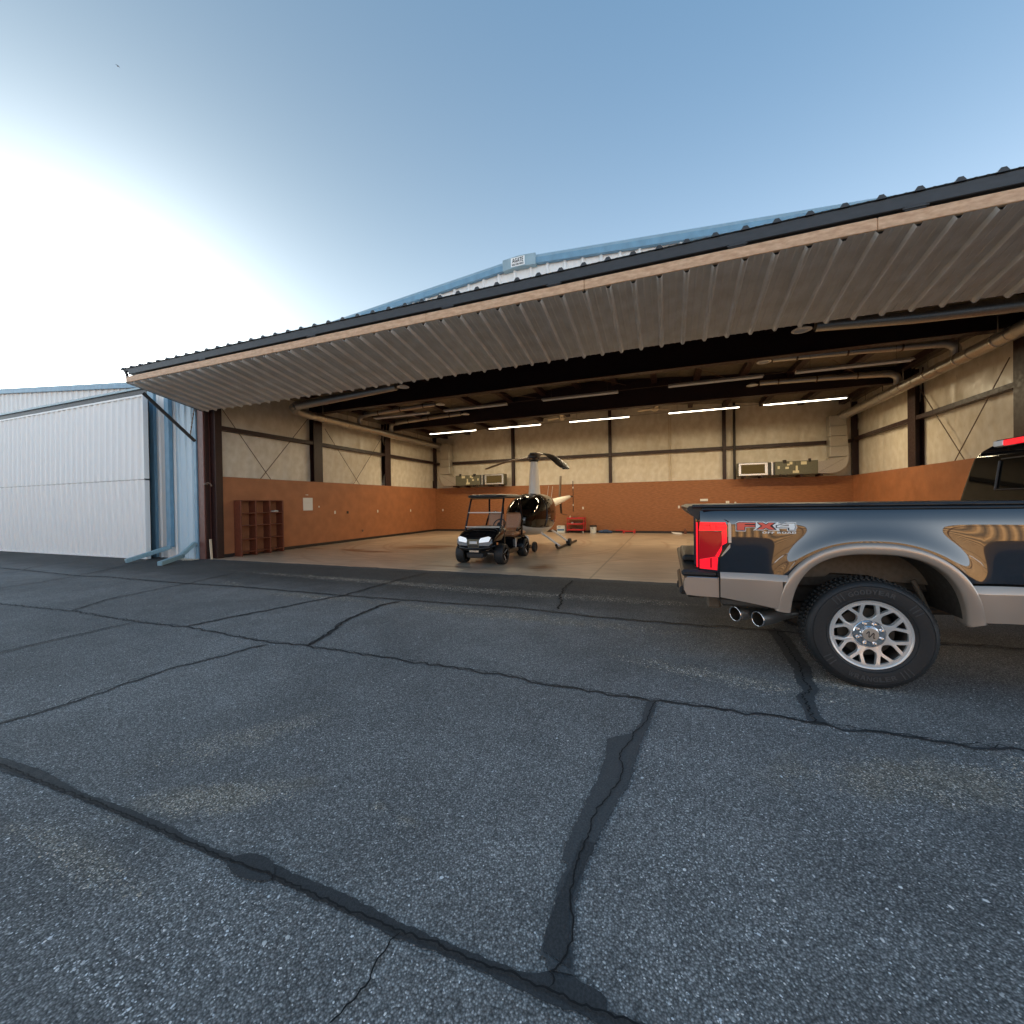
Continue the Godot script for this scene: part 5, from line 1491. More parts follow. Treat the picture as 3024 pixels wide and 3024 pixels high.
func build_bumper(T: Node3D) -> void:
	# painted bar with rounded ends
	var bar := MB.new()
	var rings := []
	for k in [[-1.0, 0.05], [-0.985, 0.02], [-0.93, 0.0], [0.93, 0.0], [0.985, 0.02], [1.005, 0.06]]:
		var ring := PackedVector3Array()
		var i := float(k[1])
		for p in [[0.415, 0.662], [0.415, 0.836], [0.16 + i, 0.836], [0.125 + i, 0.82], [0.118 + i, 0.76], [0.128 + i, 0.70], [0.165 + i, 0.664]]: ring.append(Vector3(p[0], p[1], k[0]))
		rings.append(ring)
	for i in rings.size() - 1:
		var A: PackedVector3Array = rings[i]
		var Bq: PackedVector3Array = rings[i + 1]
		for j in A.size():
			var k2 := (j + 1) % A.size()
			var m := (A[j] + A[k2]) * 0.5 - Vector3(0.28, 0.75, A[j].z)
			bar.quad_o(A[j], A[k2], Bq[k2], Bq[j], m)
	for e in [rings[0], rings[-1]]:
		for j in range(1, 6): bar.tri_o(e[0], e[j], e[j + 1], Vector3(0, 0, signf(e[0].z)))
	var b := part(T, "rear_bumper", bar, M.stone, 30)
	part(b, "bumper_end", MB.new().prism(poly([0.150, 0.672, 0.402, 0.666, 0.402, 0.826, 0.150, 0.832, 0.130, 0.80, 0.128, 0.72]), 1.0, 1.016), M.stone, 0)
	part(b, "step_pad", MB.new().box(Vector3(0.108, 0.838, -0.99), Vector3(0.41, 0.895, 0.992), 0.018), M.plastic, 0)
	part(b, "step_pad", MB.new().box(Vector3(0.135, 0.896, -0.55), Vector3(0.26, 0.965, 0.45), 0.02), M.plastic, 0)
	part(b, "chrome_line", MB.new().box(Vector3(0.155, 0.8335, 1.010), Vector3(0.402, 0.8385, 1.0185), 0.002), M.chrome, 0)
	part(b, "bumper_gap", MB.new().box(Vector3(0.404, 0.66, 0.90), Vector3(0.424, 0.88, 0.985)), M.black, 0)
	part(b, "lower_valance", MB.new().box(Vector3(0.10, 0.575, -0.6), Vector3(0.2, 0.66, 0.55), 0.02), M.plastic, 0)
	# tow receiver, cross tube, wiring socket
	part(T, "hitch_tube", MB.new().box(Vector3(0.34, 0.50, -0.62), Vector3(0.46, 0.62, 0.72), 0.015), M.under_pale, 0)
	var rc := MB.new()
	rc.box(Vector3(0.20, 0.445, -0.05), Vector3(0.45, 0.46, 0.05), 0.003)
	rc.box(Vector3(0.20, 0.545, -0.05), Vector3(0.45, 0.56, 0.05), 0.003)
	rc.box(Vector3(0.20, 0.46, -0.05), Vector3(0.45, 0.545, -0.036), 0.003)
	rc.box(Vector3(0.20, 0.46, 0.036), Vector3(0.45, 0.545, 0.05), 0.003)
	part(T, "hitch_receiver", rc, M.under, 0)
	part(T, "hitch_plate", MB.new().prism(poly([0.30, 0.50, 0.66, 0.56, 0.68, 0.62, 0.34, 0.66, 0.27, 0.58]), 0.30, 0.32), M.under_pale, 0)
	part(T, "tow_socket", MB.new().box(Vector3(0.085, 0.575, 0.12), Vector3(0.13, 0.64, 0.20), 0.008), M.black, 0)

func build_decal(T: Node3D) -> void:
	# FX4 OFF ROAD: white outline, dark gap, red F X, grey 4
	var d := Node3D.new()
	d.name = "side_decal"
	T.add_child(d, true)
	var sx := func(u: float) -> float: return 0.551 + (u - 236.0) / (1490.0 - 236.0) * 0.452
	var sy := func(v: float) -> float: return 1.336 - (v - 262.0) / (500.0 - 262.0) * 0.086
	var P := func(a: Array) -> PackedVector2Array:
		var o := PackedVector2Array()
		for i in range(0, a.size(), 2): o.append(Vector2(sx.call(float(a[i])), sy.call(float(a[i + 1]))))
		return o
	var white := MB.new()
	white.prism(P.call([236, 290, 300, 262, 818, 268, 872, 298, 915, 270, 1150, 274, 1110, 300, 1180, 318, 1290, 278, 1475, 280, 1475, 365, 1492, 380, 1492, 412, 1470, 428, 1470, 486, 1292, 486, 1292, 435, 1120, 432, 1150, 478, 920, 472, 868, 438, 810, 472, 600, 470, 672, 412, 448, 408, 446, 498, 236, 498]), 0.0, 0.0006, on_side(0.0012), false)
	part(d, "decal_outline", white, M.decal_white, 0)
	var dark := MB.new()
	dark.prism(P.call([248, 300, 306, 276, 660, 282, 656, 404, 440, 400, 434, 486, 248, 486]), 0.0, 0.0006, on_side(0.0022), false)
	dark.prism(P.call([676, 282, 808, 282, 872, 322, 918, 284, 1090, 288, 1000, 356, 1090, 462, 918, 458, 868, 424, 810, 458, 650, 456, 760, 372]), 0.0, 0.0006, on_side(0.0022), false)
	dark.prism(P.call([1068, 352, 1290, 292, 1460, 294, 1460, 370, 1478, 384, 1478, 404, 1456, 416, 1456, 470, 1310, 470, 1310, 420, 1068, 414]), 0.0, 0.0006, on_side(0.0022), false)
	part(d, "decal_shadow", dark, M.ink, 0)
	var red := MB.new()
	red.prism(P.call([262, 308, 312, 288, 650, 296, 650, 324, 430, 324, 428, 350, 646, 352, 644, 388, 422, 388, 420, 470, 266, 470]), 0.0, 0.0006, on_side(0.0032), false)
	red.prism(P.call([706, 296, 800, 294, 872, 342, 932, 296, 1040, 298, 946, 366, 1048, 452, 930, 448, 868, 406, 800, 448, 690, 446, 796, 370]), 0.0, 0.0006, on_side(0.0032), false)
	part(d, "decal_letter", red, M.decal_red, 0)
	var grey := MB.new()
	grey.prism(P.call([1090, 362, 1290, 306, 1446, 306, 1446, 376, 1462, 388, 1462, 398, 1442, 408, 1442, 456, 1336, 456, 1336, 404, 1090, 402]), 0.0, 0.0006, on_side(0.0032), false)
	part(d, "decal_letter", grey, M.decal_white, 0)
	part(d, "decal_shadow", MB.new().prism(P.call([1150, 366, 1290, 330, 1330, 330, 1330, 374, 1150, 376]), 0.0, 0.0004, on_side(0.0044), false), M.decal_grey, 0)
	var small := text_mb("OFF ROAD", 0.016, 0.245, Transform3D(Basis(), Vector3(sx.call(1130.0), 1.2415, 0.0)), true, 0.001)
	part(d, "decal_lettering", small.mapped(func(p): return Vector3(p.x, p.y, body_z(p.x, p.y) + 0.003 + p.z)), M.decal_white, 0)

func make_wheel(T: Node3D, called: String) -> Node3D:
	var W := Node3D.new()
	W.name = named(T, called)
	T.add_child(W, true)
	var ax := Transform3D(Basis(Vector3(1, 0, 0), Vector3(0, 0, 1), Vector3(0, -1, 0)), Vector3.ZERO)   # lathe axis along z
	# tyre
	var ty := MB.new()
	var pr := [[0.270, 0.108], [0.275, 0.122], [0.292, 0.130], [0.297, 0.128], [0.300, 0.133], [0.345, 0.1395], [0.385, 0.138], [0.389, 0.1335], [0.392, 0.137], [0.408, 0.131], [0.4205, 0.117], [0.428, 0.105], [0.433, 0.085], [0.433, 0.0], [0.433, -0.085], [0.428, -0.105], [0.408, -0.131], [0.385, -0.138], [0.345, -0.1395], [0.300, -0.130], [0.270, -0.108]]
	var prof := []
	for i in pr.size(): prof.append(Vector2(pr[pr.size() - 1 - i][0], pr[pr.size() - 1 - i][1]))
	ty.lathe(prof, ax, 96)
	var tyre := part(W, "tyre", ty, M.rubber, 35)
	var lug := MB.new()
	for i in 76:
		var a := TAU * i / 76
		var long := i % 2 == 0
		for s in [-1, 1]:
			var x2 := Transform3D(Basis(Vector3(0, 0, 1), a), Vector3.ZERO)
			lug.box(Vector3(0.400 if long else 0.411, -0.0105, s * 0.1215 - 0.018), Vector3(0.432, 0.0105, s * 0.1215 + (0.014 if long else 0.008)), 0.004, x2 * Transform3D(Basis(Vector3(0, 1, 0), s * 0.16), Vector3(0, 0, 0)))
			lug.box(Vector3(0.425, -0.013, s * 0.062 - 0.032), Vector3(0.4385, 0.011, s * 0.062 + 0.032), 0.003, x2)
	var lg := part(tyre, "tread_block", lug, M.tread, 0)
	stuff(lg)
	var bars := MB.new()
	for i in 4:
		for k in 3:
			var a := deg_to_rad(38.0 + 90.0 * i + (5.0 * k - 5.0))
			bars.box(Vector3(0.318, -0.004, 0.1385), Vector3(0.382, 0.004, 0.1418), 0.001, Transform3D(Basis(Vector3(0, 0, 1), a + 0.0), Vector3.ZERO))
	part(tyre, "sidewall_bar", bars, M.letter, 0)
	for w in [["GOODYEAR", PI / 2, 0.115, 1.0], ["WRANGLER", -PI / 2, 0.115, -1.0]]:
		var lm := MB.new()
		for i in 8:
			var off: float = (i - 3.5) * w[2] * (-1.0 if w[3] > 0 else 1.0)
			var a: float = w[1] + off
			var up: Vector3 = Vector3(cos(a), sin(a), 0) * float(w[3])
			var b := Basis(up.cross(Vector3(0, 0, 1)), up, Vector3(0, 0, 1))
			var ch: String = w[0][i]
			lm.add(text_mb(ch, 0.036, 0.034, Transform3D(b, Vector3(cos(a), sin(a), 0) * 0.346 + Vector3(0, 0, 0.1405)), true, 0.003))
		part(tyre, "sidewall_lettering", lm, M.letter, 0)
	# rim: barrel, eight forked spokes, outer ring
	var R := part(W, "rim", rim_mesh(), M.alloy, 25)
	var barrel := MB.new()
	barrel.lathe([Vector2(0.262, -0.10), Vector2(0.228, -0.08), Vector2(0.225, 0.06), Vector2(0.240, 0.095), Vector2(0.262, 0.108)].map(func(p): return p), ax, 64)
	part(R, "barrel", barrel, M.alloy_dark, 40)
	var ring := MB.new()
	ring.lathe([Vector2(0.2745, 0.102), Vector2(0.2755, 0.116), Vector2(0.272, 0.121), Vector2(0.262, 0.119), Vector2(0.258, 0.112)], ax, 96)
	part(R, "rim_edge", ring, M.alloy, 50)
	part(R, "brake_disc", MB.new().lathe([Vector2(0.19, 0.0), Vector2(0.19, 0.02), Vector2(0.05, 0.025), Vector2(0, 0.025)], ax, 40), M.under, 30)
	part(R, "wheel_back", MB.new().lathe([Vector2(0.262, -0.085), Vector2(0.0, -0.085)], ax, 40), M.black, 30)
	# chrome hub cover, eight nuts, satin cap with an embossed squiggle
	var hub := MB.new()
	hub.lathe([Vector2(0.107, 0.070), Vector2(0.106, 0.090), Vector2(0.101, 0.095), Vector2(0.066, 0.097), Vector2(0.062, 0.105), Vector2(0.058, 0.115), Vector2(0.054, 0.118), Vector2(0.0, 0.119)], ax, 56)
	var H := part(R, "hub_cover", hub, M.chrome, 40)
	H.set_meta("_", 0)
	H.remove_meta("_")
	var groove := MB.new()
	groove.lathe([Vector2(0.1125, 0.0865), Vector2(0.1075, 0.0905), Vector2(0.1072, 0.080)], ax, 56)
	part(R, "hub_groove", groove, M.black, 0)
	for i in 8:
		var a := TAU * (i + 0.5) / 8
		var nb := MB.new()
		nb.lathe([Vector2(0.0135, 0.092), Vector2(0.013, 0.108), Vector2(0.009, 0.114), Vector2(0, 0.116)], ax.translated(Vector3(cos(a), sin(a), 0) * 0.084), 14)
		part(R, "wheel_nut", nb, M.chrome, 40)
	part(R, "centre_cap", MB.new().lathe([Vector2(0.053, 0.1185), Vector2(0.052, 0.1225), Vector2(0.0, 0.1235)], ax, 40), M.satin, 40)
	var sq := []
	for i in 41:
		var t := i / 40.0
		var xx := (t - 0.5) * 0.056
		sq.append(Vector3(xx * 1.1, 0.021 * sin(t * TAU * 1.9 - 0.3) * minf(1.0, 0.55 + 4.0 * minf(t, 1.0 - t)), 0.1235).rotated(Vector3(0, 0, 1), -0.35))
	part(R, "cap_emblem", MB.new().tube(sq, 0.0034, 6), M.ink, 60)
	return W

func rim_mesh() -> MB:
	var mb := MB.new()
	var q := PI / 8
	var A := func(r: float, a: float) -> Vector2: return Vector2(cos(a), sin(a)) * r
	var L := PackedVector2Array()   # one half of one spoke, from its axis to the middle of the window
	var ring_in := 0.2395
	L.append(A.call(0.100, 0.0))
	L.append(A.call(0.180, 0.0))
	# inside edge of the fork, out to the ring
	L.append(Vector2(0.183, 0.0035)); L.append(Vector2(0.231, 0.0315)); L.append(Vector2(0.236, 0.0325))
	L.append(A.call(ring_in, 0.11)); L.append(A.call(ring_in, 0.0))
	L.append(A.call(0.262, 0.0)); L.append(A.call(0.262, q * 0.25)); L.append(A.call(0.262, q * 0.5)); L.append(A.call(0.262, q * 0.75)); L.append(A.call(0.262, q))
	L.append(A.call(ring_in, q)); L.append(A.call(ring_in, 0.285)); L.append(A.call(0.2375, 0.262))
	# outside edge of the fork, back to the stem and the hub
	L.append(Vector2(0.222, 0.0535)); L.append(Vector2(0.174, 0.0232)); L.append(Vector2(0.162, 0.0200)); L.append(Vector2(0.148, 0.0208)); L.append(Vector2(0.136, 0.0255)); L.append(A.call(0.128, 0.27)); L.append(A.call(0.122, q))
	L.append(A.call(0.100, q)); L.append(A.call(0.100, q * 0.5))
	for i in 8:
		for m in [1.0, -1.0]:
			var p := PackedVector2Array()
			for v in L: p.append(Vector2(v.x, v.y * m).rotated(TAU * i / 8 + PI / 8))
			var f := func(x: float, y: float, z: float) -> Vector3:
				var r := sqrt(x * x + y * y)
				var dish := lerpf(0.088, 0.114, smoothstep(0.10, 0.26, r))
				return Vector3(x, y, dish + z)
			mb.prism(p, -0.035, 0.0, f)
	return mb

func build_cab(T: Node3D) -> void:
	# greenhouse: outline in plan at each height, rounded rear corners
	var w := func(y: float) -> float: return 0.945 - 0.62 * pow(maxf(y - 1.46, 0.0), 1.15) * 0.55 - 0.25 * pow(maxf(y - 1.90, 0.0) / 0.2, 2.0)
	var xr := func(y: float) -> float: return 2.935 + 0.11 * maxf(y - 1.46, 0.0) + 0.10 * pow(maxf(y - 1.92, 0.0) / 0.16, 2.0)
	var xf := func(y: float) -> float: return 5.55 - 1.15 * maxf(y - 1.30, 0.0) - 0.10 * pow(maxf(y - 1.92, 0.0) / 0.16, 2.0)
	var outline := func(y: float, grow: float) -> PackedVector3Array:
		var p := PackedVector3Array()
		var W: float = w.call(y) + grow
		var a: float = xr.call(y) - grow
		var b: float = xf.call(y) + grow
		var r := 0.26
		for s in [[1, 0], [1, 1], [-1, 1], [-1, 0]]: pass
		for k in 9: p.append(Vector3(b - r + r * sin(PI / 2 * (1 - k / 8.0)) * 1.0, y, W - 0.5 * r + 0.5 * r * cos(PI / 2 * (1 - k / 8.0))))
		for k in 9: p.append(Vector3(a + r * 0.9 - r * 0.9 * sin(PI / 2 * k / 8.0), y, W - r * 0.7 + r * 0.7 * cos(PI / 2 * k / 8.0)))
		for k in 9: p.append(Vector3(a + r * 0.9 - r * 0.9 * cos(PI / 2 * k / 8.0), y, -W + r * 0.7 - r * 0.7 * sin(PI / 2 * k / 8.0)))
		for k in 9: p.append(Vector3(b - r + r * sin(PI / 2 * k / 8.0), y, -W + 0.5 * r - 0.5 * r * cos(PI / 2 * k / 8.0)))
		return p
	var ys := [1.38, 1.46, 1.60, 1.74, 1.84, 1.92, 1.98, 2.02, 2.05, 2.065]
	var shell := MB.new()
	for i in ys.size() - 1:
		var A: PackedVector3Array = outline.call(ys[i], 0.0)
		var C: PackedVector3Array = outline.call(ys[i + 1], 0.0)
		for j in A.size():
			var k := (j + 1) % A.size()
			var o := (A[j] + A[k]) * 0.5 - Vector3(4.2, A[j].y - 0.2, 0)
			shell.quad_o(A[j], A[k], C[k], C[j], o)
	var top: PackedVector3Array = outline.call(2.065, 0.0)
	var cen := Vector3(4.0, 2.085, 0)
	for j in top.size(): shell.tri_o(top[j], top[(j + 1) % top.size()], cen, Vector3.UP)
	var C2 := part(T, "cab", shell, M.gloss_black, 40)
	# back window: dark glass a little proud of the shell, slider frame on it
	var gl := MB.new()
	var gy := [1.475, 1.60, 1.74, 1.84, 1.915]
	for i in gy.size() - 1:
		var A: PackedVector3Array = outline.call(gy[i], 0.004)
		var D: PackedVector3Array = outline.call(gy[i + 1], 0.004)
		for j in range(13, 22): gl.quad_o(A[j], A[j + 1], D[j + 1], D[j], Vector3(-1, 0, 0))
	part(C2, "rear_window", gl, M.tint, 50)
	var xw := func(y: float) -> float: return xr.call(y) - 0.012
	var fr := MB.new()
	for s in [-1, 1]:
		fr.tube([Vector3(xw.call(1.585), 1.585, s * 0.30), Vector3(xw.call(1.86), 1.86, s * 0.29)], 0.010, 8)
	fr.tube([Vector3(xw.call(1.585), 1.585, -0.30), Vector3(xw.call(1.585), 1.585, 0.30)], 0.008, 8)
	fr.tube([Vector3(xw.call(1.875), 1.875, -0.27), Vector3(xw.call(1.875), 1.875, 0.27)], 0.008, 8)
	part(C2, "slider_frame", fr, M.plastic, 40)
	# high brake lamp: clear, red, clear
	var hb := part(C2, "high_brake_lamp", MB.new().box(Vector3(2.93, 1.985, -0.30), Vector3(3.08, 2.055, 0.30), 0.015), M.gloss_black, 0)
	for q in [[-0.29, -0.17, M.lamp_white], [-0.168, 0.168, M.lamp_red], [0.17, 0.29, M.lamp_white]]:
		part(hb, "lens", MB.new().box(Vector3(2.918, 1.992, q[0]), Vector3(2.95, 2.045, q[1]), 0.006), q[2], 0)
	# lower cab, hood and front end
	var prof := [[2.935, 1.44], [5.35, 1.40], [5.55, 1.36], [6.65, 1.30], [6.80, 1.20], [6.82, 0.62], [2.935, 0.60]]
	var pp := PackedVector2Array()
	for q in prof: pp.append(Vector2(q[0], q[1]))
	part(C2, "lower_cab", MB.new().prism(pp, -0.97, 0.97), M.navy, 20)
	part(C2, "rocker", MB.new().box(Vector3(2.935, 0.58, 0.972), Vector3(5.2, 0.86, 1.02), 0.03), M.stone, 0)
	part(C2, "rocker", MB.new().box(Vector3(2.935, 0.58, -1.02), Vector3(5.2, 0.86, -0.972), 0.03), M.stone, 0)
	part(C2, "front_bumper", MB.new().box(Vector3(6.7, 0.55, -0.98), Vector3(6.95, 0.85, 0.98), 0.05), M.chrome, 0)
	for s in [-1, 1]:
		part(C2, "side_window", MB.new().prism(poly([3.25, 1.47, 5.05, 1.45, 4.75, 1.88, 3.35, 1.88]), 0.0, 0.006, func(x, y, z): return Vector3(x, y, s * (w.call(y) + 0.003 + z))), M.tint, 0)
		part(C2, "wheel_arch", MB.new().lathe([Vector2(0.50, -0.03), Vector2(0.62, 0.0)], Transform3D(Basis(Vector3(1, 0, 0), Vector3(0, 0, s), Vector3(0, -s, 0)), Vector3(AXLE.x + 4.46, AXLE.y + 0.04, s * 1.0)), 40, 0.0, PI) if s > 0 else MB.new().lathe([Vector2(0.50, -0.03), Vector2(0.62, 0.0)], Transform3D(Basis(Vector3(1, 0, 0), Vector3(0, 0, -1), Vector3(0, 1, 0)), Vector3(AXLE.x + 4.46, AXLE.y + 0.04, -1.0)), 40, PI, TAU), M.stone, 40)
		part(C2, "wheel_well", MB.new().lathe([Vector2(0.0, 0.0), Vector2(0.52, 0.0)], Transform3D(Basis(Vector3(1, 0, 0), Vector3(0, 0, 1), Vector3(0, -1, 0)), Vector3(AXLE.x + 4.46, AXLE.y + 0.04, s * 0.975)), 32), M.black, 0)

# ------------------------------------------------------------------ golf cart; faces +z (towards us), origin under the front axle
func cart_wheel(C: Node3D, at: Vector3, side: float) -> void:
	var W := Node3D.new()
	W.name = named(C, "wheel")
	C.add_child(W, true)
	W.position = at
	var ax := Transform3D(Basis(Vector3(0, -side, 0), Vector3(side, 0, 0), Vector3(0, 0, 1)), Vector3.ZERO)
	var t := MB.new()
	t.lathe([Vector2(0.165, -0.11), Vector2(0.20, -0.122), Vector2(0.235, -0.115), Vector2(0.252, -0.09), Vector2(0.256, -0.03), Vector2(0.256, 0.03), Vector2(0.252, 0.09), Vector2(0.235, 0.115), Vector2(0.20, 0.122), Vector2(0.165, 0.11)], ax, 40)
	var ty := part(W, "tyre", t, M.rubber, 40)
	var gr := MB.new()
	for k in 3: gr.lathe([Vector2(0.2572, -0.055 + 0.05 * k), Vector2(0.2572, -0.045 + 0.05 * k)], ax, 40)
	part(ty, "tread_groove", gr, M.black, 40)
	var r := MB.new()
	r.lathe([Vector2(0.168, 0.112), Vector2(0.160, 0.105), Vector2(0.155, 0.05), Vector2(0.0, 0.04)], ax, 32)
	var R := part(W, "rim", r, M.gloss_black, 30)
	for i in 6:
		var a := TAU * i / 6 + 0.3
		var sp := MB.new()
		var d := Vector3(0, sin(a), cos(a))
		var x := Vector3(side, 0, 0)
		sp.bar(d * 0.03 + x * 0.062, d * 0.155 + x * 0.098, 0.022, 0.02, x, 0.004)
		part(R, "spoke", sp, M.steel if i % 2 == 0 else M.gloss_black, 0)
	part(R, "hub", MB.new().lathe([Vector2(0.035, 0.06), Vector2(0.03, 0.085), Vector2(0, 0.088)], ax, 16), M.gloss_black)

func build_cart() -> void:
	var C := thing("golf_cart", "black golf cart with brown seats and lit white headlamps", "golf cart", Vector3(-4.44, 0.012, -9.42))
	for s in [-1, 1]:
		cart_wheel(C, Vector3(s * 0.535, 0.255, 0.0), s)
		cart_wheel(C, Vector3(s * 0.535, 0.255, -1.62), s)
	# front body: lofted cowl
	var cow := MB.new()
	var rings := []
	for k in [[0.47, 0.46, 0.36, 0.10], [0.46, 0.50, 0.45, 0.16], [0.40, 0.57, 0.50, 0.21], [0.20, 0.66, 0.52, 0.25], [0.0, 0.71, 0.52, 0.26], [-0.20, 0.75, 0.51, 0.26], [-0.36, 0.76, 0.47, 0.25]]:
		var ring := PackedVector3Array()
		for i in 28:
			var a := TAU * i / 28
			var c := cos(a)
			var sn := sin(a)
			var e := pow(pow(absf(c), 4.0) + pow(absf(sn), 4.0), -0.25)
			# arches are cut by lifting the lower half at the sides
			var y: float = k[1] + k[3] * sn * e * (0.75 if sn > 0 else 0.85)
			var x: float = k[2] * c * e
			if sn < 0.2 and absf(x) > 0.30 and k[0] < 0.44: y = maxf(y, 0.60)
			ring.append(Vector3(x, y, k[0]))
		rings.append(ring)
	for i in rings.size() - 1:
		for j in 28:
			var q := (j + 1) % 28
			cow.quad_o(rings[i][j], rings[i][q], rings[i + 1][q], rings[i + 1][j], (rings[i][j] + rings[i][q]) * 0.5 - Vector3(0, rings[i][0].y, rings[i][j].z - 0.1))
	cow.fan(rings[0], false); cow.fan(rings[-1], true)
	var body := part(C, "front_cowl", cow, M.gloss_black, 45)
	# lamps
	for s in [-1, 1]:
		var lp := MB.new()
		lp.prism(PackedVector2Array([Vector2(s * 0.17, 0.575), Vector2(s * 0.40, 0.60), Vector2(s * 0.445, 0.70), Vector2(s * 0.38, 0.725), Vector2(s * 0.20, 0.685), Vector2(s * 0.165, 0.63)]), 0.0, 0.012, func(x, y, z): return Vector3(x, y, 0.535 - 0.30 * pow(maxf(absf(x) - 0.1, 0.0), 1.5) - 0.30 * maxf(y - 0.58, 0.0) + z))
		var L := part(C, "headlamp", lp, M.cart_lamp, 10)
		var lb := MB.new()
		lb.prism(PackedVector2Array([Vector2(s * 0.15, 0.50), Vector2(s * 0.40, 0.50), Vector2(s * 0.46, 0.56), Vector2(s * 0.47, 0.665), Vector2(s * 0.41, 0.595), Vector2(s * 0.165, 0.565)]), 0.0, 0.010, func(x, y, z): return Vector3(x, y, 0.520 - 0.30 * pow(maxf(absf(x) - 0.1, 0.0), 1.5) - 0.30 * maxf(y - 0.58, 0.0) + z))
		part(L, "lamp_surround", lb, M.lamp_surround, 10)
	var gr := MB.new()
	gr.prism(PackedVector2Array([Vector2(-0.145, 0.45), Vector2(0.145, 0.45), Vector2(0.165, 0.655), Vector2(-0.165, 0.655)]), 0.475, 0.512)
	var G := part(C, "grille", gr, M.unit, 0)
	part(G, "badge", MB.new().box(Vector3(-0.10, 0.545, 0.513), Vector3(0.10, 0.605, 0.519), 0.01), M.lamp_white, 0)
	for k in 5: part(G, "badge_mark", MB.new().box(Vector3(-0.078 + k * 0.034, 0.563, 0.5195), Vector3(-0.058 + k * 0.034, 0.588, 0.5205)), M.heli_silver, 0)
	part(G, "grille_slot", MB.new().box(Vector3(-0.135, 0.47, 0.513), Vector3(0.135, 0.515, 0.516)), M.black, 0)
	# bumper lip, plate, front pan
	var lip := MB.new()
	lip.tube([Vector3(-0.50, 0.50, 0.34), Vector3(-0.38, 0.455, 0.47), Vector3(-0.15, 0.425, 0.525), Vector3(0.15, 0.425, 0.525), Vector3(0.38, 0.455, 0.47), Vector3(0.50, 0.50, 0.34)], 0.032, 10)
	part(C, "bumper", lip, M.gloss_black, 60)
	part(C, "number_plate", MB.new().box(Vector3(-0.13, 0.335, 0.47), Vector3(0.13, 0.385, 0.478), 0.003), M.satin, 0)
	part(C, "front_pan", MB.new().box(Vector3(-0.22, 0.19, 0.16), Vector3(0.22, 0.33, 0.46), 0.03), M.plastic, 0)
	for s in [-1, 1]:
		part(C, "suspension_arm", MB.new().tube([Vector3(s * 0.20, 0.27, 0.12), Vector3(s * 0.44, 0.25, 0.02)], 0.018, 8), M.satin)
		part(C, "suspension_arm", MB.new().tube([Vector3(s * 0.22, 0.42, 0.08), Vector3(s * 0.42, 0.27, 0.02)], 0.02, 8), M.black)
	# floor, side sills, rear body
	part(C, "floor_pan", MB.new().box(Vector3(-0.50, 0.22, -1.0), Vector3(0.50, 0.30, -0.30), 0.02), M.plastic, 0)
	part(C, "front_panel", MB.new().box(Vector3(-0.48, 0.30, -0.40), Vector3(0.48, 0.76, -0.33), 0.02), M.gloss_black, 0)
	part(C, "dash", MB.new().box(Vector3(-0.50, 0.76, -0.46), Vector3(0.50, 0.88, -0.26), 0.04), M.plastic, 0)
	part(C, "rear_body", MB.new().box(Vector3(-0.53, 0.28, -1.95), Vector3(0.53, 0.60, -0.98), 0.06), M.gloss_black, 0)
	for s in [-1, 1]:
		part(C, "sill", MB.new().box(Vector3(s * 0.52 - 0.04, 0.20, -1.30), Vector3(s * 0.52 + 0.04, 0.33, -0.28), 0.02), M.gloss_black, 0)
		for k in 2: part(C, "chrome_stripe", MB.new().box(Vector3(s * 0.545 - 0.004, 0.30, -0.98 - k * 0.05), Vector3(s * 0.545 + 0.004, 0.58, -0.965 - k * 0.05), 0.002), M.chrome, 0)
		part(C, "rear_fender", MB.new().lathe([Vector2(0.30, -0.10), Vector2(0.32, 0.0), Vector2(0.30, 0.12)], Transform3D(Basis(Vector3(0, 0, 1), Vector3(1, 0, 0), Vector3(0, 1, 0)), Vector3(s * 0.50, 0.255, -1.62)), 24, PI, TAU), M.gloss_black, 40)
	# seats
	part(C, "seat", MB.new().box(Vector3(-0.50, 0.605, -1.50), Vector3(0.50, 0.735, -0.95), 0.05), M.leather, 30)
	var tilt := Transform3D(Basis(Vector3.RIGHT, -0.20), Vector3(0, 0.76, -1.50))
	for s in [-1, 1]:
		var bk := MB.new()
		bk.box(Vector3(s * 0.27 - 0.235, 0.0, -0.06), Vector3(s * 0.27 + 0.235, 0.50, 0.05), 0.05, tilt)
		var S := part(C, "backrest", bk, M.leather, 30)
		var pn := MB.new()
		for k in 5: pn.box(Vector3(s * 0.27 - 0.12, 0.06 + k * 0.078, 0.048), Vector3(s * 0.27 + 0.12, 0.13 + k * 0.078, 0.060), 0.012, tilt)
		part(S, "seat_pleats", pn, M.leather, 20)
		# black rail that hoops over the seat side
		part(C, "seat_rail", MB.new().tube([Vector3(s * 0.50, 0.75, -1.25), Vector3(s * 0.545, 0.80, -1.40), Vector3(s * 0.545, 1.05, -1.56), Vector3(s * 0.50, 1.22, -1.62), Vector3(s * 0.30, 1.29, -1.65)], 0.026, 10), M.gloss_black, 60)
		part(C, "armrest", MB.new().tube([Vector3(s * 0.53, 0.76, -1.1), Vector3(s * 0.54, 0.83, -1.16), Vector3(s * 0.54, 0.85, -1.40)], 0.022, 8), M.plastic, 60)
	# a second row that faces back
	part(C, "rear_seat", MB.new().box(Vector3(-0.50, 0.60, -2.02), Vector3(0.50, 0.72, -1.62), 0.05), M.leather, 30)
	# steering wheel on the driver's side
	var st := MB.new()
	var ctr := Vector3(0.235, 0.965, -0.60)
	var bs := Basis(Vector3.RIGHT, 0.95)
	var pth := []
	for k in 25: pth.append(ctr + bs * Vector3(cos(TAU * k / 24) * 0.165, 0, sin(TAU * k / 24) * 0.165))
	st.tube(pth, 0.016, 8, false)
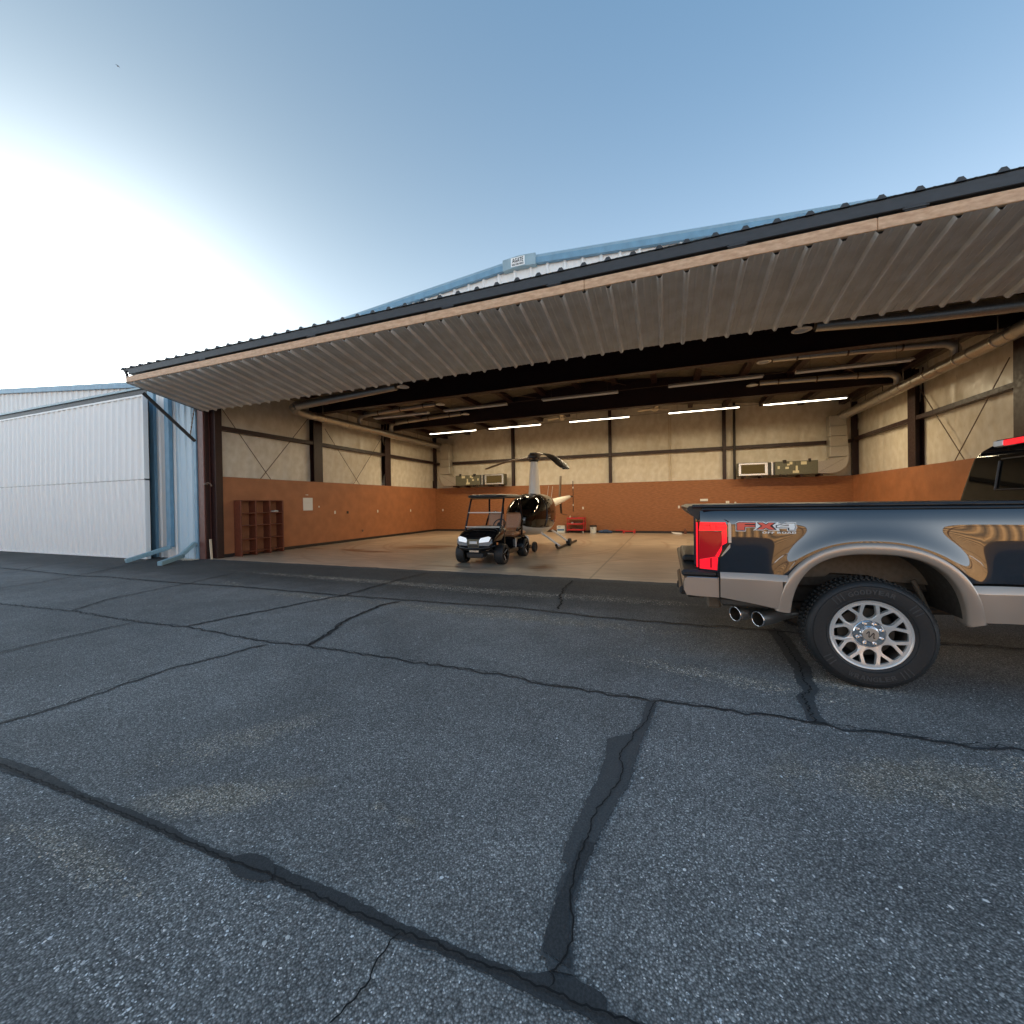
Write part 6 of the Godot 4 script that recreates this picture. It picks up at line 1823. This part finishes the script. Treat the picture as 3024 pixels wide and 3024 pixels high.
	for k in 3:
		var a := TAU * k / 3 + 0.5
		st.tube([ctr, ctr + bs * Vector3(cos(a) * 0.16, 0, sin(a) * 0.16)], 0.013, 6)
	st.lathe([Vector2(0.06, -0.015), Vector2(0.065, 0.01), Vector2(0, 0.03)], Transform3D(bs, ctr), 16)
	st.tube([ctr, Vector3(0.235, 0.78, -0.40)], 0.028, 8)
	part(C, "steering_wheel", st, M.plastic, 50)
	# windscreen frame, panes and clip bars
	var bl := [Vector3(-0.475, 0.70, 0.06), Vector3(-0.455, 1.69, -0.34)]
	for s in [-1, 1]:
		part(C, "roof_strut", MB.new().tube([Vector3(s * 0.49, 0.66, 0.02), Vector3(s * 0.485, 0.93, -0.06), Vector3(s * 0.47, 1.66, -0.36)], 0.026, 10), M.gloss_black, 60)
		part(C, "roof_strut", MB.new().tube([Vector3(s * 0.50, 0.60, -1.62), Vector3(s * 0.50, 1.25, -1.60), Vector3(s * 0.46, 1.69, -1.52)], 0.028, 10), M.gloss_black, 60)
	part(C, "roof_strut", MB.new().tube([Vector3(-0.05, 0.72, -1.62), Vector3(-0.05, 1.30, -1.60), Vector3(-0.02, 1.69, -1.52)], 0.017, 10), M.gloss_black, 60)
	var on := func(y: float) -> float: return 0.045 - 0.41 * (y - 0.70) / 0.99
	var pane := MB.new()
	pane.quad_o(Vector3(-0.465, 0.74, on.call(0.74)), Vector3(0.465, 0.74, on.call(0.74)), Vector3(0.45, 1.24, on.call(1.24)), Vector3(-0.45, 1.24, on.call(1.24)), Vector3.BACK)
	var WS := part(C, "windscreen", pane, M.clear, 0)
	var p2 := MB.new()
	p2.quad_o(Vector3(-0.45, 1.25, on.call(1.25)), Vector3(0.45, 1.25, on.call(1.25)), Vector3(0.44, 1.64, on.call(1.64)), Vector3(-0.44, 1.64, on.call(1.64)), Vector3.BACK)
	part(C, "windscreen", p2, M.clear, 0)
	for y in [0.925, 1.29]: part(WS, "clip_bar", MB.new().box(Vector3(-0.49, y - 0.014, on.call(y) - 0.002), Vector3(0.49, y + 0.014, on.call(y) + 0.014), 0.004), M.fixture, 0)
	part(C, "roof_header", MB.new().box(Vector3(-0.47, 1.635, -0.37), Vector3(0.47, 1.69, -0.33), 0.01), M.gloss_black, 0)
	# roof: shallow tray with a drooping edge
	var rf := MB.new()
	var rr := []
	for k in [[0.0, 0.50, 1.69], [0.0, 0.55, 1.675], [0.0, 0.565, 1.70], [0.0, 0.545, 1.745], [0.0, 0.46, 1.765], [0.0, 0.0, 1.775]]:
		var ring := PackedVector3Array()
		for i in 40:
			var a := TAU * i / 40
			var e := pow(pow(absf(cos(a)), 6.0) + pow(absf(sin(a)), 6.0), -1.0 / 6.0)
			ring.append(Vector3(k[1] * cos(a) * e, k[2], -0.98 + (k[1] + 0.28 * minf(k[1] / 0.4, 1.0)) * sin(a) * e))
		rr.append(ring)
	for i in rr.size() - 1:
		for j in 40:
			var q := (j + 1) % 40
			rf.quad_o(rr[i][j], rr[i][q], rr[i + 1][q], rr[i + 1][j], Vector3(0, 1.0 if i > 1 else -0.5, 0) + (rr[i][j] - Vector3(0, 1.72, -0.98)) * (1.0 if i < 3 else 0.0))
	part(C, "roof", rf, M.plastic, 40)
	part(C, "roof_lining", MB.new().box(Vector3(-0.50, 1.69, -1.70), Vector3(0.50, 1.698, -0.26)), M.plastic, 0)
	part(C, "turn_signal", MB.new().box(Vector3(0.495, 0.50, 0.16), Vector3(0.515, 0.56, 0.24), 0.006), M.amber, 0)

# ------------------------------------------------------------------ helicopter; nose to +z, origin on the ground under the mast
func build_helicopter() -> void:
	var H := thing("helicopter", "black and white helicopter with two drooping rotor blades", "helicopter", Vector3(-4.42, 0.012, -13.75))
	var n := 40
	# z, centre y, half width, up, down
	var S := [[1.95, 0.95, 0.06, 0.07, 0.07], [1.90, 0.96, 0.20, 0.20, 0.18], [1.75, 0.99, 0.36, 0.38, 0.33], [1.50, 1.03, 0.50, 0.53, 0.46], [1.15, 1.07, 0.60, 0.65, 0.57], [0.75, 1.10, 0.665, 0.72, 0.65], [0.30, 1.12, 0.69, 0.735, 0.70], [-0.15, 1.13, 0.68, 0.73, 0.715], [-0.60, 1.16, 0.62, 0.69, 0.70], [-1.05, 1.23, 0.50, 0.60, 0.66], [-1.45, 1.33, 0.36, 0.45, 0.52], [-1.75, 1.42, 0.25, 0.30, 0.34]]
	var ring := func(k: Array, a0: float, a1: float, m: int, grow: float) -> PackedVector3Array:
		var p := PackedVector3Array()
		for i in m + 1:
			var a := lerpf(a0, a1, float(i) / m)
			var c := cos(a)
			var s := sin(a)
			var e := pow(pow(absf(c), 2.35) + pow(absf(s), 2.35), -1.0 / 2.35)
			p.append(Vector3((k[2] + grow) * c * e, k[1] + ((k[3] if s > 0 else k[4]) + grow) * s * e, k[0]))
		return p
	var skin := func(i0: int, i1: int, a0: float, a1: float, grow: float) -> MB:
		var mb := MB.new()
		for i in range(i0, i1):
			var A: PackedVector3Array = ring.call(S[i], a0, a1, n, grow)
			var B: PackedVector3Array = ring.call(S[i + 1], a0, a1, n, grow)
			for j in n:
				var o := (A[j] + A[j + 1]) * 0.5
				mb.quad_o(A[j], A[j + 1], B[j + 1], B[j], Vector3(o.x, o.y - S[i][1], 0.35 if i < 4 else (-0.2 if i > 8 else 0.0)))
		return mb
	# glass bubble in front, black cabin sides, white belly
	var lo := -0.62
	part(H, "canopy", skin.call(0, 6, lo, PI - lo, 0.0), M.tint_bubble, 50)
	part(H, "cabin_shell", skin.call(6, 11, lo, PI - lo, 0.0), M.gloss_black, 50)
	part(H, "belly", skin.call(0, 11, PI - lo, TAU + lo, 0.004), M.heli_silver, 50)
	var nose := MB.new()
	nose.fan(ring.call(S[0], 0, TAU * 0.999, n, 0.0), false)
	part(H, "nose_cap", nose, M.gloss_black, 30)
	# door and canopy frames
	for s in [-1, 1]:
		var fr := []
		for i in 9:
			var a := lerpf(-0.55, PI / 2 - 0.1, i / 8.0)
			var e := pow(pow(absf(cos(a)), 2.35) + pow(absf(sin(a)), 2.35), -1.0 / 2.35)
			fr.append(Vector3(s * 0.675 * cos(a) * e, 1.10 + (0.727 if sin(a) > 0 else 0.66) * sin(a) * e, 0.72 - 0.10 * sin(a)))
		part(H, "canopy_frame", MB.new().tube(fr, 0.022, 8), M.gloss_black, 60)
		part(H, "door_window", MB.new().prism(PackedVector2Array([Vector2(-0.1, 1.18), Vector2(0.55, 1.18), Vector2(0.45, 1.62), Vector2(0.0, 1.66)]), 0.0, 0.008, func(x, y, z): return Vector3(s * (0.697 - 0.62 * pow(maxf(y - 1.15, 0.0), 2.0) + z), y, x)), M.tint, 0)
	part(H, "canopy_frame", MB.new().tube([Vector3(0, 1.06, 1.93), Vector3(0, 1.42, 1.72), Vector3(0, 1.66, 1.36), Vector3(0, 1.81, 0.72)], 0.018, 8), M.gloss_black, 60)
	# seats and panel that show through the bubble
	for s in [-1, 1]:
		part(H, "seat", MB.new().box(Vector3(s * 0.30 - 0.22, 0.60, 0.15), Vector3(s * 0.30 + 0.22, 0.72, 0.65), 0.04), M.leather, 20)
		part(H, "seat_back", MB.new().box(Vector3(s * 0.30 - 0.22, 0.70, 0.05), Vector3(s * 0.30 + 0.22, 1.30, 0.16), 0.04), M.leather, 20)
	part(H, "instrument_panel", MB.new().box(Vector3(-0.18, 0.62, 1.05), Vector3(0.18, 1.12, 1.25), 0.04), M.plastic, 0)
	part(H, "chart_holder", MB.new().box(Vector3(-0.12, 0.86, 1.26), Vector3(0.10, 1.0, 1.275), 0.01), M.paper, 0)
	# mast fairing, hub, blades
	var mast := MB.new()
	var rings := []
	for k in [[1.80, 0.20, 0.34], [2.0, 0.185, 0.30], [2.5, 0.16, 0.24], [2.98, 0.125, 0.16]]:
		var r := PackedVector3Array()
		for i in 24:
			var a := TAU * i / 24
			r.append(Vector3(k[1] * cos(a), k[0], -k[2] * sin(a) - 0.04))
		rings.append(r)
	mast.loft(rings, true, false, true)
	part(H, "mast_fairing", mast, M.heli_white, 50)
	var hub := MB.new()
	hub.tube([Vector3(0, 2.97, -0.04), Vector3(0, 3.22, -0.04)], 0.05, 12)
	hub.lathe([Vector2(0.15, 2.99), Vector2(0.17, 3.02), Vector2(0.15, 3.05), Vector2(0.06, 3.06)], Transform3D(Basis(), Vector3(0, 0, -0.04)), 20)
	hub.box(Vector3(-0.17, 3.10, -0.22), Vector3(0.17, 3.24, 0.14), 0.03)
	hub.box(Vector3(-0.13, 3.24, -0.16), Vector3(0.13, 3.30, 0.08), 0.02)
	for s in [-1, 1]:
		hub.tube([Vector3(s * 0.15, 3.0, 0.02), Vector3(s * 0.19, 3.12, 0.06)], 0.014, 6)
	part(H, "rotor_head", hub, M.plastic, 30)
	for bl in [[Vector3(2.05, -0.80, 3.90), 1.0], [Vector3(-3.45, -0.02, -3.55), -1.0]]:
		var tip: Vector3 = bl[0]
		var mb := MB.new()
		var rr := []
		var dir := Vector3(tip.x, 0, tip.z).normalized()
		var side := Vector3.UP.cross(dir)
		for i in 17:
			var t := i / 16.0
			var c := Vector3(0, 3.17, -0.04) + Vector3(tip.x, 0, tip.z) * t + Vector3.UP * (tip.y * (0.25 * t + 0.75 * t * t) + 0.26 * t * (1.0 - t))
			var ch := 0.07 if t < 0.05 else (0.17 if t < 0.95 else 0.12)
			var th := 0.05 if t < 0.05 else 0.020
			var r := PackedVector3Array()
			for q in [[-1.0, 0.0], [-0.6, 0.7], [0.2, 1.0], [0.8, 0.6], [1.0, 0.0], [0.2, -0.8]]: r.append(c + side * q[0] * ch + Vector3.UP * (q[1] * th - 0.10 * q[0] * ch))
			rr.append(r)
		for i in rr.size() - 1:
			for j in 6:
				var q2 := (j + 1) % 6
				mb.quad_o(rr[i][j], rr[i][q2], rr[i + 1][q2], rr[i + 1][j], (rr[i][j] + rr[i][q2]) * 0.5 - (rr[i][0] + rr[i][4]) * 0.5)
		mb.fan(rr[-1], false)
		var Bd := part(H, "rotor_blade", mb, M.blade, 40)
		var e0: Vector3 = (rr[-1][0] + rr[-1][4]) * 0.5
		part(Bd, "blade_tip", MB.new().bar(e0, e0 + dir * 0.10 + Vector3.UP * tip.y * 0.03, 0.16, 0.03, Vector3.UP, 0.008), M.amber if bl[1] < 0 else M.blade, 0)
	# tail boom, fins, tail rotor
	part(H, "tail_boom", MB.new().tube([Vector3(0, 1.42, -1.4), Vector3(0, 1.46, -1.9), Vector3(0, 1.66, -4.0), Vector3(0, 1.80, -5.45)], [0.24, 0.19, 0.13, 0.075], 20), M.heli_white, 60)
	part(H, "tail_cone", MB.new().tube([Vector3(0, 1.80, -5.45), Vector3(0.0, 1.815, -5.65), Vector3(0.0, 1.82, -5.75)], [0.078, 0.06, 0.05], 14), M.plastic)
	part(H, "tail_fin", MB.new().prism(PackedVector2Array([Vector2(-4.95, 1.80), Vector2(-4.70, 1.80), Vector2(-4.98, 2.78), Vector2(-5.15, 2.78)]), -0.03, 0.03, Transform3D(Basis(Vector3(0, 0, 1), Vector3(0, 1, 0), Vector3(-1, 0, 0)), Vector3(-0.30, 0, 0.0))), M.fin, 0)
	part(H, "tail_fin", MB.new().prism(PackedVector2Array([Vector2(-4.95, 1.72), Vector2(-4.70, 1.72), Vector2(-4.95, 1.02), Vector2(-5.10, 1.02)]), -0.03, 0.03, Transform3D(Basis(Vector3(0, 0, 1), Vector3(0, 1, 0), Vector3(-1, 0, 0)), Vector3(-0.28, 0, 0.0))), M.blade, 0)
	part(H, "fin_mount", MB.new().bar(Vector3(-0.32, 1.76, -4.85), Vector3(0.0, 1.75, -4.85), 0.12, 0.06, Vector3.UP, 0.01), M.heli_white, 0)
	part(H, "tail_skid", MB.new().tube([Vector3(-0.28, 1.04, -5.0), Vector3(-0.26, 0.95, -5.25), Vector3(-0.10, 0.93, -5.45)], 0.014, 6), M.blade)
	part(H, "tail_gearbox", MB.new().tube([Vector3(0, 1.82, -5.62), Vector3(0.16, 1.82, -5.62)], 0.035, 10), M.plastic)
	for s in [-1, 1]:
		part(H, "tail_rotor_blade", MB.new().box(Vector3(0.15, 0.04 if s > 0 else -0.74, -0.055), Vector3(0.172, 0.74 if s > 0 else -0.04, 0.055), 0.006, Transform3D(Basis(), Vector3(0.0, 1.82, -5.62))), M.blade, 0)
		part(H, "blade_band", MB.new().box(Vector3(0.147, s * 0.42 - 0.04, -0.058), Vector3(0.175, s * 0.42 + 0.04, 0.058), 0.004, Transform3D(Basis(), Vector3(0.0, 1.82, -5.62))), M.lamp_white, 0)
	# aerials on the boom
	for z in [-1.6, -2.2]: part(H, "aerial", MB.new().tube([Vector3(0, 1.62, z), Vector3(0.02, 2.2, z - 0.22)], 0.008, 6), M.lamp_white)
	# skid gear
	for s in [-1, 1]:
		part(H, "skid", MB.new().tube([Vector3(s * 1.08, 0.17, 1.15), Vector3(s * 1.08, 0.07, 1.0), Vector3(s * 1.08, 0.045, 0.8), Vector3(s * 1.08, 0.045, -1.85)], 0.04, 12), M.plastic, 60)
		for z in [0.62, -0.75]:
			part(H, "skid_strut", MB.new().tube([Vector3(s * 0.42, 0.52, z), Vector3(s * 0.72, 0.33, z), Vector3(s * 1.06, 0.09, z)], 0.036, 12), M.lamp_white, 60)
		# ground-handling wheel clipped to the skid
		var W := part(H, "skid_wheel", MB.new().lathe([Vector2(0.06, -0.035), Vector2(0.12, -0.045), Vector2(0.135, 0.0), Vector2(0.12, 0.045), Vector2(0.06, 0.035), Vector2(0, 0.03)], Transform3D(Basis(Vector3(0, -1, 0), Vector3(1, 0, 0), Vector3(0, 0, 1)), Vector3(s * 1.17, 0.135, -0.35)), 24), M.rubber, 40)
		part(W, "axle_clamp", MB.new().box(Vector3(s * 1.08 - 0.03, 0.04, -0.40), Vector3(s * 1.08 + 0.06, 0.17, -0.30), 0.01), M.plastic, 0)

# ------------------------------------------------------------------ small things
func wall_plate(at: Vector3, face: Vector3, w: float, h: float, label: String, m: Material, group := "switch plates on the orange walls") -> void:
	var side := Vector3.UP.cross(face).normalized()
	var xf := Transform3D(Basis(side, Vector3.UP, face), at + face * 0.0015)
	var P := single("wall_plate", MB.new().box(Vector3(-w / 2, -h / 2, 0), Vector3(w / 2, h / 2, 0.009), 0.003, xf), m, label, "wall plate", 0, group)
	for q in [-1, 1]: part(P, "socket", MB.new().box(Vector3(-w * 0.22, q * h * 0.2 - h * 0.11, 0.0092), Vector3(w * 0.22, q * h * 0.2 + h * 0.11, 0.0105), 0.0, xf), M.cream if m == M.white else M.ink, 0)

func build_small_things() -> void:
	# bookcase-like pigeonholes on the left wall
	var SH := thing("shelf_unit", "dark red wooden pigeonhole shelf against the orange left wall", "shelf", Vector3(XL + 0.012, 0.012, -9.50))
	var zs := [0.735, 0.25, -0.245, -0.73]
	for z in zs: part(SH, "upright", MB.new().box(Vector3(0.0, 0.0, z - 0.022), Vector3(0.31, 1.745, z + 0.022), 0.004), M.shelf, 0)
	for i in 3:
		for y in [0.11, 0.50, 0.93, 1.32, 1.72]: part(SH, "shelf_board", MB.new().box(Vector3(0.004, y, zs[i + 1] + 0.023), Vector3(0.306, y + 0.03, zs[i] - 0.023), 0.003), M.shelf, 0)
		part(SH, "back_board", MB.new().box(Vector3(0.0, 0.03, zs[i + 1] + 0.023), Vector3(0.0035, 1.74, zs[i] - 0.023)), M.orange, 0)
		if i < 2: part(SH, "divider_edge", MB.new().box(Vector3(0.02, 0.14, (zs[i] + zs[i + 1]) / 2 + 0.205), Vector3(0.25, 1.72, (zs[i] + zs[i + 1]) / 2 + 0.219), 0.002), M.shelf, 0)
	single("paper_bundle", MB.new().box(Vector3(-0.10, 0, -0.11), Vector3(0.10, 0.055, 0.11), 0.02, Transform3D(Basis(Vector3.UP, 0.3), Vector3(XL + 0.17, 1.363, -10.0))), M.paper, "crumpled white paper bundle on the shelf unit's top row", "paper", 0)
	var wb := single("notice_sheet", MB.new().box(Vector3(XL + 0.002, 1.385, -11.77), Vector3(XL + 0.012, 1.86, -11.335), 0.002), M.paper, "square white notice sheet pinned to the orange left wall", "notice", 0)
	part(wb, "faint_print", MB.new().box(Vector3(XL + 0.0125, 1.66, -11.66), Vector3(XL + 0.0132, 1.67, -11.45)), M.cream, 0)
	for k in 2: single("paint_chip", MB.new().box(Vector3(XL + 0.001, 1.95, -11.50 - k * 0.07), Vector3(XL + 0.004, 1.99, -11.47 - k * 0.07)), M.paper, "small white scrap of tape above the notice, %s of two" % ["nearer", "farther"][k], "tape", 0)
	var fx := Vector3.RIGHT
	wall_plate(Vector3(XL, 1.283, -10.30), fx, 0.075, 0.12, "pale outlet plate beside the dark red shelf unit", M.white)
	wall_plate(Vector3(XL, 1.52, -12.07), fx, 0.06, 0.06, "small square pale plate right of the white notice", M.white)
	wall_plate(Vector3(XL, 1.282, -12.88), fx, 0.075, 0.12, "outlet plate on the left wall, second past the white notice", M.white)
	wall_plate(Vector3(XL, 1.264, -13.58), fx, 0.11, 0.11, "dark outlet box in the middle of the left wall", M.baseboard)
	wall_plate(Vector3(XL, 1.269, -15.49), fx, 0.075, 0.12, "outlet plate on the left wall past the dark box", M.white)
	wall_plate(Vector3(XL, 1.248, -18.09), fx, 0.075, 0.12, "outlet plate on the left wall nearest the back corner", M.white)
	var fz := Vector3.BACK
	wall_plate(Vector3(-12.19, 1.216, ZB), fz, 0.075, 0.12, "outlet plate on the back wall beside the left corner", M.white)
	wall_plate(Vector3(-4.03, 1.25, ZB), fz, 0.08, 0.12, "outlet plate above and right of the red tool cart", M.white)
	wall_plate(Vector3(0.48, 1.25, ZB), fz, 0.075, 0.12, "outlet plate on the back wall above the white tray", M.white)
	wall_plate(Vector3(2.51, 1.44, ZB), fz, 0.14, 0.12, "square outlet plate over the truck's tailgate", M.white)
	wall_plate(Vector3(2.82, 1.41, ZB), fz, 0.07, 0.09, "small plate right of the square outlet plate", M.white)
	single("wall_light", MB.new().box(Vector3(1.385, 1.50, ZB + 0.001), Vector3(1.71, 1.61, ZB + 0.05), 0.01), M.white, "white oblong box on the back wall above the truck's tail", "emergency light", 0)
	single("wall_box", MB.new().box(Vector3(6.75, 1.29, ZB + 0.001), Vector3(7.05, 1.38, ZB + 0.09), 0.01), M.white, "white box in the hangar's back right corner", "wall box", 0)
	single("hose_bib", MB.new().tube([Vector3(XL + 0.01, 0.46, -14.42), Vector3(XL + 0.09, 0.46, -14.40), Vector3(XL + 0.10, 0.40, -14.36)], 0.022, 8), M.rod, "small tap low on the left orange wall", "tap")
	single("broken_board", MB.new().box(Vector3(-0.012, 0, -0.03), Vector3(0.012, 0.60, 0.03), 0.003, Transform3D(Basis(Vector3(0, 0, 1), 0.07), Vector3(-12.575, 0.0125, ZF - 0.02))), M.cream, "narrow pale board leaning at the left door jamb", "board", 0)
	# red utility cart
	var TC := thing("tool_cart", "red three shelf tool cart against the back wall", "tool cart", Vector3(-4.31, 0.012, ZB + 0.36))
	for y in [0.13, 0.42, 0.70]:
		var tr := MB.new()
		tr.box(Vector3(-0.40, y, -0.22), Vector3(0.40, y + 0.012, 0.22))
		for s in [-1, 1]:
			tr.box(Vector3(-0.41, y, s * 0.22 - 0.006), Vector3(0.41, y + 0.075, s * 0.22 + 0.006), 0.003)
			tr.box(Vector3(s * 0.405 - 0.006, y, -0.214), Vector3(s * 0.405 + 0.006, y + 0.075, 0.214), 0.003)
		part(TC, "tray", tr, M.red_paint, 0)
	for x in [-1, 1]:
		for z in [-1, 1]:
			part(TC, "post", MB.new().box(Vector3(x * 0.415 - 0.018, 0.09, z * 0.232 - 0.018), Vector3(x * 0.415 + 0.018, 0.775, z * 0.232 + 0.018), 0.004), M.red_paint, 0)
			part(TC, "caster", MB.new().tube([Vector3(x * 0.38 - 0.02, 0.045, z * 0.2), Vector3(x * 0.38 + 0.02, 0.045, z * 0.2)], 0.045, 12), M.rubber if z < 0 else (M.white if x > 0 else M.rubber))
	var sm := [[-0.30, 0.72, 0.05, 0.15, M.cream, "pale bottle standing on the tool cart's top tray", "bottle"], [-0.10, 0.72, 0.07, 0.11, M.unit, "grey can standing on the tool cart's top tray", "can"], [0.04, 0.72, 0.05, 0.09, M.rod, "short dark can on the tool cart's top tray", "can"], [-0.20, 0.44, 0.09, 0.10, M.white, "white roll on the tool cart's middle tray", "roll"], [0.10, 0.44, 0.15, 0.07, M.rod, "dark tool case on the tool cart's middle tray", "tool case"], [-0.28, 0.15, 0.09, 0.09, M.ink, "black can on the tool cart's bottom tray", "can"], [0.14, 0.15, 0.18, 0.09, M.baseboard, "long dark tool box on the tool cart's bottom tray", "tool box"]]
	for q in sm:
		var c := Vector3(-4.31 + q[0], q[1] + 0.0125, ZB + 0.40)
		var mb := MB.new()
		if q[6] in ["bottle", "can", "roll"]: mb.lathe([Vector2(0, 0), Vector2(q[2] * 0.8, 0), Vector2(q[2] * 0.8, q[3] * 0.7), Vector2(q[2] * 0.35, q[3] * 0.85), Vector2(q[2] * 0.35, q[3]), Vector2(0, q[3])], Transform3D(Basis(), c), 14)
		else: mb.box(c + Vector3(-q[2], 0, -0.07), c + Vector3(q[2], q[3], 0.07), 0.015)
		single(q[6].replace(" ", "_"), mb, q[4], q[5], q[6], 30)
	# things along the back wall
	var bx := single("carton", MB.new().box(Vector3(-5.28, 0.0125, ZB + 0.2), Vector3(-4.86, 0.37, ZB + 0.52), 0.008), M.box_white, "white and blue carton left of the red tool cart", "box", 0)
	part(bx, "blue_print", MB.new().box(Vector3(-5.26, 0.12, ZB + 0.5205), Vector3(-4.90, 0.21, ZB + 0.522)), M.box_blue, 0)
	part(bx, "print_line", MB.new().box(Vector3(-5.22, 0.30, ZB + 0.5205), Vector3(-5.08, 0.33, ZB + 0.522)), M.box_blue, 0)
	var bk := thing("bucket", "white bucket with a dark lid right of the tool cart", "bucket", Vector3(-3.47, 0.0125, ZB + 0.36))
	part(bk, "pail", MB.new().lathe([Vector2(0, 0), Vector2(0.145, 0), Vector2(0.16, 0.33), Vector2(0.165, 0.34)], Transform3D(), 28), M.box_white, 30)
	part(bk, "lid", MB.new().lathe([Vector2(0.172, 0.31), Vector2(0.172, 0.375), Vector2(0.15, 0.385), Vector2(0, 0.385)], Transform3D(), 28), M.baseboard, 30)
	part(bk, "label_patch", MB.new().box(Vector3(-0.03, 0.24, 0.155), Vector3(0.03, 0.265, 0.164)), M.ink, 0)
	var bag := MB.new()
	for q in [[-0.2, 0.07, 0.13], [0.0, 0.085, 0.15], [0.18, 0.065, 0.12], [0.05, 0.13, 0.08]]: bag.ball(Vector3(-2.86 + q[0], q[1] + 0.01, ZB + 0.36), Vector3(q[2] * 1.3, q[2] * 0.62, q[2]), 16, 10)
	single("cloth_bag", bag, M.blue_cloth, "blue cloth bundle on the floor right of the bucket", "bag", 60)
	var jk := MB.new()
	jk.box(Vector3(-2.40, 0.13, ZB + 0.30), Vector3(-1.95, 0.17, ZB + 0.36), 0.01)
	jk.box(Vector3(-2.05, 0.09, ZB + 0.26), Vector3(-1.45, 0.14, ZB + 0.40), 0.015)
	for x in [-2.0, -1.52]: jk.tube([Vector3(x, 0.062, ZB + 0.24), Vector3(x, 0.062, ZB + 0.42)], 0.05, 12)
	jk.tube([Vector3(-1.55, 0.13, ZB + 0.33), Vector3(-1.48, 0.20, ZB + 0.33)], 0.03, 8)
	single("floor_jack", jk, M.red_paint, "low red jack on the floor by the blue bundle", "jack", 30)
	single("floor_tray", MB.new().prism(PackedVector2Array([Vector2(0.13, 0.10), Vector2(0.22, 0.03), Vector2(0.56, 0.0135), Vector2(0.60, 0.06), Vector2(0.52, 0.075), Vector2(0.24, 0.09)]), ZB + 0.22, ZB + 0.5), M.lamp_white, "flat white tray lying at the foot of the back wall", "tray", 20)
	for q in [[0.73, 0.26, M.brown, "brown bottle beside the white tray", 0.06], [0.90, 0.28, M.yellow, "yellow bottle in the middle of three by the wall", 0.065], [1.06, 0.29, M.yellow, "yellow jug nearest the truck's taillight", 0.075]]:
		single("bottle", MB.new().lathe([Vector2(0, 0), Vector2(q[4], 0), Vector2(q[4], q[1] * 0.68), Vector2(q[4] * 0.4, q[1] * 0.86), Vector2(q[4] * 0.4, q[1]), Vector2(0, q[1])], Transform3D(Basis(), Vector3(q[0], 0.0125, ZB + 0.35)), 16), q[2], q[3], "bottle", 30)
	# two-wheeled tow dolly behind the golf cart, with a jug and a purple bag on it
	var DO := thing("tow_dolly", "small two wheeled dolly between golf cart and helicopter", "dolly", Vector3(-4.0, 0.012, -12.0))
	part(DO, "axle_bar", MB.new().box(Vector3(-0.42, 0.12, -0.04), Vector3(0.10, 0.18, 0.04), 0.01), M.baseboard, 0)
	part(DO, "deck", MB.new().box(Vector3(-0.46, 0.181, -0.16), Vector3(-0.02, 0.21, 0.16), 0.008), M.baseboard, 0)
	part(DO, "draw_bar", MB.new().bar(Vector3(-0.22, 0.15, 0.04), Vector3(-0.22, 0.26, 0.42), 0.05, 0.05), M.baseboard, 0)
	part(DO, "marker_lamp", MB.new().box(Vector3(0.0, 0.13, 0.041), Vector3(0.05, 0.18, 0.055), 0.008), M.amber, 0)
	for x in [-0.48, 0.13]: part(DO, "wheel", MB.new().lathe([Vector2(0, -0.03), Vector2(0.08, -0.03), Vector2(0.145, -0.05), Vector2(0.165, 0.0), Vector2(0.145, 0.05), Vector2(0.08, 0.03), Vector2(0, 0.03)], Transform3D(Basis(Vector3(0, -1, 0), Vector3(1, 0, 0), Vector3(0, 0, 1)), Vector3(x, 0.165, 0)), 24), M.rubber, 40)
	var jg := MB.new()
	jg.lathe([Vector2(0, 0), Vector2(0.08, 0), Vector2(0.085, 0.22), Vector2(0.04, 0.28), Vector2(0.025, 0.31), Vector2(0, 0.31)], Transform3D(Basis(), Vector3(-4.13, 0.223, -12.0)), 18)
	single("jug", jg, M.lamp_white, "white plastic jug standing on the tow dolly", "jug", 30)
	var pg := MB.new()
	pg.ball(Vector3(-4.32, 0.32, -12.0), Vector3(0.11, 0.10, 0.10), 12, 8)
	pg.ball(Vector3(-4.27, 0.42, -12.0), Vector3(0.06, 0.08, 0.06), 10, 8)
	single("bag", pg, M.purple, "lumpy purple bag beside the white jug", "bag", 60)
	# a bird high up
	var d := Vector3(-1.2495, 1.0898, -0.6014)
	var bp := Vector3(0, 1.52, 0) + d * 34.0
	var b := MB.new()
	b.tube([bp + Vector3(-0.08, 0.01, 0), bp + Vector3(-0.03, 0, 0), bp + Vector3(0.03, 0, 0), bp + Vector3(0.09, -0.01, 0)], [0.01, 0.035, 0.032, 0.008], 8)
	for s in [-1, 1]:
		b.quad(bp + Vector3(0.04, 0.01, 0), bp + Vector3(-0.03, 0.01, 0), bp + Vector3(-0.04, 0.03, s * 0.10), bp + Vector3(0.0, 0.035, s * 0.10))
		b.tri(bp + Vector3(0.0, 0.035, s * 0.10), bp + Vector3(-0.04, 0.03, s * 0.10), bp + Vector3(-0.05, 0.01, s * 0.18))
	single("bird", b, M.bird, "tiny dark bird high in the pale sky", "bird", 40)
